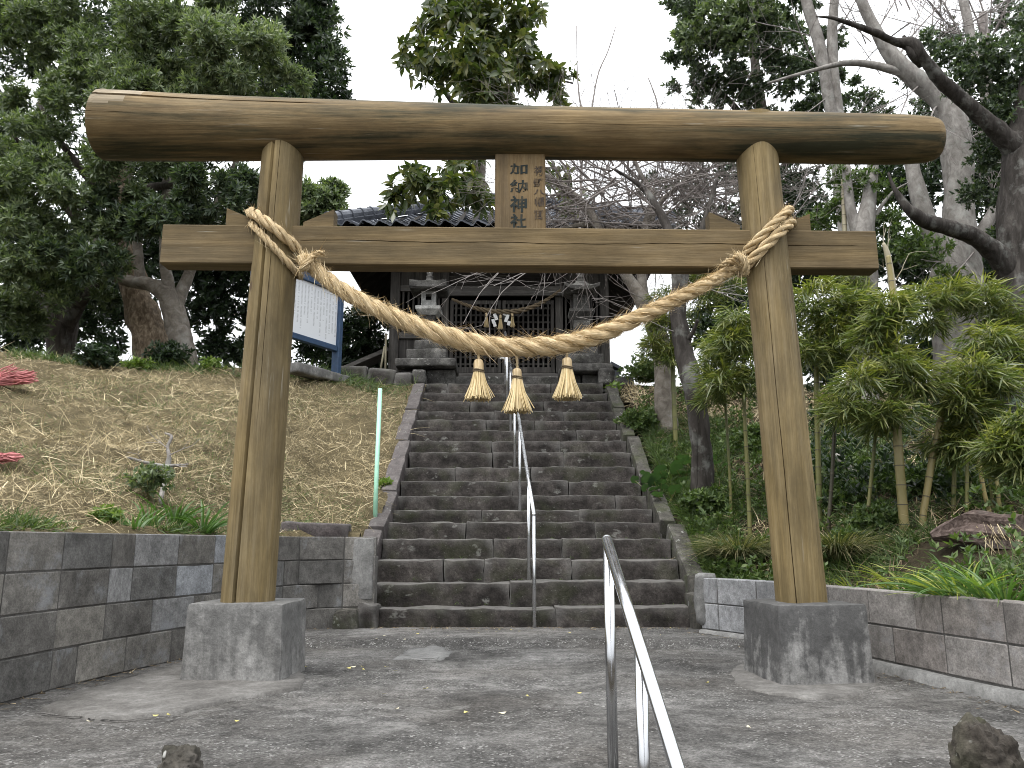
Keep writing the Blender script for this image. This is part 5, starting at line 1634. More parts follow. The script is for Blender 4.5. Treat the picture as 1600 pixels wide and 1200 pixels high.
crown(t4, [(30, 450, 75, 12.2), (100, 430, 60, 12.6), (0, 350, 90, 12.6), (150, 460, 45, 12.8), (-60, 420, 100, 12.4), (-40, 250, 110, 12.6), (-60, 80, 130, 13), (20, 60, 60, 13.4), (60, 120, 60, 13.4), (20, 200, 60, 13.4)], 4200, 9, 0.1, 0.0155, 'evergreen', lo=0.5, sub=6)
t5 = thing('evergreen_tree', 'small distant round-topped evergreen showing between the left pillar and the roof', 'tree', P(500, 480, 22))
t5['category'] = 'tree'
limbs('trunk', [[(500, 560, 22, 16), (500, 420, 22, 12), (505, 330, 22, 6)]], 'bark_dark', t5, 7)
crown(t5, [(505, 320, 42, 22), (520, 345, 30, 22), (470, 320, 45, 22), (520, 300, 24, 22)], 1500, 8, 0.17, 0.03, 'olive', lo=0.4)
# shaded thicket behind the trunks, with gaps to the sky
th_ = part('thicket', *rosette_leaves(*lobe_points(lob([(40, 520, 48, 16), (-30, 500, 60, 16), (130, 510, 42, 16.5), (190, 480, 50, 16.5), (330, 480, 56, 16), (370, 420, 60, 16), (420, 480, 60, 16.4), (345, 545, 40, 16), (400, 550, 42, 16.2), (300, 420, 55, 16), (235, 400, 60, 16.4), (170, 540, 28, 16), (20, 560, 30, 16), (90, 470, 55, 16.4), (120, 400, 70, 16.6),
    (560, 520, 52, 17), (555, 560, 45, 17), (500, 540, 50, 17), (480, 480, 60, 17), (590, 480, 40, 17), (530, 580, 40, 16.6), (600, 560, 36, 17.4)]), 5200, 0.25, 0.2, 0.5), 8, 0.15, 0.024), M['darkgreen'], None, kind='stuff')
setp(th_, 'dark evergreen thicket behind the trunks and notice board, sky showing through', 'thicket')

# ---- the broad-leaved tree over the shrine roof
t6 = thing('broadleaf_tree', 'broad-leaved evergreen with large glossy leaves over the shrine roof', 'tree', P(745, 480, 17.4))
t6['category'] = 'tree'
limbs('trunk', [[(748, 480, 17.4, 26), (748, 300, 17.0, 22), (752, 200, 16.6, 18), (756, 90, 16.2, 12), (745, 0, 16, 8)]], 'bark_grey', t6)
limbs('branch', [[(750, 220, 16.7, 12), (700, 150, 16, 8), (660, 90, 15.5, 5), (640, 60, 15, 3)], [(754, 160, 16.4, 10), (800, 110, 15.8, 7), (850, 120, 15.2, 4), (895, 130, 14.8, 3)], [(749, 290, 17, 11), (700, 280, 15.6, 8), (650, 290, 14, 6), (610, 310, 13, 4)],
                 [(754, 120, 16.3, 8), (720, 50, 15.5, 5), (700, 0, 15, 3)], [(757, 80, 16.2, 8), (800, 40, 15.6, 5), (830, 0, 15.2, 3)], [(700, 285, 15.7, 5), (690, 310, 14.2, 4), (690, 340, 13, 2)]], 'bark_dark', t6, 8)
crown(t6, [(700, 30, 66, 14), (780, 40, 66, 14), (740, 95, 70, 13.6), (690, 100, 50, 14), (650, 70, 32, 14), (640, 95, 26, 14), (810, 95, 52, 14), (760, 140, 55, 13.6), (850, 125, 34, 14), (885, 118, 22, 14), (730, -20, 90, 14.5), (820, 20, 36, 14), (870, 150, 30, 14.2), (800, 145, 42, 14),
           (655, 285, 46, 12.6), (690, 290, 42, 12.4), (620, 305, 26, 12.6), (740, 300, 36, 12.8), (720, 270, 42, 13), (610, 320, 14, 12.4), (680, 325, 22, 12.3), (880, 290, 26, 12.2), (900, 320, 20, 12.2), (860, 270, 24, 12.4)], 820, 9, 0.205, 0.039, 'bigleaf', lo=0.25, spread=(0.6, 1.7), droop=0.28, fold=0.18, big=True, jit=0.7)

# ---- right group
t7 = thing('evergreen_tree', 'dark small-leaved evergreen above the lintel right of the bare sky gap', 'tree', P(1210, 470, 15.5))
t7['category'] = 'tree'
limbs('trunk', [[(1215, 560, 15.5, 34), (1212, 400, 15.5, 28), (1200, 250, 15.2, 22), (1180, 100, 15, 14), (1170, 0, 15, 8)], [(1200, 240, 15.2, 14), (1150, 170, 14.6, 10), (1100, 120, 14, 6), (1070, 90, 13.8, 3)], [(1205, 300, 15.3, 14), (1260, 200, 14.8, 10), (1310, 130, 14.4, 6)]], 'bark_dark', t7)
crown(t7, [(1110, 40, 66, 13.6), (1170, 60, 72, 13.6), (1080, 70, 40, 13.6), (1060, 90, 22, 13.6), (1130, 110, 55, 13.6), (1190, 130, 60, 13.8), (1110, 150, 42, 14), (1230, 80, 55, 14), (1240, 150, 55, 14), (1150, -10, 80, 14), (1080, 0, 45, 14), (1250, 10, 40, 14.2), (1100, 165, 30, 14), (1290, 120, 34, 14.5), (1330, 180, 50, 14.8), (1340, 150, 30, 14.8), (1400, 200, 34, 14.8), (1370, 230, 40, 14.8), (1440, 170, 26, 14.8), (1300, 60, 28, 14.6), (1050, 130, 20, 13.8), (1180, 170, 40, 14.2)], 4800, 9, 0.088, 0.018, 'evergreen', lo=0.4, sub=9)
crown(t7, [(1180, 20, 40, 13), (1120, 30, 40, 13), (1150, 60, 35, 13), (1080, 60, 30, 13.2)], 420, 8, 0.10, 0.022, 'olive', name='lit_tone_crown', lo=0.6)  # lighter leaf colour stands in for light on the near lobes
t8 = thing('evergreen_tree', 'dense green tree at the right edge above the dark leaning trunk', 'tree', P(1590, 600, 9.2))
t8['category'] = 'tree'
limbs('trunk', [[(1606, 660, 9.2, 74), (1598, 520, 9.2, 66), (1588, 400, 9.2, 56), (1592, 300, 9.2, 56), (1600, 220, 9.2, 50), (1620, 100, 9.2, 40)]], 'bark_black', t8, 14, 0.22)
limbs('limb', [[(1585, 440, 9.2, 40), (1560, 400, 9.1, 32), (1525, 372, 9.0, 27), (1490, 358, 8.9, 25), (1450, 347, 8.8, 23), (1425, 332, 8.7, 17), (1408, 312, 8.7, 12), (1395, 290, 8.7, 6), (1388, 270, 8.7, 3)],
               [(1600, 250, 9.2, 40), (1570, 215, 9.1, 30), (1530, 180, 9, 25), (1495, 148, 8.9, 22), (1465, 120, 8.8, 20), (1440, 88, 8.7, 17), (1424, 70, 8.7, 22), (1400, 66, 8.7, 12), (1370, 52, 8.6, 11), (1332, 38, 8.5, 8), (1300, 28, 8.5, 5), (1275, 26, 8.5, 2)], [(1440, 100, 8.8, 14), (1424, 84, 8.7, 12), (1412, 56, 8.7, 5)]], 'bark_black', t8, 10, 0.2)
crown(t8, [(1580, 110, 60, 9.4), (1530, 90, 45, 9.4), (1600, 190, 55, 9.4), (1560, 170, 40, 9.4), (1500, 130, 34, 9.4), (1590, 300, 40, 9.6), (1570, 370, 28, 9.6), (1480, 80, 28, 9.6), (1620, 40, 50, 9.6), (1545, 240, 34, 9.8), (1520, 300, 26, 10), (1450, 60, 18, 9.6), (1590, 420, 26, 9.4)], 2600, 8, 0.062, 0.013, 'evergreen', lo=0.35, jit=0.6)
def bare(label, trunk, mat, twig=None, sides=10, cat='tree', rough=0.16):
    t = thing('bare_tree', label, cat, P(trunk[0][0][0], trunk[0][0][1], trunk[0][0][2]))
    limbs('trunk', trunk, mat, t, sides, rough)
    return t
t9 = bare('twin-stemmed pale bare tree rising above the lintel right of the right pillar', [[(1335, 560, 12, 40), (1328, 400, 12, 34), (1312, 250, 12, 26), (1300, 180, 12, 19), (1288, 110, 12, 18), (1278, 60, 12, 18), (1262, 10, 12, 17), (1252, -40, 12, 14)], [(1322, 300, 12, 22), (1312, 200, 12, 18), (1303, 120, 12, 17), (1300, 60, 12, 16), (1304, 0, 12, 14), (1310, -50, 12, 12)]], 'bark_pale')
t10 = bare('stout pale grey bare tree with a sweeping limb behind the right end of the lintel', [[(1505, 640, 11, 92), (1500, 500, 11, 76), (1495, 430, 11, 72), (1498, 330, 11, 44), (1496, 250, 11, 46), (1488, 190, 11, 44), (1470, 160, 11, 30), (1440, 130, 11, 30), (1400, 95, 11, 26), (1370, 50, 11, 18), (1345, 0, 11, 16), (1335, -40, 11, 13)],
            [(1492, 450, 11, 46), (1462, 380, 11, 30), (1440, 320, 11, 26), (1425, 260, 11.1, 22), (1412, 200, 11.2, 18)], [(1510, 420, 11, 28), (1530, 370, 11, 20), (1560, 320, 11, 16), (1580, 290, 11, 12), (1600, 250, 11, 7)], [(1490, 200, 11, 26), (1510, 150, 11, 16), (1520, 80, 11.2, 14), (1505, 0, 11.4, 14)], [(1440, 128, 11, 14), (1390, 108, 11, 12), (1330, 98, 11, 10), (1270, 110, 11, 6), (1200, 130, 11, 4)]], 'bark_pale', sides=14)
t11 = bare('pale forked bare trunk half hidden by the end of the tie beam', [[(1352, 640, 10.5, 44), (1350, 500, 10.5, 42), (1350, 420, 10.5, 40), (1348, 370, 10.5, 36), (1358, 310, 10.5, 22), (1366, 240, 10.6, 16)], [(1345, 385, 10.5, 20), (1330, 330, 10.5, 16), (1322, 260, 10.5, 13)], [(1356, 360, 10.5, 10), (1372, 330, 10.5, 7), (1395, 300, 10.4, 4), (1420, 285, 10.4, 2)]], 'bark_pale')
t12 = bare('dark slim leaning trunk growing beside the right side stones', [[(1108, 830, 8.3, 46), (1100, 780, 8.3, 34), (1098, 720, 8.3, 33), (1092, 660, 8.3, 31), (1082, 600, 8.3, 32), (1070, 555, 8.4, 30), (1062, 510, 8.4, 26), (1060, 470, 8.4, 24), (1062, 420, 8.4, 26), (1052, 380, 8.4, 17), (1030, 330, 8.5, 12), (1000, 290, 8.6, 8), (960, 265, 8.6, 4)],
            [(1098, 790, 8.3, 17), (1086, 775, 8.28, 15), (1087, 700, 8.24, 11), (1084, 672, 8.2, 6)], [(1062, 430, 8.4, 20), (1078, 400, 8.4, 14), (1100, 350, 8.3, 9), (1120, 280, 8.3, 6)], [(1066, 540, 8.4, 12), (1082, 520, 8.3, 7), (1090, 500, 8.2, 5)]], 'bark_black', sides=12, rough=0.22)
t13 = bare('pale grey cherry tree forking into a Y beside the right corner of the shrine', [[(1052, 730, 10.2, 42), (1040, 640, 10.2, 34), (1036, 560, 10.2, 30), (1022, 505, 10.2, 30), (1005, 470, 10.2, 28), (985, 440, 10.2, 18), (968, 415, 10.2, 16), (940, 370, 10, 15), (920, 330, 10, 15), (890, 300, 9.9, 12), (860, 278, 9.8, 8), (830, 262, 9.7, 5), (800, 250, 9.6, 2)],
            [(1006, 475, 10.2, 20), (1003, 440, 10.2, 15), (1003, 410, 10.2, 14), (1010, 350, 10.2, 12), (1020, 310, 10.2, 10), (1000, 270, 10.2, 7), (985, 235, 10.2, 4), (975, 205, 10.2, 2)], [(1010, 360, 10.2, 9), (1030, 320, 10.2, 8), (1060, 290, 10, 6), (1100, 262, 9.8, 4)], [(930, 350, 10, 9), (900, 352, 9.9, 7), (870, 360, 9.8, 4)]], 'bark_grey', sides=12)
tw = Twigs()
for (px, py, Y), (qx, qy, qY), L, r, lev in [((900, 305, 9.9), (840, 300, 9.6), 1.1, 0.014, 2), ((925, 335, 10), (860, 345, 9.7), 1.2, 0.014, 2), ((940, 370, 10), (890, 310, 9.8), 1.2, 0.014, 2), ((1020, 310, 10.2), (980, 250, 10), 1.2, 0.014, 2), ((1010, 340, 10.2), (1060, 260, 10), 1.3, 0.014, 2),
        ((1020, 310, 10.2), (1100, 300, 10), 1.2, 0.014, 2), ((1060, 290, 10), (1130, 340, 9.8), 1.1, 0.012, 2), ((1000, 280, 10.2), (940, 230, 10), 1.2, 0.012, 2), ((890, 300, 9.9), (840, 240, 9.7), 1.0, 0.012, 2), ((1010, 360, 10.2), (940, 300, 10), 1.2, 0.014, 2), ((920, 330, 10), (960, 270, 9.8), 1.1, 0.012, 2),
        ((1030, 320, 10.2), (1120, 250, 10), 1.3, 0.013, 2), ((930, 350, 10), (850, 330, 9.5), 1.3, 0.013, 2), ((1005, 410, 10.2), (1060, 360, 10), 1.2, 0.012, 2), ((1040, 330, 10.1), (1090, 350, 9.9), 1.0, 0.012, 2), ((980, 330, 10.1), (930, 280, 10), 1.0, 0.012, 2),
        ((880, 300, 9.9), (800, 330, 9.6), 1.2, 0.01, 1), ((1150, 300, 10), (1100, 270, 9.8), 1.0, 0.01, 2), ((1130, 330, 10), (1170, 250, 9.8), 1.0, 0.01, 2)]:
    p0, p1 = P(px, py, Y), P(qx, qy, qY)
    tw.grow(p0, p1 - p0, L, r, lev, 0.05, (4, 7))
for _ in range(120):
    px, py = random.uniform(850, 1150), random.uniform(255, 360)
    Y = random.uniform(9.4, 10.8)
    p0 = P(px, py, Y)
    d_ = np.array((random.gauss(0, 1), random.gauss(0, 0.5), random.gauss(0.25, 0.6)))
    tw.grow(p0, d_, random.uniform(0.7, 1.3), random.uniform(0.007, 0.017), 2, 0.04, (3, 6))
tw.mb.build('twig_spray', M['twig_red'], t13, kind='stuff')
tw = Twigs()
for (px, py, Y), (qx, qy, qY), L, r in [((960, 400, 10.1), (880, 430, 9.4), 1.3, 0.009), ((930, 390, 10), (850, 420, 9.3), 1.4, 0.009), ((880, 405, 9.6), (800, 440, 9.2), 1.2, 0.008), ((850, 410, 9.5), (760, 450, 9.2), 1.2, 0.008), ((800, 405, 9.4), (740, 470, 9.2), 1.1, 0.007), ((780, 410, 9.3), (700, 440, 9.1), 1.0, 0.006),
        ((1010, 470, 10), (960, 430, 9.6), 0.8, 0.006), ((1020, 500, 10), (960, 480, 9.6), 0.7, 0.006), ((1060, 520, 8.4), (1010, 500, 8.2), 0.7, 0.006), ((1075, 440, 8.4), (1150, 470, 8.2), 0.9, 0.006), ((1060, 480, 8.4), (1130, 430, 8.2), 0.8, 0.006)]:
    p0, p1 = P(px, py, Y), P(qx, qy, qY)
    tw.grow(p0, p1 - p0, L, r, 2, 0.03, (2, 4), 0.3)
tw.mb.build('low_twig_spray', M['twig'], t13, kind='stuff')
# twiggy tops of the other bare trees
def twigset(parent, lst, mat, lev=2, kids=(3, 6)):
    tw = Twigs()
    for (px, py, Y), (qx, qy, qY), L, r in lst:
        p0, p1 = P(px, py, Y), P(qx, qy, qY)
        tw.grow(p0, p1 - p0, L, r, lev, 0.0, kids)
    tw.mb.build('twig_spray', M[mat], parent, kind='stuff')
twigset(t9, [((1290, 120, 12), (1240, 60, 11.8), 1.4, 0.014), ((1300, 60, 12), (1350, 0, 11.8), 1.4, 0.014), ((1312, 200, 12), (1370, 160, 11.8), 1.3, 0.013), ((1296, 150, 12), (1240, 190, 11.7), 1.2, 0.012), ((1310, 240, 12), (1360, 200, 11.8), 1.2, 0.012), ((1325, 340, 12), (1270, 290, 11.6), 1.0, 0.011), ((1280, 60, 12), (1220, 30, 12), 1.1, 0.012), ((1240, 340, 10), (1290, 280, 9.8), 0.8, 0.008), ((1235, 330, 9), (1270, 250, 8.9), 0.6, 0.006), ((1236, 325, 9), (1300, 270, 8.8), 0.6, 0.006)], 'twig')
twigset(t10, [((1400, 95, 11), (1440, 40, 11), 1.5, 0.018), ((1470, 160, 11), (1420, 210, 10.8), 1.2, 0.016), ((1370, 50, 11), (1400, 0, 11), 1.2, 0.014), ((1515, 110, 11), (1560, 40, 11), 1.6, 0.018), ((1515, 80, 11.2), (1480, 10, 11), 1.4, 0.016), ((1510, 40, 11.3), (1570, 0, 11), 1.6, 0.016), ((1440, 130, 11), (1390, 180, 10.8), 1.2, 0.014), ((1560, 320, 11), (1530, 250, 10.8), 1.1, 0.014), ((1540, 350, 11), (1580, 250, 10.8), 1.1, 0.013), ((1425, 260, 11.1), (1380, 220, 11), 1.0, 0.013), ((1500, 230, 11), (1550, 190, 10.8), 1.1, 0.013), ((1500, 0, 11.4), (1440, -20, 11.4), 1.2, 0.015), ((1530, 90, 11.2), (1600, 90, 11), 1.5, 0.015)], 'twig')
twigset(t12, [((1120, 280, 8.3), (1100, 230, 8.2), 0.6, 0.008), ((1100, 350, 8.3), (1140, 300, 8.2), 0.6, 0.008), ((1030, 330, 8.5), (990, 290, 8.4), 0.6, 0.008)], 'twig_red')
t14 = bare('pinkish mass of fine bare twigs high in the right top corner', [[(1560, 420, 15, 30), (1550, 250, 15, 26), (1540, 120, 15, 18), (1535, 20, 15, 10)]], 'twig_red')
tw = Twigs()
for _ in range(26):
    px, py, Y = random.uniform(1340, 1600), random.uniform(-10, 130), random.uniform(10.5, 13)
    p0 = P(px, py, Y)
    tw.grow(p0, np.array((random.gauss(0, 1), random.gauss(0, 0.4), random.gauss(0.5, 0.6))), random.uniform(0.9, 1.7), random.uniform(0.008, 0.015), 2, 0.0, (3, 6))
for _ in range(14):
    px, py, Y = random.uniform(1500, 1600), random.uniform(230, 400), random.uniform(10, 11.5)
    p0 = P(px, py, Y)
    tw.grow(p0, np.array((random.gauss(0, 1), random.gauss(0, 0.4), random.gauss(0.4, 0.6))), random.uniform(0.7, 1.2), random.uniform(0.007, 0.012), 2, 0.0, (3, 5))
tw.mb.build('fine_twigs', M['twig'], t10, kind='stuff')
twigset(t14, [((1540 + dx, 120 - dy, 15), (1540 + dx * 3 + ex, 40 - dy * 2, 14.6), 2.0, 0.02) for dx, dy, ex in ((-10, 0, -30), (10, 10, 30), (0, 40, 10), (-5, 60, -40), (8, 60, 50), (0, 90, -10), (12, 20, 60), (-12, 30, -50))], 'twig_red', 2, (6, 9))
# sapling sprig against the sky above the lintel, and whips behind it
t15 = thing('bare_sapling', 'thin bare twig shoots standing up behind the lintel right of centre', 'sapling', P(905, 330, 12))
limbs('stem', [[(905, 400, 12, 5), (910, 200, 12, 4), (905, 150, 12, 3), (902, 110, 12, 2), (901, 40, 12, 1.6)], [(915, 260, 12, 4), (925, 170, 12, 3), (935, 115, 12, 2.4), (950, 80, 12, 2), (962, 42, 12, 1.6)], [(1035, 260, 12, 4), (1028, 170, 12, 3), (1020, 140, 12, 2.2), (1012, 120, 12, 1.6)]], 'twig', t15, 5, 0)
twigset(t15, [((908, 150, 12), (925, 120, 12), 0.5, 0.006), ((930, 140, 12), (915, 100, 12), 0.4, 0.006), ((905, 170, 12), (870, 130, 12), 0.6, 0.006), ((1030, 170, 12), (1050, 130, 12), 0.5, 0.006), ((1028, 165, 12), (1000, 140, 12), 0.4, 0.005), ((935, 110, 12), (930, 85, 12), 0.3, 0.004)], 'twig', 1, (2, 4))
# dark evergreen belt behind the bamboo
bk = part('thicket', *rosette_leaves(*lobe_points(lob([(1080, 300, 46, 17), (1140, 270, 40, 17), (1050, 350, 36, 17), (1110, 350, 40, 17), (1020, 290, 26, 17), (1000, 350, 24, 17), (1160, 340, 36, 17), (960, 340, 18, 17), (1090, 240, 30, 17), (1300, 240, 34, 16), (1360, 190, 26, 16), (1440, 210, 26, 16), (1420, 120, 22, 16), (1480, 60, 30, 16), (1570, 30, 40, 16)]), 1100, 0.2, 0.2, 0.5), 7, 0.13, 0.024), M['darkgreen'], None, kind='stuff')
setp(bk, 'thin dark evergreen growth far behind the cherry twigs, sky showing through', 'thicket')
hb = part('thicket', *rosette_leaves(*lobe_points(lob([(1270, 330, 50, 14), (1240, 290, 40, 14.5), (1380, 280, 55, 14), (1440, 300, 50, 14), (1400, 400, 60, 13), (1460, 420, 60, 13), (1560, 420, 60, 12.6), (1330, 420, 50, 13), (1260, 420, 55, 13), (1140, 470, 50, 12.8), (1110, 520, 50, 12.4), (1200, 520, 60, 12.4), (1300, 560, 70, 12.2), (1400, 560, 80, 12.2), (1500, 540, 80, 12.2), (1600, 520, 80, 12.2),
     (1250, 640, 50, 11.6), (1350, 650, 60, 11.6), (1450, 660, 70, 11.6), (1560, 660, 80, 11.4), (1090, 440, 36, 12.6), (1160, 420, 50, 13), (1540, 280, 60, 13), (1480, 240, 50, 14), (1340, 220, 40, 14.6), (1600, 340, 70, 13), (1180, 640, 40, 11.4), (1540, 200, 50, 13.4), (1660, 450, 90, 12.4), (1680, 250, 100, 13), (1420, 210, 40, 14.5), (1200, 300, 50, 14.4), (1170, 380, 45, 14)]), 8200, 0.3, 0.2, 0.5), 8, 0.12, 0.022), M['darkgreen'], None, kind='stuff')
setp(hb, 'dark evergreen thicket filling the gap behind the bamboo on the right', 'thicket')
gb = part('thicket', *rosette_leaves(*lobe_points(lob([(1420, 385, 36, 10.4), (1460, 395, 30, 10.4), (1390, 350, 30, 10.6), (1300, 330, 22, 10.8), (1340, 290, 36, 10.6), (1380, 300, 30, 10.6), (1560, 380, 26, 10.4), (1270, 350, 24, 10.8), (1310, 280, 26, 10.8), (1480, 440, 30, 10.2)]), 900, 0.4, 0.3, 0.4), 9, 0.075, 0.012), M['weed'], None, kind='stuff')
setp(gb, 'fresh green fine-leaved bushes between the pale trunks under the lintel', 'bush')

# ================================================================== BAMBOO
def bamboo_tuft(parent, lst, n, L, W, mat, name='leaf_tuft', down=0.55):
    lb = lob(lst)
    p_, ax = lobe_points(lb, n, 0.15, 0.0, 0.35)
    cs = np.array([l[0] for l in lb])
    # leaves fan outwards and droop, in sprays of several
    k = 7
    out = ax.copy(); out[:, 2] = rng.uniform(-0.25, 0.55, n)
    out = unit(out)
    A = np.repeat(out, k, 0) + rng.normal(size=(n * k, 3)) * 0.42
    A[:, 2] -= down * rng.uniform(0.1, 1.0, n * k)
    C = np.repeat(p_, k, 0) + rng.normal(size=(n * k, 3)) * L * 0.16
    Nn = np.tile(np.array((0, -0.25, 1.0)), (n * k, 1)) + rng.normal(size=(n * k, 3)) * 0.4
    Ls = L * rng.uniform(0.65, 1.3, n * k)
    V, Fc = leaf_arrays(C, A, Nn, Ls, W * Ls / L, 0.25, 0.16)
    return part(name, V, Fc, M[mat], parent, kind='stuff')

def culm_tube(parent, pts, mat):
    q = np.array([(*P(a, b, Y), wd * S(a, b, Y) / 2) for a, b, Y, wd in pts])
    q = np.concatenate([[[q[0, 0], q[0, 1], q[0, 2] - 0.25, q[0, 3]]], q])
    L = np.sum(np.linalg.norm(np.diff(q[:, :3], axis=0), axis=1))
    n = max(10, int(L / 0.022))
    sp = spline(q, n)
    d = np.concatenate([[0], np.cumsum(np.linalg.norm(np.diff(sp[:, :3], axis=0), axis=1))])
    gap = 0.15 + 0.0 * L
    fr = np.abs(((d + 0.05) / gap) % 1.0 - 0.5)
    rad = sp[:, 3] * (1 + 0.10 * np.exp(-((fr) / 0.06) ** 2))
    V, Fc, U = tube(sp[:, :3], rad, 10, True)
    part('culm', V, Fc, M[mat], parent, U, True)
    # node rings
    for s_ in np.arange(gap * 0.5 - 0.05, d[-1], gap):
        if s_ < 0.02: continue
        c = np.array([np.interp(s_, d, sp[:, i]) for i in range(4)])
        c2 = np.array([np.interp(s_ + 0.008, d, sp[:, i]) for i in range(4)])
        V, Fc, _ = tube([c[:3], c2[:3]], [c[3] * 1.13, c[3] * 1.09], 10, True)
        part('node', V, Fc, M['culm_node'], parent)
BG = 'bamboo stems behind the right pillar'
BAM = [
 ('thickest straw-coloured bamboo with a broken bare top above the tie beam end', [(1414, 836, 6.9, 21), (1408, 760, 6.9, 20), (1401, 660, 6.9, 18), (1399, 560, 6.9, 15), (1396, 470, 6.9, 12), (1388, 400, 6.9, 9)], 'culm', [[(1390, 575, 58, 6.7, 0.5), (1345, 600, 45, 6.6, 0.5), (1430, 600, 48, 6.7, 0.55), (1385, 640, 55, 6.6, 0.6), (1325, 640, 36, 6.6, 0.6)]], 330, 'bamboo'),
 ('yellowing bamboo leaning right under a yellow-green topped tuft', [(1441, 822, 7.1, 15), (1448, 770, 7.1, 15), (1462, 690, 7.1, 15), (1480, 620, 7.1, 13), (1500, 560, 7.1, 10)], 'culm', [[(1520, 590, 55, 6.9, 0.6), (1560, 600, 45, 6.9, 0.6), (1500, 630, 42, 6.9, 0.7)], ], 260, 'bamboo'),
 ('slim olive bamboo just right of the right pillar under a big round tuft', [(1281, 826, 7.6, 13), (1278, 700, 7.6, 12), (1276, 600, 7.6, 12), (1278, 480, 7.6, 9)], 'culm_green', [[(1270, 480, 62, 7.4, 0.8), (1320, 490, 55, 7.4, 0.8), (1300, 540, 58, 7.4, 0.8), (1350, 470, 40, 7.4, 0.7), (1260, 550, 45, 7.4, 0.9), (1330, 560, 36, 7.4)]], 520, 'bamboo'),
 ('slender yellow-green bamboo just left of the right pillar', [(1172, 838, 7.5, 10), (1168, 740, 7.5, 9), (1163, 640, 7.5, 8), (1160, 540, 7.5, 6)], 'culm_green', [[(1150, 540, 44, 7.4, 0.9), (1170, 590, 42, 7.4, 0.9), (1130, 600, 36, 7.4, 0.8), (1150, 500, 34, 7.4)]], 360, 'bamboo'),
 ('thinnest yellow bamboo between the leaning dark trunk and the right pillar', [(1143, 812, 7.9, 6.5), (1139, 720, 7.9, 6), (1134, 640, 7.9, 6), (1130, 570, 7.9, 5)], 'culm_green', [[(1115, 580, 36, 7.8, 0.8), (1125, 545, 34, 7.8), (1110, 620, 26, 7.8, 0.8)]], 230, 'bamboo'),
 ('dark blackish bamboo stem right of the right pillar', [(1294, 838, 7.2, 9), (1299, 760, 7.2, 8.5), (1303, 690, 7.2, 8), (1306, 620, 7.2, 6)], 'culm_dark', [[(1310, 640, 30, 7.0, 0.8)]], 90, 'bamboo'),
 ('thin grey-green bamboo leaning slightly right below the middle tuft', [(1352, 836, 6.9, 8), (1358, 780, 6.9, 8), (1366, 700, 6.9, 7), (1372, 640, 6.9, 5)], 'culm_green', [[(1370, 660, 26, 6.8, 0.8)]], 80, 'bamboo'),
 ('bamboo with a bent yellow foot just behind the rotten log', [(1546, 802, 6.6, 9), (1538, 770, 6.6, 9), (1530, 720, 6.6, 9), (1527, 650, 6.6, 7)], 'culm', [[(1500, 700, 40, 6.7, 0.8), (1520, 660, 44, 6.7), (1470, 690, 30, 6.8)]], 230, 'bamboo'),
 ('thin bamboo second from the right behind the rotten log', [(1552, 796, 6.9, 7), (1546, 740, 6.9, 7), (1541, 690, 6.9, 6)], 'culm_green', [[(1545, 540, 50, 7.2, 0.8), (1580, 560, 46, 7.2, 0.8)]], 230, 'bamboo'),
 ('rightmost yellow bamboo stem behind the rotten log', [(1562, 794, 6.8, 9), (1556, 740, 6.8, 8), (1551, 690, 6.8, 7)], 'culm', [[(1585, 690, 42, 6.0, 0.7), (1600, 720, 50, 6.0, 0.8), (1560, 700, 30, 6.0, 0.6), (1600, 660, 30, 6.0)]], 330, 'bamboo'),
 ('dim green bamboo stem in the shade left of the rotten log', [(1490, 806, 8.0, 9), (1491, 740, 8.0, 9), (1492, 680, 8.0, 8)], 'culm_green', [[(1440, 470, 40, 8.6, 0.7), (1490, 470, 44, 8.6, 0.6), (1540, 470, 50, 8.6, 0.6), (1570, 500, 40, 8.6), (1450, 505, 36, 8.6, 0.6)]], 380, 'bamboo'),
 ('dim green bamboo stem in the shade directly behind the rotten log', [(1511, 802, 7.8, 8), (1511, 740, 7.8, 8), (1510, 690, 7.8, 7)], 'culm_green', [[(1390, 490, 42, 7.8, 0.8), (1370, 520, 36, 7.8, 0.8)]], 200, 'bamboo'),
 ('bamboo stem with hanging dark sprays beside the cherry trunk', [(1056, 700, 9.2, 10), (1053, 620, 9.2, 10), (1050, 540, 9.2, 9), (1048, 470, 9.2, 6)], 'culm_green', [[(1030, 510, 30, 9.0, 1.2), (1020, 545, 26, 9.0, 1.2), (1045, 560, 26, 9.0), (1050, 500, 36, 9.0), (1100, 470, 36, 9.0), (1130, 440, 40, 9.0), (1090, 430, 30, 9.0), (1040, 460, 26, 9.0)]], 520, 'bamboo'),
 ('tall pale bamboo pole passing behind the right end of the tie beam', [(1327, 640, 9.2, 12), (1325, 500, 9.2, 11), (1322, 420, 9.2, 11), (1319, 340, 9.2, 10), (1317, 280, 9.2, 8)], 'culm_pale', [[(1330, 440, 30, 9, 0.7)]], 90, 'bamboo'),
]
M['culm_node'] = culm('bamboo_node', (0.05, 0.042, 0.025), (0.08, 0.065, 0.04), (0.12, 0.1, 0.07))
M['culm_dark'] = culm('dark_bamboo_culm', (0.03, 0.028, 0.016), (0.05, 0.045, 0.028), (0.08, 0.07, 0.05))
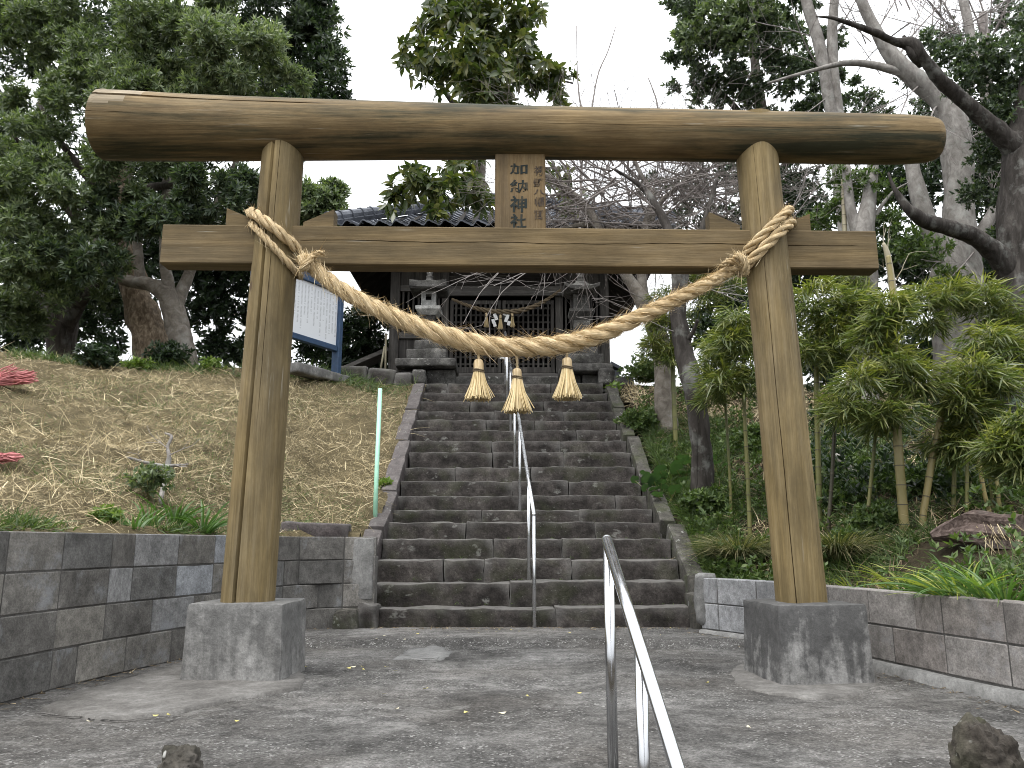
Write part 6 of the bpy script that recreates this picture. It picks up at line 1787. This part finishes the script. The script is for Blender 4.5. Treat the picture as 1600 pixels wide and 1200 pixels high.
for lb, pts_, mt, tufts, n, lm in BAM:
    dY = on(GRB, *pts_[0][:2])[1] - pts_[0][2]
    pts_ = [(a_, b2, Y_ + dY, w2) for a_, b2, Y_, w2 in pts_]
    tufts = [[(l[0], l[1], l[2], l[3] + dY, *l[4:]) for l in tf_] for tf_ in tufts]
    b_ = thing('bamboo', lb, 'bamboo', P(*pts_[0][:3]), BG)
    culm_tube(b_, [(a_, b2, Y_, w2 * 0.72) for a_, b2, Y_, w2 in pts_], mt)
    for tf_ in tufts:
        tf_ = [(l[0], l[1], l[2] * 0.86, *l[3:]) for l in tf_]
        bamboo_tuft(b_, tf_, int(n * 1.0), 0.135, 0.006, lm)
    c0 = pts_[-1]
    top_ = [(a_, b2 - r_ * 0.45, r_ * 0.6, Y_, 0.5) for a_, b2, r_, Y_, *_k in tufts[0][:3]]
    bamboo_tuft(b_, top_, int(n * 0.2), 0.135, 0.0065, 'bamboo_yellow', 'lit_tone_tuft', 0.2)  # brighter leaf colour on top paints light onto each tuft
# bare broken tip of the thick bamboo
t16 = thing('dead_bamboo', 'broken pale dead bamboo pole with bare side twigs right of the tie beam', 'bamboo', P(1400, 470, 6.9))
limbs('pole', [[(1398, 480, 6.95, 12), (1392, 430, 6.95, 11), (1386, 395, 6.95, 9), (1380, 380, 6.95, 5)]], 'culm_pale', t16, 8, 0.05)
twigset(t16, [((1386, 395, 6.95), (1392, 360, 6.9), 0.22, 0.005), ((1380, 380, 6.95), (1382, 350, 6.9), 0.2, 0.005), ((1398, 440, 6.95), (1415, 405, 6.9), 0.3, 0.005), ((1384, 420, 6.95), (1372, 410, 6.9), 0.12, 0.004)], 'culm_pale', 1, (1, 2))

# ================================================================== GROUND COVER
def blades(g_, n, us, vs, Lr, Wr, lift, mat, name, label, cat, keep=None, bendz=-0.3, segs=2, flow=None):
    u = rng.uniform(*us, n); v = rng.uniform(*vs, n)
    p_, nr = gsample(g_, u, v)
    if keep is not None:
        m_ = keep(p_); p_, nr = p_[m_], nr[m_]
    n = len(p_)
    D = rng.normal(size=(n, 3))
    if flow is not None: D = D * 0.75 + np.array(flow)
    D = D - nr * np.sum(D * nr, 1, keepdims=True); D = unit(D)
    D = D + nr * np.abs(rng.normal(lift[0], lift[1], n))[:, None]
    V, Fc = ribbons(p_ - nr * 0.01, D, rng.uniform(*Lr, n), rng.uniform(*Wr, n), rng.normal(size=(n, 3)) * 0.22 + np.array((0, 0, bendz))[None], segs, nr)
    o = part(name, V, Fc, M[mat], None, kind='stuff')
    return setp(o, label, cat)
def patch(f, s_, lo):
    def k(p_):
        q = np.array([mnoise.noise(Vector((x * f + s_, y * f, s_))) for x, y in p_[:, :2]])
        return q + rng.normal(size=len(q)) * 0.12 > lo
    return k
cheekL = lambda p_: p_[:, 0] < -1.42
blades(GLB, 190000, (0, 0.78), (0.012, 1), (0.03, 0.13), (0.001, 0.0026), (0.32, 0.4), 'dry', 'dry_grass', 'cut dry straw-coloured grass lying over the left bank', 'grass', lambda p_: cheekL(p_) & patch(1.3, 15.0, -0.34)(p_), segs=1)
blades(GLB, 14000, (0, 0.78), (0.045, 1), (0.16, 0.36), (0.0014, 0.0032), (0.2, 0.25), 'dry', 'dry_grass', 'longer dry stalks lying across the left bank', 'grass', lambda p_: cheekL(p_) & patch(1.0, 17.0, -0.1)(p_), segs=3)
blades(GLB, 80000, (0, 0.78), (0.012, 1), (0.03, 0.11), (0.0014, 0.0034), (0.2, 0.3), 'dryb', 'dry_grass', 'brown dead grass matted on the left bank', 'grass', lambda p_: cheekL(p_) & patch(0.9, 5.0, -0.16)(p_), segs=1)
blades(GLB, 120000, (0, 0.78), (0.012, 1), (0.025, 0.1), (0.0013, 0.0036), (0.7, 0.4), 'weed', 'green_grass', 'short green grass coming up in patches on the left bank', 'grass', lambda p_: cheekL(p_) & patch(0.75, 11.0, -0.04)(p_), segs=1)
blades(GLB, 9000, (0, 0.75), (0.008, 0.04), (0.04, 0.14), (0.002, 0.005), (1.0, 0.4), 'weed', 'green_grass', 'green grass tufts along the top of the left wall', 'grass', lambda p_: cheekL(p_) & patch(1.6, 81.0, 0.0)(p_))
blades(GLB, 16000, (0.0, 0.8), (0.9, 1), (0.06, 0.26), (0.003, 0.007), (0.9, 0.4), 'weed', 'green_grass', 'tufts of green grass along the crest of the left bank', 'grass', lambda p_: cheekL(p_) & patch(1.1, 21.0, -0.05)(p_))
LOGC = on(GRB, 1520, 850)
right_ok = lambda p_: (p_[:, 0] > 1.70) & (np.hypot(p_[:, 0] - LOGC[0], (p_[:, 1] - LOGC[1]) * 0.8) > 0.42)
blades(GRB, 34000, (0, 0.7), (0.035, 1), (0.06, 0.26), (0.002, 0.0055), (0.2, 0.26), 'dryb', 'leaf_litter', 'brown litter of dead stems and leaves under the bamboo', 'litter', right_ok)
blades(GRB, 16000, (0.0, 0.45), (0.68, 1.0), (0.08, 0.3), (0.0018, 0.0045), (0.22, 0.3), 'dry', 'leaf_litter', 'heap of brown straw near the top of the right bank', 'litter', right_ok)
blades(GRB, 22000, (0.1, 0.7), (0.035, 0.8), (0.06, 0.26), (0.0018, 0.0045), (0.22, 0.3), 'dry', 'leaf_litter', 'pale straw strewn under the bamboo', 'litter', lambda p_: right_ok(p_) & patch(0.9, 31.0, 0.04)(p_))
blades(GRB, 90000, (0, 0.7), (0.03, 0.68), (0.05, 0.22), (0.002, 0.0052), (1.0, 0.5), 'weed', 'green_grass', 'green grass and weeds growing under the bamboo', 'grass', lambda p_: right_ok(p_) & patch(1.1, 41.0, -0.1)(p_))
blades(GRB, 20000, (0, 0.11), (0.08, 0.76), (0.06, 0.24), (0.002, 0.0055), (1.0, 0.5), 'weed', 'green_grass', 'green grass along the mossy side stones of the stairs', 'grass', lambda p_: p_[:, 0] > 1.68)
def cover(g_, n, us, vs, hgt, k, L, W, mat, label, keep):
    u = rng.uniform(*us, n); v = rng.uniform(*vs, n)
    p_, nr = gsample(g_, u, v); m_ = keep(p_); p_ = p_[m_] + np.array((0, 0, 1.0)) * (np.abs(rng.normal(0, hgt, m_.sum())))[:, None]
    ax = unit(np.tile(np.array((0, -0.15, 1.0)), (len(p_), 1)) + rng.normal(size=(len(p_), 3)) * 0.45)
    V, Fc = rosette_leaves(p_, ax, k, L, W)
    setp(part('ground_cover', V, Fc, M[mat], None, kind='stuff'), label, 'ground cover')
cover(GRB, 5200, (0, 0.7), (0.03, 0.8), 0.13, 7, 0.05, 0.012, 'weed', 'leafy green undergrowth spreading under the bamboo', lambda p_: right_ok(p_) & patch(0.8, 51.0, 0.0)(p_))
cover(GRB, 3000, (0.2, 0.7), (0.25, 0.9), 0.22, 7, 0.07, 0.014, 'darkgreen', 'dark shaded undergrowth behind the bamboo stems', lambda p_: right_ok(p_) & (p_[:, 0] > 2.2) & patch(0.8, 61.0, -0.05)(p_))
cover(GRB, 1500, (0, 0.14), (0.1, 0.95), 0.09, 7, 0.05, 0.011, 'weed', 'green weeds crowding the mossy side stones', lambda p_: (p_[:, 0] > 1.72) & patch(1.2, 71.0, -0.05)(p_))
def plant_at(g_, px, py, Y):
    c = on(g_, px, py)
    return c - np.array((0, 0, 0.015))
def bushlet(name, label, cat, g_, spots, n, k, L, W, mat, group=None, h=0.12, flat=0.6, big=False):
    for lb, (px, py, Y, r) in zip(label, spots):
        c = plant_at(g_, px, py, Y)
        t = thing(name, lb, cat, c, group)
        s_ = r * S(px, py, Y)
        p_, ax = lobe_points([(c + np.array((0, 0, h)), np.array((s_, s_, s_ * flat)))], n, 0.2, 0.5, 0.4)
        p_[:, 2] = np.maximum(p_[:, 2], c[2] + 0.01)
        V, Fc = rosette_leaves(p_, ax, k, L, W, big=big)
        part('foliage', V, Fc, M[mat], t, kind='stuff')
        mb = MB()
        for i in range(6):
            q = p_[random.randrange(len(p_))]
            V, Fc, U = tube([c - np.array((0, 0, 0.03)), (c + q) / 2 + np.array((0, 0, 0.01)), q], 0.004, 5)
            mb.add(V, Fc, U)
        mb.build('stem', M['culm_green'], t, True)
bushlet('bush', ['low olive bush behind the dead branch on the left bank'], 'bush', GLB, [(232, 775, 6.3, 34)], 190, 8, 0.035, 0.008, 'olive', h=0.14)
bushlet('weed', ['bright feathery weed on top of the wall at the left bank foot'], 'weed', GLB, [(165, 815, 4.9, 24)], 150, 8, 0.035, 0.006, 'weed_bright', h=0.05)
bushlet('weed', ['bright green weed beside the reddish side stones', 'leafy green weed below the trunk at the top of the left bank', 'taller leafy weed at the bank top left of the left pillar'], 'weed', GLB, [(600, 765, 8.0, 10), (215, 575, 10.9, 20), (330, 575, 10.6, 22)], 70, 6, 0.06, 0.02, 'weed_bright', 'weeds growing on the left bank', h=0.06)
bushlet('bush', ['dark bush at the foot of the big trunks on the bank top', 'dark bush left of the flaking trunk on the bank top'], 'bush', GLB, [(262, 565, 11.2, 34), (150, 570, 11.3, 30)], 240, 8, 0.07, 0.014, 'darkgreen', 'bushes at the bank top', h=0.12)
bushlet('shrub', ['leafy shrub at the foot of the dark leaning trunk', 'low shrub beside the mossy side stones halfway up', 'dark drooping shrub at the head of the right bank by the sky gap', 'leafy shrub on the bank just left of the right pillar'], 'shrub', GRB, [(1105, 800, 7.9, 34), (1000, 670, 9.6, 36), (1015, 590, 11.2, 46), (1180, 700, 8.9, 40)], 420, 8, 0.055, 0.012, 'weed', 'shrubs on the right bank', h=0.12)
bushlet('shrub', ['green shrub mass left of the rotten log', 'green shrub right of the right pillar in the bamboo shade', 'dim shrub among the bamboo stems behind the rotten log', 'shaded shrub between the two thickest bamboos', 'green shrub at the wall behind the right pillar'], 'shrub', GRB, [(1375, 830, 6.1, 48), (1330, 790, 7.0, 36), (1480, 760, 7.8, 44), (1425, 770, 7.6, 44), (1330, 860, 5.5, 30)], 420, 8, 0.045, 0.011, 'weed', 'shrubs under the bamboo', h=0.10)
bushlet('weed', ['tiny bright green sprout on the pale post at the stair head'], 'weed', GRB, [(958, 616, 11.6, 12)], 14, 6, 0.09, 0.03, 'weed_bright', h=0.1)

def strap_plant(name, label, cat, c, n, Lr, W, mats, spread=0.9, up=0.9, bend=-0.9, group=None, lean=(0, 0, 0), r=0.05, single=True, segs=6):
    t = thing(name, label, cat, c, group)
    an = rng.uniform(0, 2 * math.pi, n)
    rr = np.sqrt(rng.uniform(0, 1, n)) * r
    C = np.c_[c[0] + np.cos(an) * rr, c[1] + np.sin(an) * rr, np.full(n, c[2] - 0.01)]
    bend = bend * 0.62
    sp = rng.uniform(0.15, spread, n)
    D = np.c_[np.cos(an) * sp, np.sin(an) * sp, np.full(n, up)] + np.array(lean)
    L = rng.uniform(*Lr, n)
    B_ = np.c_[np.cos(an) * 0.35, np.sin(an) * 0.35, np.full(n, bend)] * rng.uniform(0.55, 1.1, n)[:, None]
    if single:
        for i in range(n):
            V, Fc = ribbons(C[i:i + 1], D[i:i + 1], L[i], W * rng.uniform(0.8, 1.2), B_[i:i + 1], segs, np.array([[-math.sin(an[i]) * 0, 0, 1.0]]))
            V[2::2, 2] -= 0
            mid = V.copy()
            part('leaf', V, Fc, M[mats[int(rng.integers(0, len(mats)))]], t, smooth=True)
    else:
        V, Fc = ribbons(C, D, L, W * rng.uniform(0.8, 1.2, n), B_, segs)
        part('foliage', V, Fc, M[mats[0]], t, kind='stuff')
    return t
for lb, px, py, Y, n, L, sp in (('arching dark green strap-leaved plant left of the left pillar, tallest of the wall-top plants', 272, 822, 5.3, 60, (0.2, 0.36), 0.9), ('spreading strap-leaved plant touching the left edge of the left pillar', 318, 828, 5.4, 46, (0.18, 0.34), 1.3), ('small strap-leaved tuft at the wall top right of the bright weed', 210, 822, 5.0, 20, (0.12, 0.22), 0.9), ('thin upright strap-leaved tuft between the small tuft and the tallest plant', 232, 826, 5.15, 16, (0.18, 0.3), 0.3), ('strap-leaved tuft right of the left pillar beside the dark stone', 455, 832, 6.6, 18, (0.14, 0.24), 0.9)):
    strap_plant('lily_plant', lb, 'plant', plant_at(GLB, px, py, Y), n, (L[0] * 1.1, L[1] * 1.25), 0.0085, ['strap'], sp, 0.9, -0.75, 'strap-leaved plants on the left wall top')
for lb, px, py, Y, n, L, mt, lean in (('lush clump of long green strap leaves at the right edge above the wall', 1570, 945, 3.95, 90, (0.2, 0.42), ['strap', 'strap', 'strap', 'weed_bright'], (-0.1, -0.05, 0)), ('green strap-leaved clump second from the right edge, arching over the wall', 1500, 935, 4.15, 70, (0.2, 0.44), ['strap', 'strap', 'strap_yellow'], (-0.22, -0.12, 0)), ('yellow-green strap-leaved clump leaning over the wall right of the base', 1425, 925, 4.5, 46, (0.15, 0.36), ['strap_yellow'], (-0.3, -0.1, 0)), ('small yellow strap-leaved tuft close behind the right pillar', 1335, 915, 5.0, 14, (0.1, 0.22), ['strap_yellow'], (-0.2, -0.1, 0))):
    strap_plant('lily_plant', lb, 'plant', plant_at(GRB, px, py, Y), int(n * 1.2), (L[0] * 1.15, L[1] * 1.2), 0.007, mt, 0.9, 0.85, -0.85, 'strap-leaved plants above the right wall', lean, 0.12)
for lb, px, py, Y in (('rounded clump of drooping grass left of the right pillar base', 1155, 880, 5.9), ('drooping dark grass clump showing right of the right pillar', 1310, 880, 5.7)):
    strap_plant('grass_clump', lb, 'grass clump', plant_at(GRB, px, py, Y) + np.array((0, 0, 0.03)), 1800, (0.3, 0.56), 0.0034, ['mondo'], 0.8, 1.0, -1.15, 'drooping grass clumps by the right pillar', (0, 0, 0), 0.13, False, 5)
bs = [(1030, 745, 8.6), (1045, 720, 8.8), (1068, 705, 8.9), (1015, 740, 8.7), (1120, 700, 8.9), (1040, 760, 8.4), (1085, 690, 9.0), (1355, 775, 7.2)]
BL = ['lowest', 'uppermost left', 'middle']
bp = thing('butterbur_plant', 'patch of broad round dull-green leaves by the side stones', 'plant', plant_at(GRB, 1040, 735, 8.7))
for px, py, Y in bs[:7]:
    c0 = P(px, py, Y); c0[2] = ground_at(GRB, c0[0], c0[1])
    for i in range(6):
        c = c0 + np.array((random.uniform(-0.16, 0.16), random.uniform(-0.14, 0.14), random.uniform(0.08, 0.22)))
        r = random.uniform(0.045, 0.075)
        a = np.linspace(0.35, 2 * math.pi - 0.35, 14)
        tl = np.array((random.uniform(-0.4, 0.4), random.uniform(-0.9, -0.2)))
        ring = [(c[0] + r * math.cos(x) * 1.1, c[1] + r * math.sin(x), c[2] + r * (tl[0] * math.cos(x) + tl[1] * -math.sin(x) * -1) + 0.008 * math.sin(x * 5)) for x in a]
        V = np.array([tuple(c - np.array((0, 0, 0.012)))] + ring)
        part('leaf', V, [[0, j, j + 1] for j in range(1, len(ring))], M['butterbur'], bp, smooth=True)
        V, Fc, _ = tube([c - np.array((0, 0, 0.012)), c0 - np.array((0, 0, 0.02))], 0.004, 5)
        part('stalk', V, Fc, M['culm_green'], bp)

# ================================================================== LOOSE THINGS
c = P(494, 822, 6.9)
V, Fc = stone((c[0] - 0.02, 7.0, 0.80), (0.56, 0.30, 0.16), 0.02, 0.014, 5, 0.1, seed=4, rz=0.12, ry=0.04)
o = part('dressed_stone', V, Fc, M['redstone'], smooth=True); setp(o, 'reddish dressed stone slab lying on the bank behind the wall, right of the left pillar', 'stone')
pb_, pt_ = P(588, 750, 8.0), P(594, 608, 8.35)
gz = ground_at(GLB, pb_[0], 8.0)
V, Fc, U = tube([(pb_[0], 8.0, min(gz, pb_[2]) - 0.1), pb_, pt_], 0.0225, 16)
o = part('marker_pole', V, Fc, M['green_pole'], smooth=True); setp(o, 'pale green plastic pole standing in the dry grass beside the stairs', 'pole')
# dead branch on the left bank
db = thing('dead_branch', 'bleached dead branch lying on the dry grass of the left bank', 'branch', P(255, 735, 6.6))
OB = lambda px, py, dv=0.0: on(GLB, px, py)[1] - dv
limbs('limb', [[(197, 714, OB(197, 714) - 0.05, 4), (225, 722, OB(225, 724) - 0.1, 5), (255, 728, OB(255, 730) - 0.12, 6), (275, 727, OB(275, 730) - 0.12, 5), (293, 726, OB(293, 728) - 0.08, 3)],
                [(262, 728, OB(262, 730) - 0.12, 9), (264, 712, OB(262, 728) - 0.1, 7), (262, 698, OB(262, 725) - 0.08, 5), (268, 682, OB(262, 722), 5), (258, 677, OB(262, 720), 3)],
                [(262, 728, OB(262, 730) - 0.12, 8), (258, 750, OB(258, 755) - 0.1, 8), (252, 775, OB(252, 780) - 0.06, 8), (250, 790, OB(250, 790) + 0.05, 6)]], 'bark_pale', db, 7, 0.2)
yb = OB(255, 730) - 0.12
twigset(db, [((225, 722, yb), (215, 710, yb - .1), 0.15, 0.005), ((264, 712, yb), (285, 700, yb), 0.2, 0.005), ((262, 700, yb), (240, 690, yb), 0.18, 0.004), ((275, 727, yb), (292, 738, yb - .1), 0.15, 0.004)], 'twig', 1, (1, 3))
# red plastic net bunched at the left edge
def net(label, px0, py0, Y, wpx, hpx, n, group):
    t = thing('plastic_net', label, 'net', P(px0, py0, Y), group)
    mb = MB()
    for i in range(n):
        a = random.random(); b = random.random() ** 1.5
        s0 = P(px0 - wpx * 0.8, py0 + hpx * (0.1 + 0.35 * random.random()), Y + random.uniform(-0.15, 0.1))
        e0 = P(px0 + wpx * (0.1 + 0.9 * a), py0 - hpx * (0.95 * b - 0.25) * (1.2 - 0.7 * a), Y + random.uniform(-0.1, 0.15))
        m0 = s0 + (e0 - s0) * random.uniform(0.3, 0.7) + np.array((0, 0, random.uniform(-0.02, 0.03)))
        pts_ = np.array([s0, s0 * 0.5 + m0 * 0.5, m0, m0 * 0.5 + e0 * 0.5, e0]) + rng.normal(size=(5, 3)) * 0.008
        V, Fc, U = tube(pts_, random.uniform(0.002, 0.006), 4)
        mb.add(V, Fc, U)
    mb.build('mesh_strand', M['red_net'], t, kind='stuff')
net('bunched red plastic net at the left edge of the bank top', 12, 592, on(GLB, 12, 606)[1] - 0.1, 48, 30, 130, 'red plastic nets on the left bank')
net('scrap of red plastic net half buried lower on the left bank', 8, 716, on(GLB, 8, 724)[1] - 0.1, 30, 10, 40, 'red plastic nets on the left bank')
# rotten log on the right
lg = thing('rotten_log', 'rotten dark log with torn pale end lying above the right wall', 'log', plant_at(GRB, 1510, 850, 5.3))
def rot(px, py, Y): return P(px, py, Y)
q = np.array([rot(1455, 834, 5.45), rot(1490, 826, 5.4), rot(1525, 822, 5.3), rot(1562, 826, 5.2), rot(1596, 828, 5.1)])
sp = spline(q, 26)
nn_ = 34
V = []
T_, A_, B_ = frames(sp)
for i in range(26):
    t = i / 25
    for j in range(nn_):
        a = 2 * math.pi * j / nn_
        r = (0.03 + 0.10 * min(1, t * 2.2)) * (1 + 0.30 * mnoise.noise(Vector((math.cos(a) * 2, math.sin(a) * 2, t * 1.2))) + 0.16 * mnoise.noise(Vector((math.cos(a) * 6, math.sin(a) * 6, t * 2))))
        V.append(sp[i] + A_[i] * r * math.cos(a) + B_[i] * r * 0.85 * math.sin(a) + np.array((0, 0, -0.02)))
Fc = [[i * nn_ + j, i * nn_ + (j + 1) % nn_, (i + 1) * nn_ + (j + 1) % nn_, (i + 1) * nn_ + j] for i in range(25) for j in range(nn_)] + [list(range(nn_))[::-1], [25 * nn_ + j for j in range(nn_)]]
part('log_body', np.array(V), Fc, M['deadlog'], lg, smooth=False)
n = 260
i = rng.integers(14, 26, n); a = rng.uniform(-0.2, math.pi + 0.2, n)
C = sp[i] + (A_[i] * np.cos(a)[:, None] - B_[i] * np.sin(a)[:, None] * -0.8) * 0.11
V, Fc = ribbons(C + np.array((0, -0.02, 0.03)), rng.normal(size=(n, 3)) * 0.3 + np.array((0.1, -0.6, -0.8)), rng.uniform(0.06, 0.2, n), rng.uniform(0.0012, 0.003, n), rng.normal(size=(n, 3)) * 0.15, 2)
part('torn_fibre', V, Fc, M['dry'], lg, kind='stuff')
V, Fc, U = limb([(1308, 712, 8.2, 13), (1322, 728, 8.1, 13), (1348, 752, 8.0, 14)], 8, 9, 0.15)
o = part('cut_log', V, Fc, M['bark_pale'], None, U, True); setp(o, 'short pale cut log lying on the brown litter right of the right pillar', 'log')
# stones at the front edge of the landing
for lb, px, Y, top, wpx, sd_ in (('small dark stone with white paint marks at the bottom edge left of centre', 283, 2.62, 1166, 80, 3.0), ('rough brown boulder at the bottom right corner of the landing', 1532, 2.55, 1124, 112, 8.0)):
    ct = P(px, top, Y); wd = wpx * S(px, top, Y) / 2
    V, Fc = boulder((ct[0], Y, ct[2] * 0.30), (wd, wd * 0.75, ct[2] * 0.72), 0.34, 1.5, sd_, 5)
    o = part('rock', V, Fc, M['rock' if px > 900 else 'rock_white'], None, smooth=True); setp(o, lb, 'stone', 'stones along the front edge of the landing')
# crumbs of straw, bark and leaf blown against the walls and the bottom step
n = 1500
sel = rng.random(n)
li = rng.integers(0, 40, n)
base = np.where((sel < 0.42)[:, None], lq[li] - ln_[li] * np.abs(rng.normal(0.01, 0.06, n))[:, None], rq[li] - rn_[li] * np.abs(rng.normal(0.03, 0.07, n))[:, None])
st = sel > 0.72
base[st] = np.c_[rng.uniform(-1.15, 1.45, st.sum()), 6.735 - np.abs(rng.normal(0.0, 0.07, st.sum()))]
C = np.array([(x, y, pave_z(x, y) + 0.004) for x, y in base])
D = rng.normal(size=(n, 3)); D[:, 2] = np.abs(D[:, 2]) * 0.15
V, Fc = ribbons(C, D, rng.gamma(2.0, 0.008, n) + 0.006, rng.uniform(0.001, 0.004, n), rng.normal(size=(n, 3)) * 0.1, 1)
setp(part('litter', V, Fc, M['dryb'], None, kind='stuff'), 'crumbs of straw and leaf gathered along the wall feet and bottom step', 'litter')
# moss and grit tucked into the step corners
pts_m = []
for k in range(1, 17):
    for _ in range(26):
        x = random.uniform(P(LX[k], TOPY[k], SY[k])[0], P(RX[k], TOPY[k], SY[k])[0])
        if abs(fbm(x * 2.5, k * 1.7, 3.0)) < 0.16: continue
        pts_m.append((x, SY[k] - 0.012 - abs(random.gauss(0, 0.02)), SZ[k - 1] + 0.004))
pm = np.array(pts_m); n = len(pm)
p2 = np.repeat(pm, 5, 0) + rng.normal(size=(n * 5, 3)) * (0.014, 0.006, 0.0)
D = rng.normal(size=(n * 5, 3)) * (1, 1, 0.4) + np.array((0, -0.3, 0.8))
V, Fc = ribbons(p2, D, rng.uniform(0.008, 0.03, n * 5), rng.uniform(0.001, 0.003, n * 5), rng.normal(size=(n * 5, 3)) * 0.3, 1)
setp(part('moss', V, Fc, M['weed'], None, kind='stuff'), 'tiny moss and seedlings in the back corners of the stone steps', 'moss')
# fallen leaves on the paving, one by one
LFV = [(566, 1040, 1), (604, 1041, 1), (552, 1040, 0), (568, 1044, 1), (617, 1046, 1), (652, 997, 1), (600, 1001, 0), (588, 1003, 0), (632, 1003, 0), (665, 1074, 1), (600, 1081, 1), (825, 1084, 1), (905, 1079, 1), (728, 1110, 1), (730, 1110, 0), (370, 1130, 1), (243, 1122, 1), (264, 1120, 1), (140, 1130, 0), (478, 1040, 1), (798, 990, 1), (780, 989, 1), (812, 992, 1), (748, 996, 1), (775, 993, 1), (962, 985, 1), (1032, 998, 1), (1048, 986, 1), (1140, 998, 1), (1105, 1066, 1), (1357, 1043, 1), (1088, 992, 0), (700, 1001, 0), (785, 1112, 0), (620, 1105, 0), (1170, 1132, 0), (890, 995, 1), (545, 1042, 1)]
lv = None
for i, (px, py, yl) in enumerate(LFV):
    c = G(px, py, 0.02)
    if c[1] < 6.72:
        c[2] = pave_z(c[0], c[1]) + 0.012 + (0.012 if px < 480 and py > 1100 else 0)
    s_ = random.uniform(0.011, 0.02)
    a = random.uniform(0, 6.28)
    V = np.array([(-1, 0, 0.3), (-0.35, -0.45, 0.05), (0.35, -0.42, 0.0), (1, 0, 0.35), (0.35, 0.45, 0.25), (-0.35, 0.45, 0.2), (0, 0, 0)]) * s_
    V = np.c_[V[:, 0] * math.cos(a) - V[:, 1] * math.sin(a), V[:, 0] * math.sin(a) + V[:, 1] * math.cos(a), V[:, 2]] + c
    o = part('fallen_leaf', V, [[0, 1, 6], [1, 2, 6], [2, 3, 6], [3, 4, 6], [4, 5, 6], [5, 0, 6]], M['yellow_leaf' if yl else 'pale_leaf'])
    if py < 1010: wh = 'at the foot of the bottom step'
    elif px < 420: wh = 'by the broken edge of the left concrete apron'
    elif px < 680 and py < 1060: wh = 'on the worn ledge right of the left base'
    elif px > 1050: wh = 'near the right concrete base'
    else: wh = 'out in the middle of the paving'
    setp(o, ('small curled yellow leaf ' if yl else 'small bleached leaf ') + wh, 'leaf', 'yellow leaves fallen on the paving' if yl else 'bleached leaves fallen on the paving')
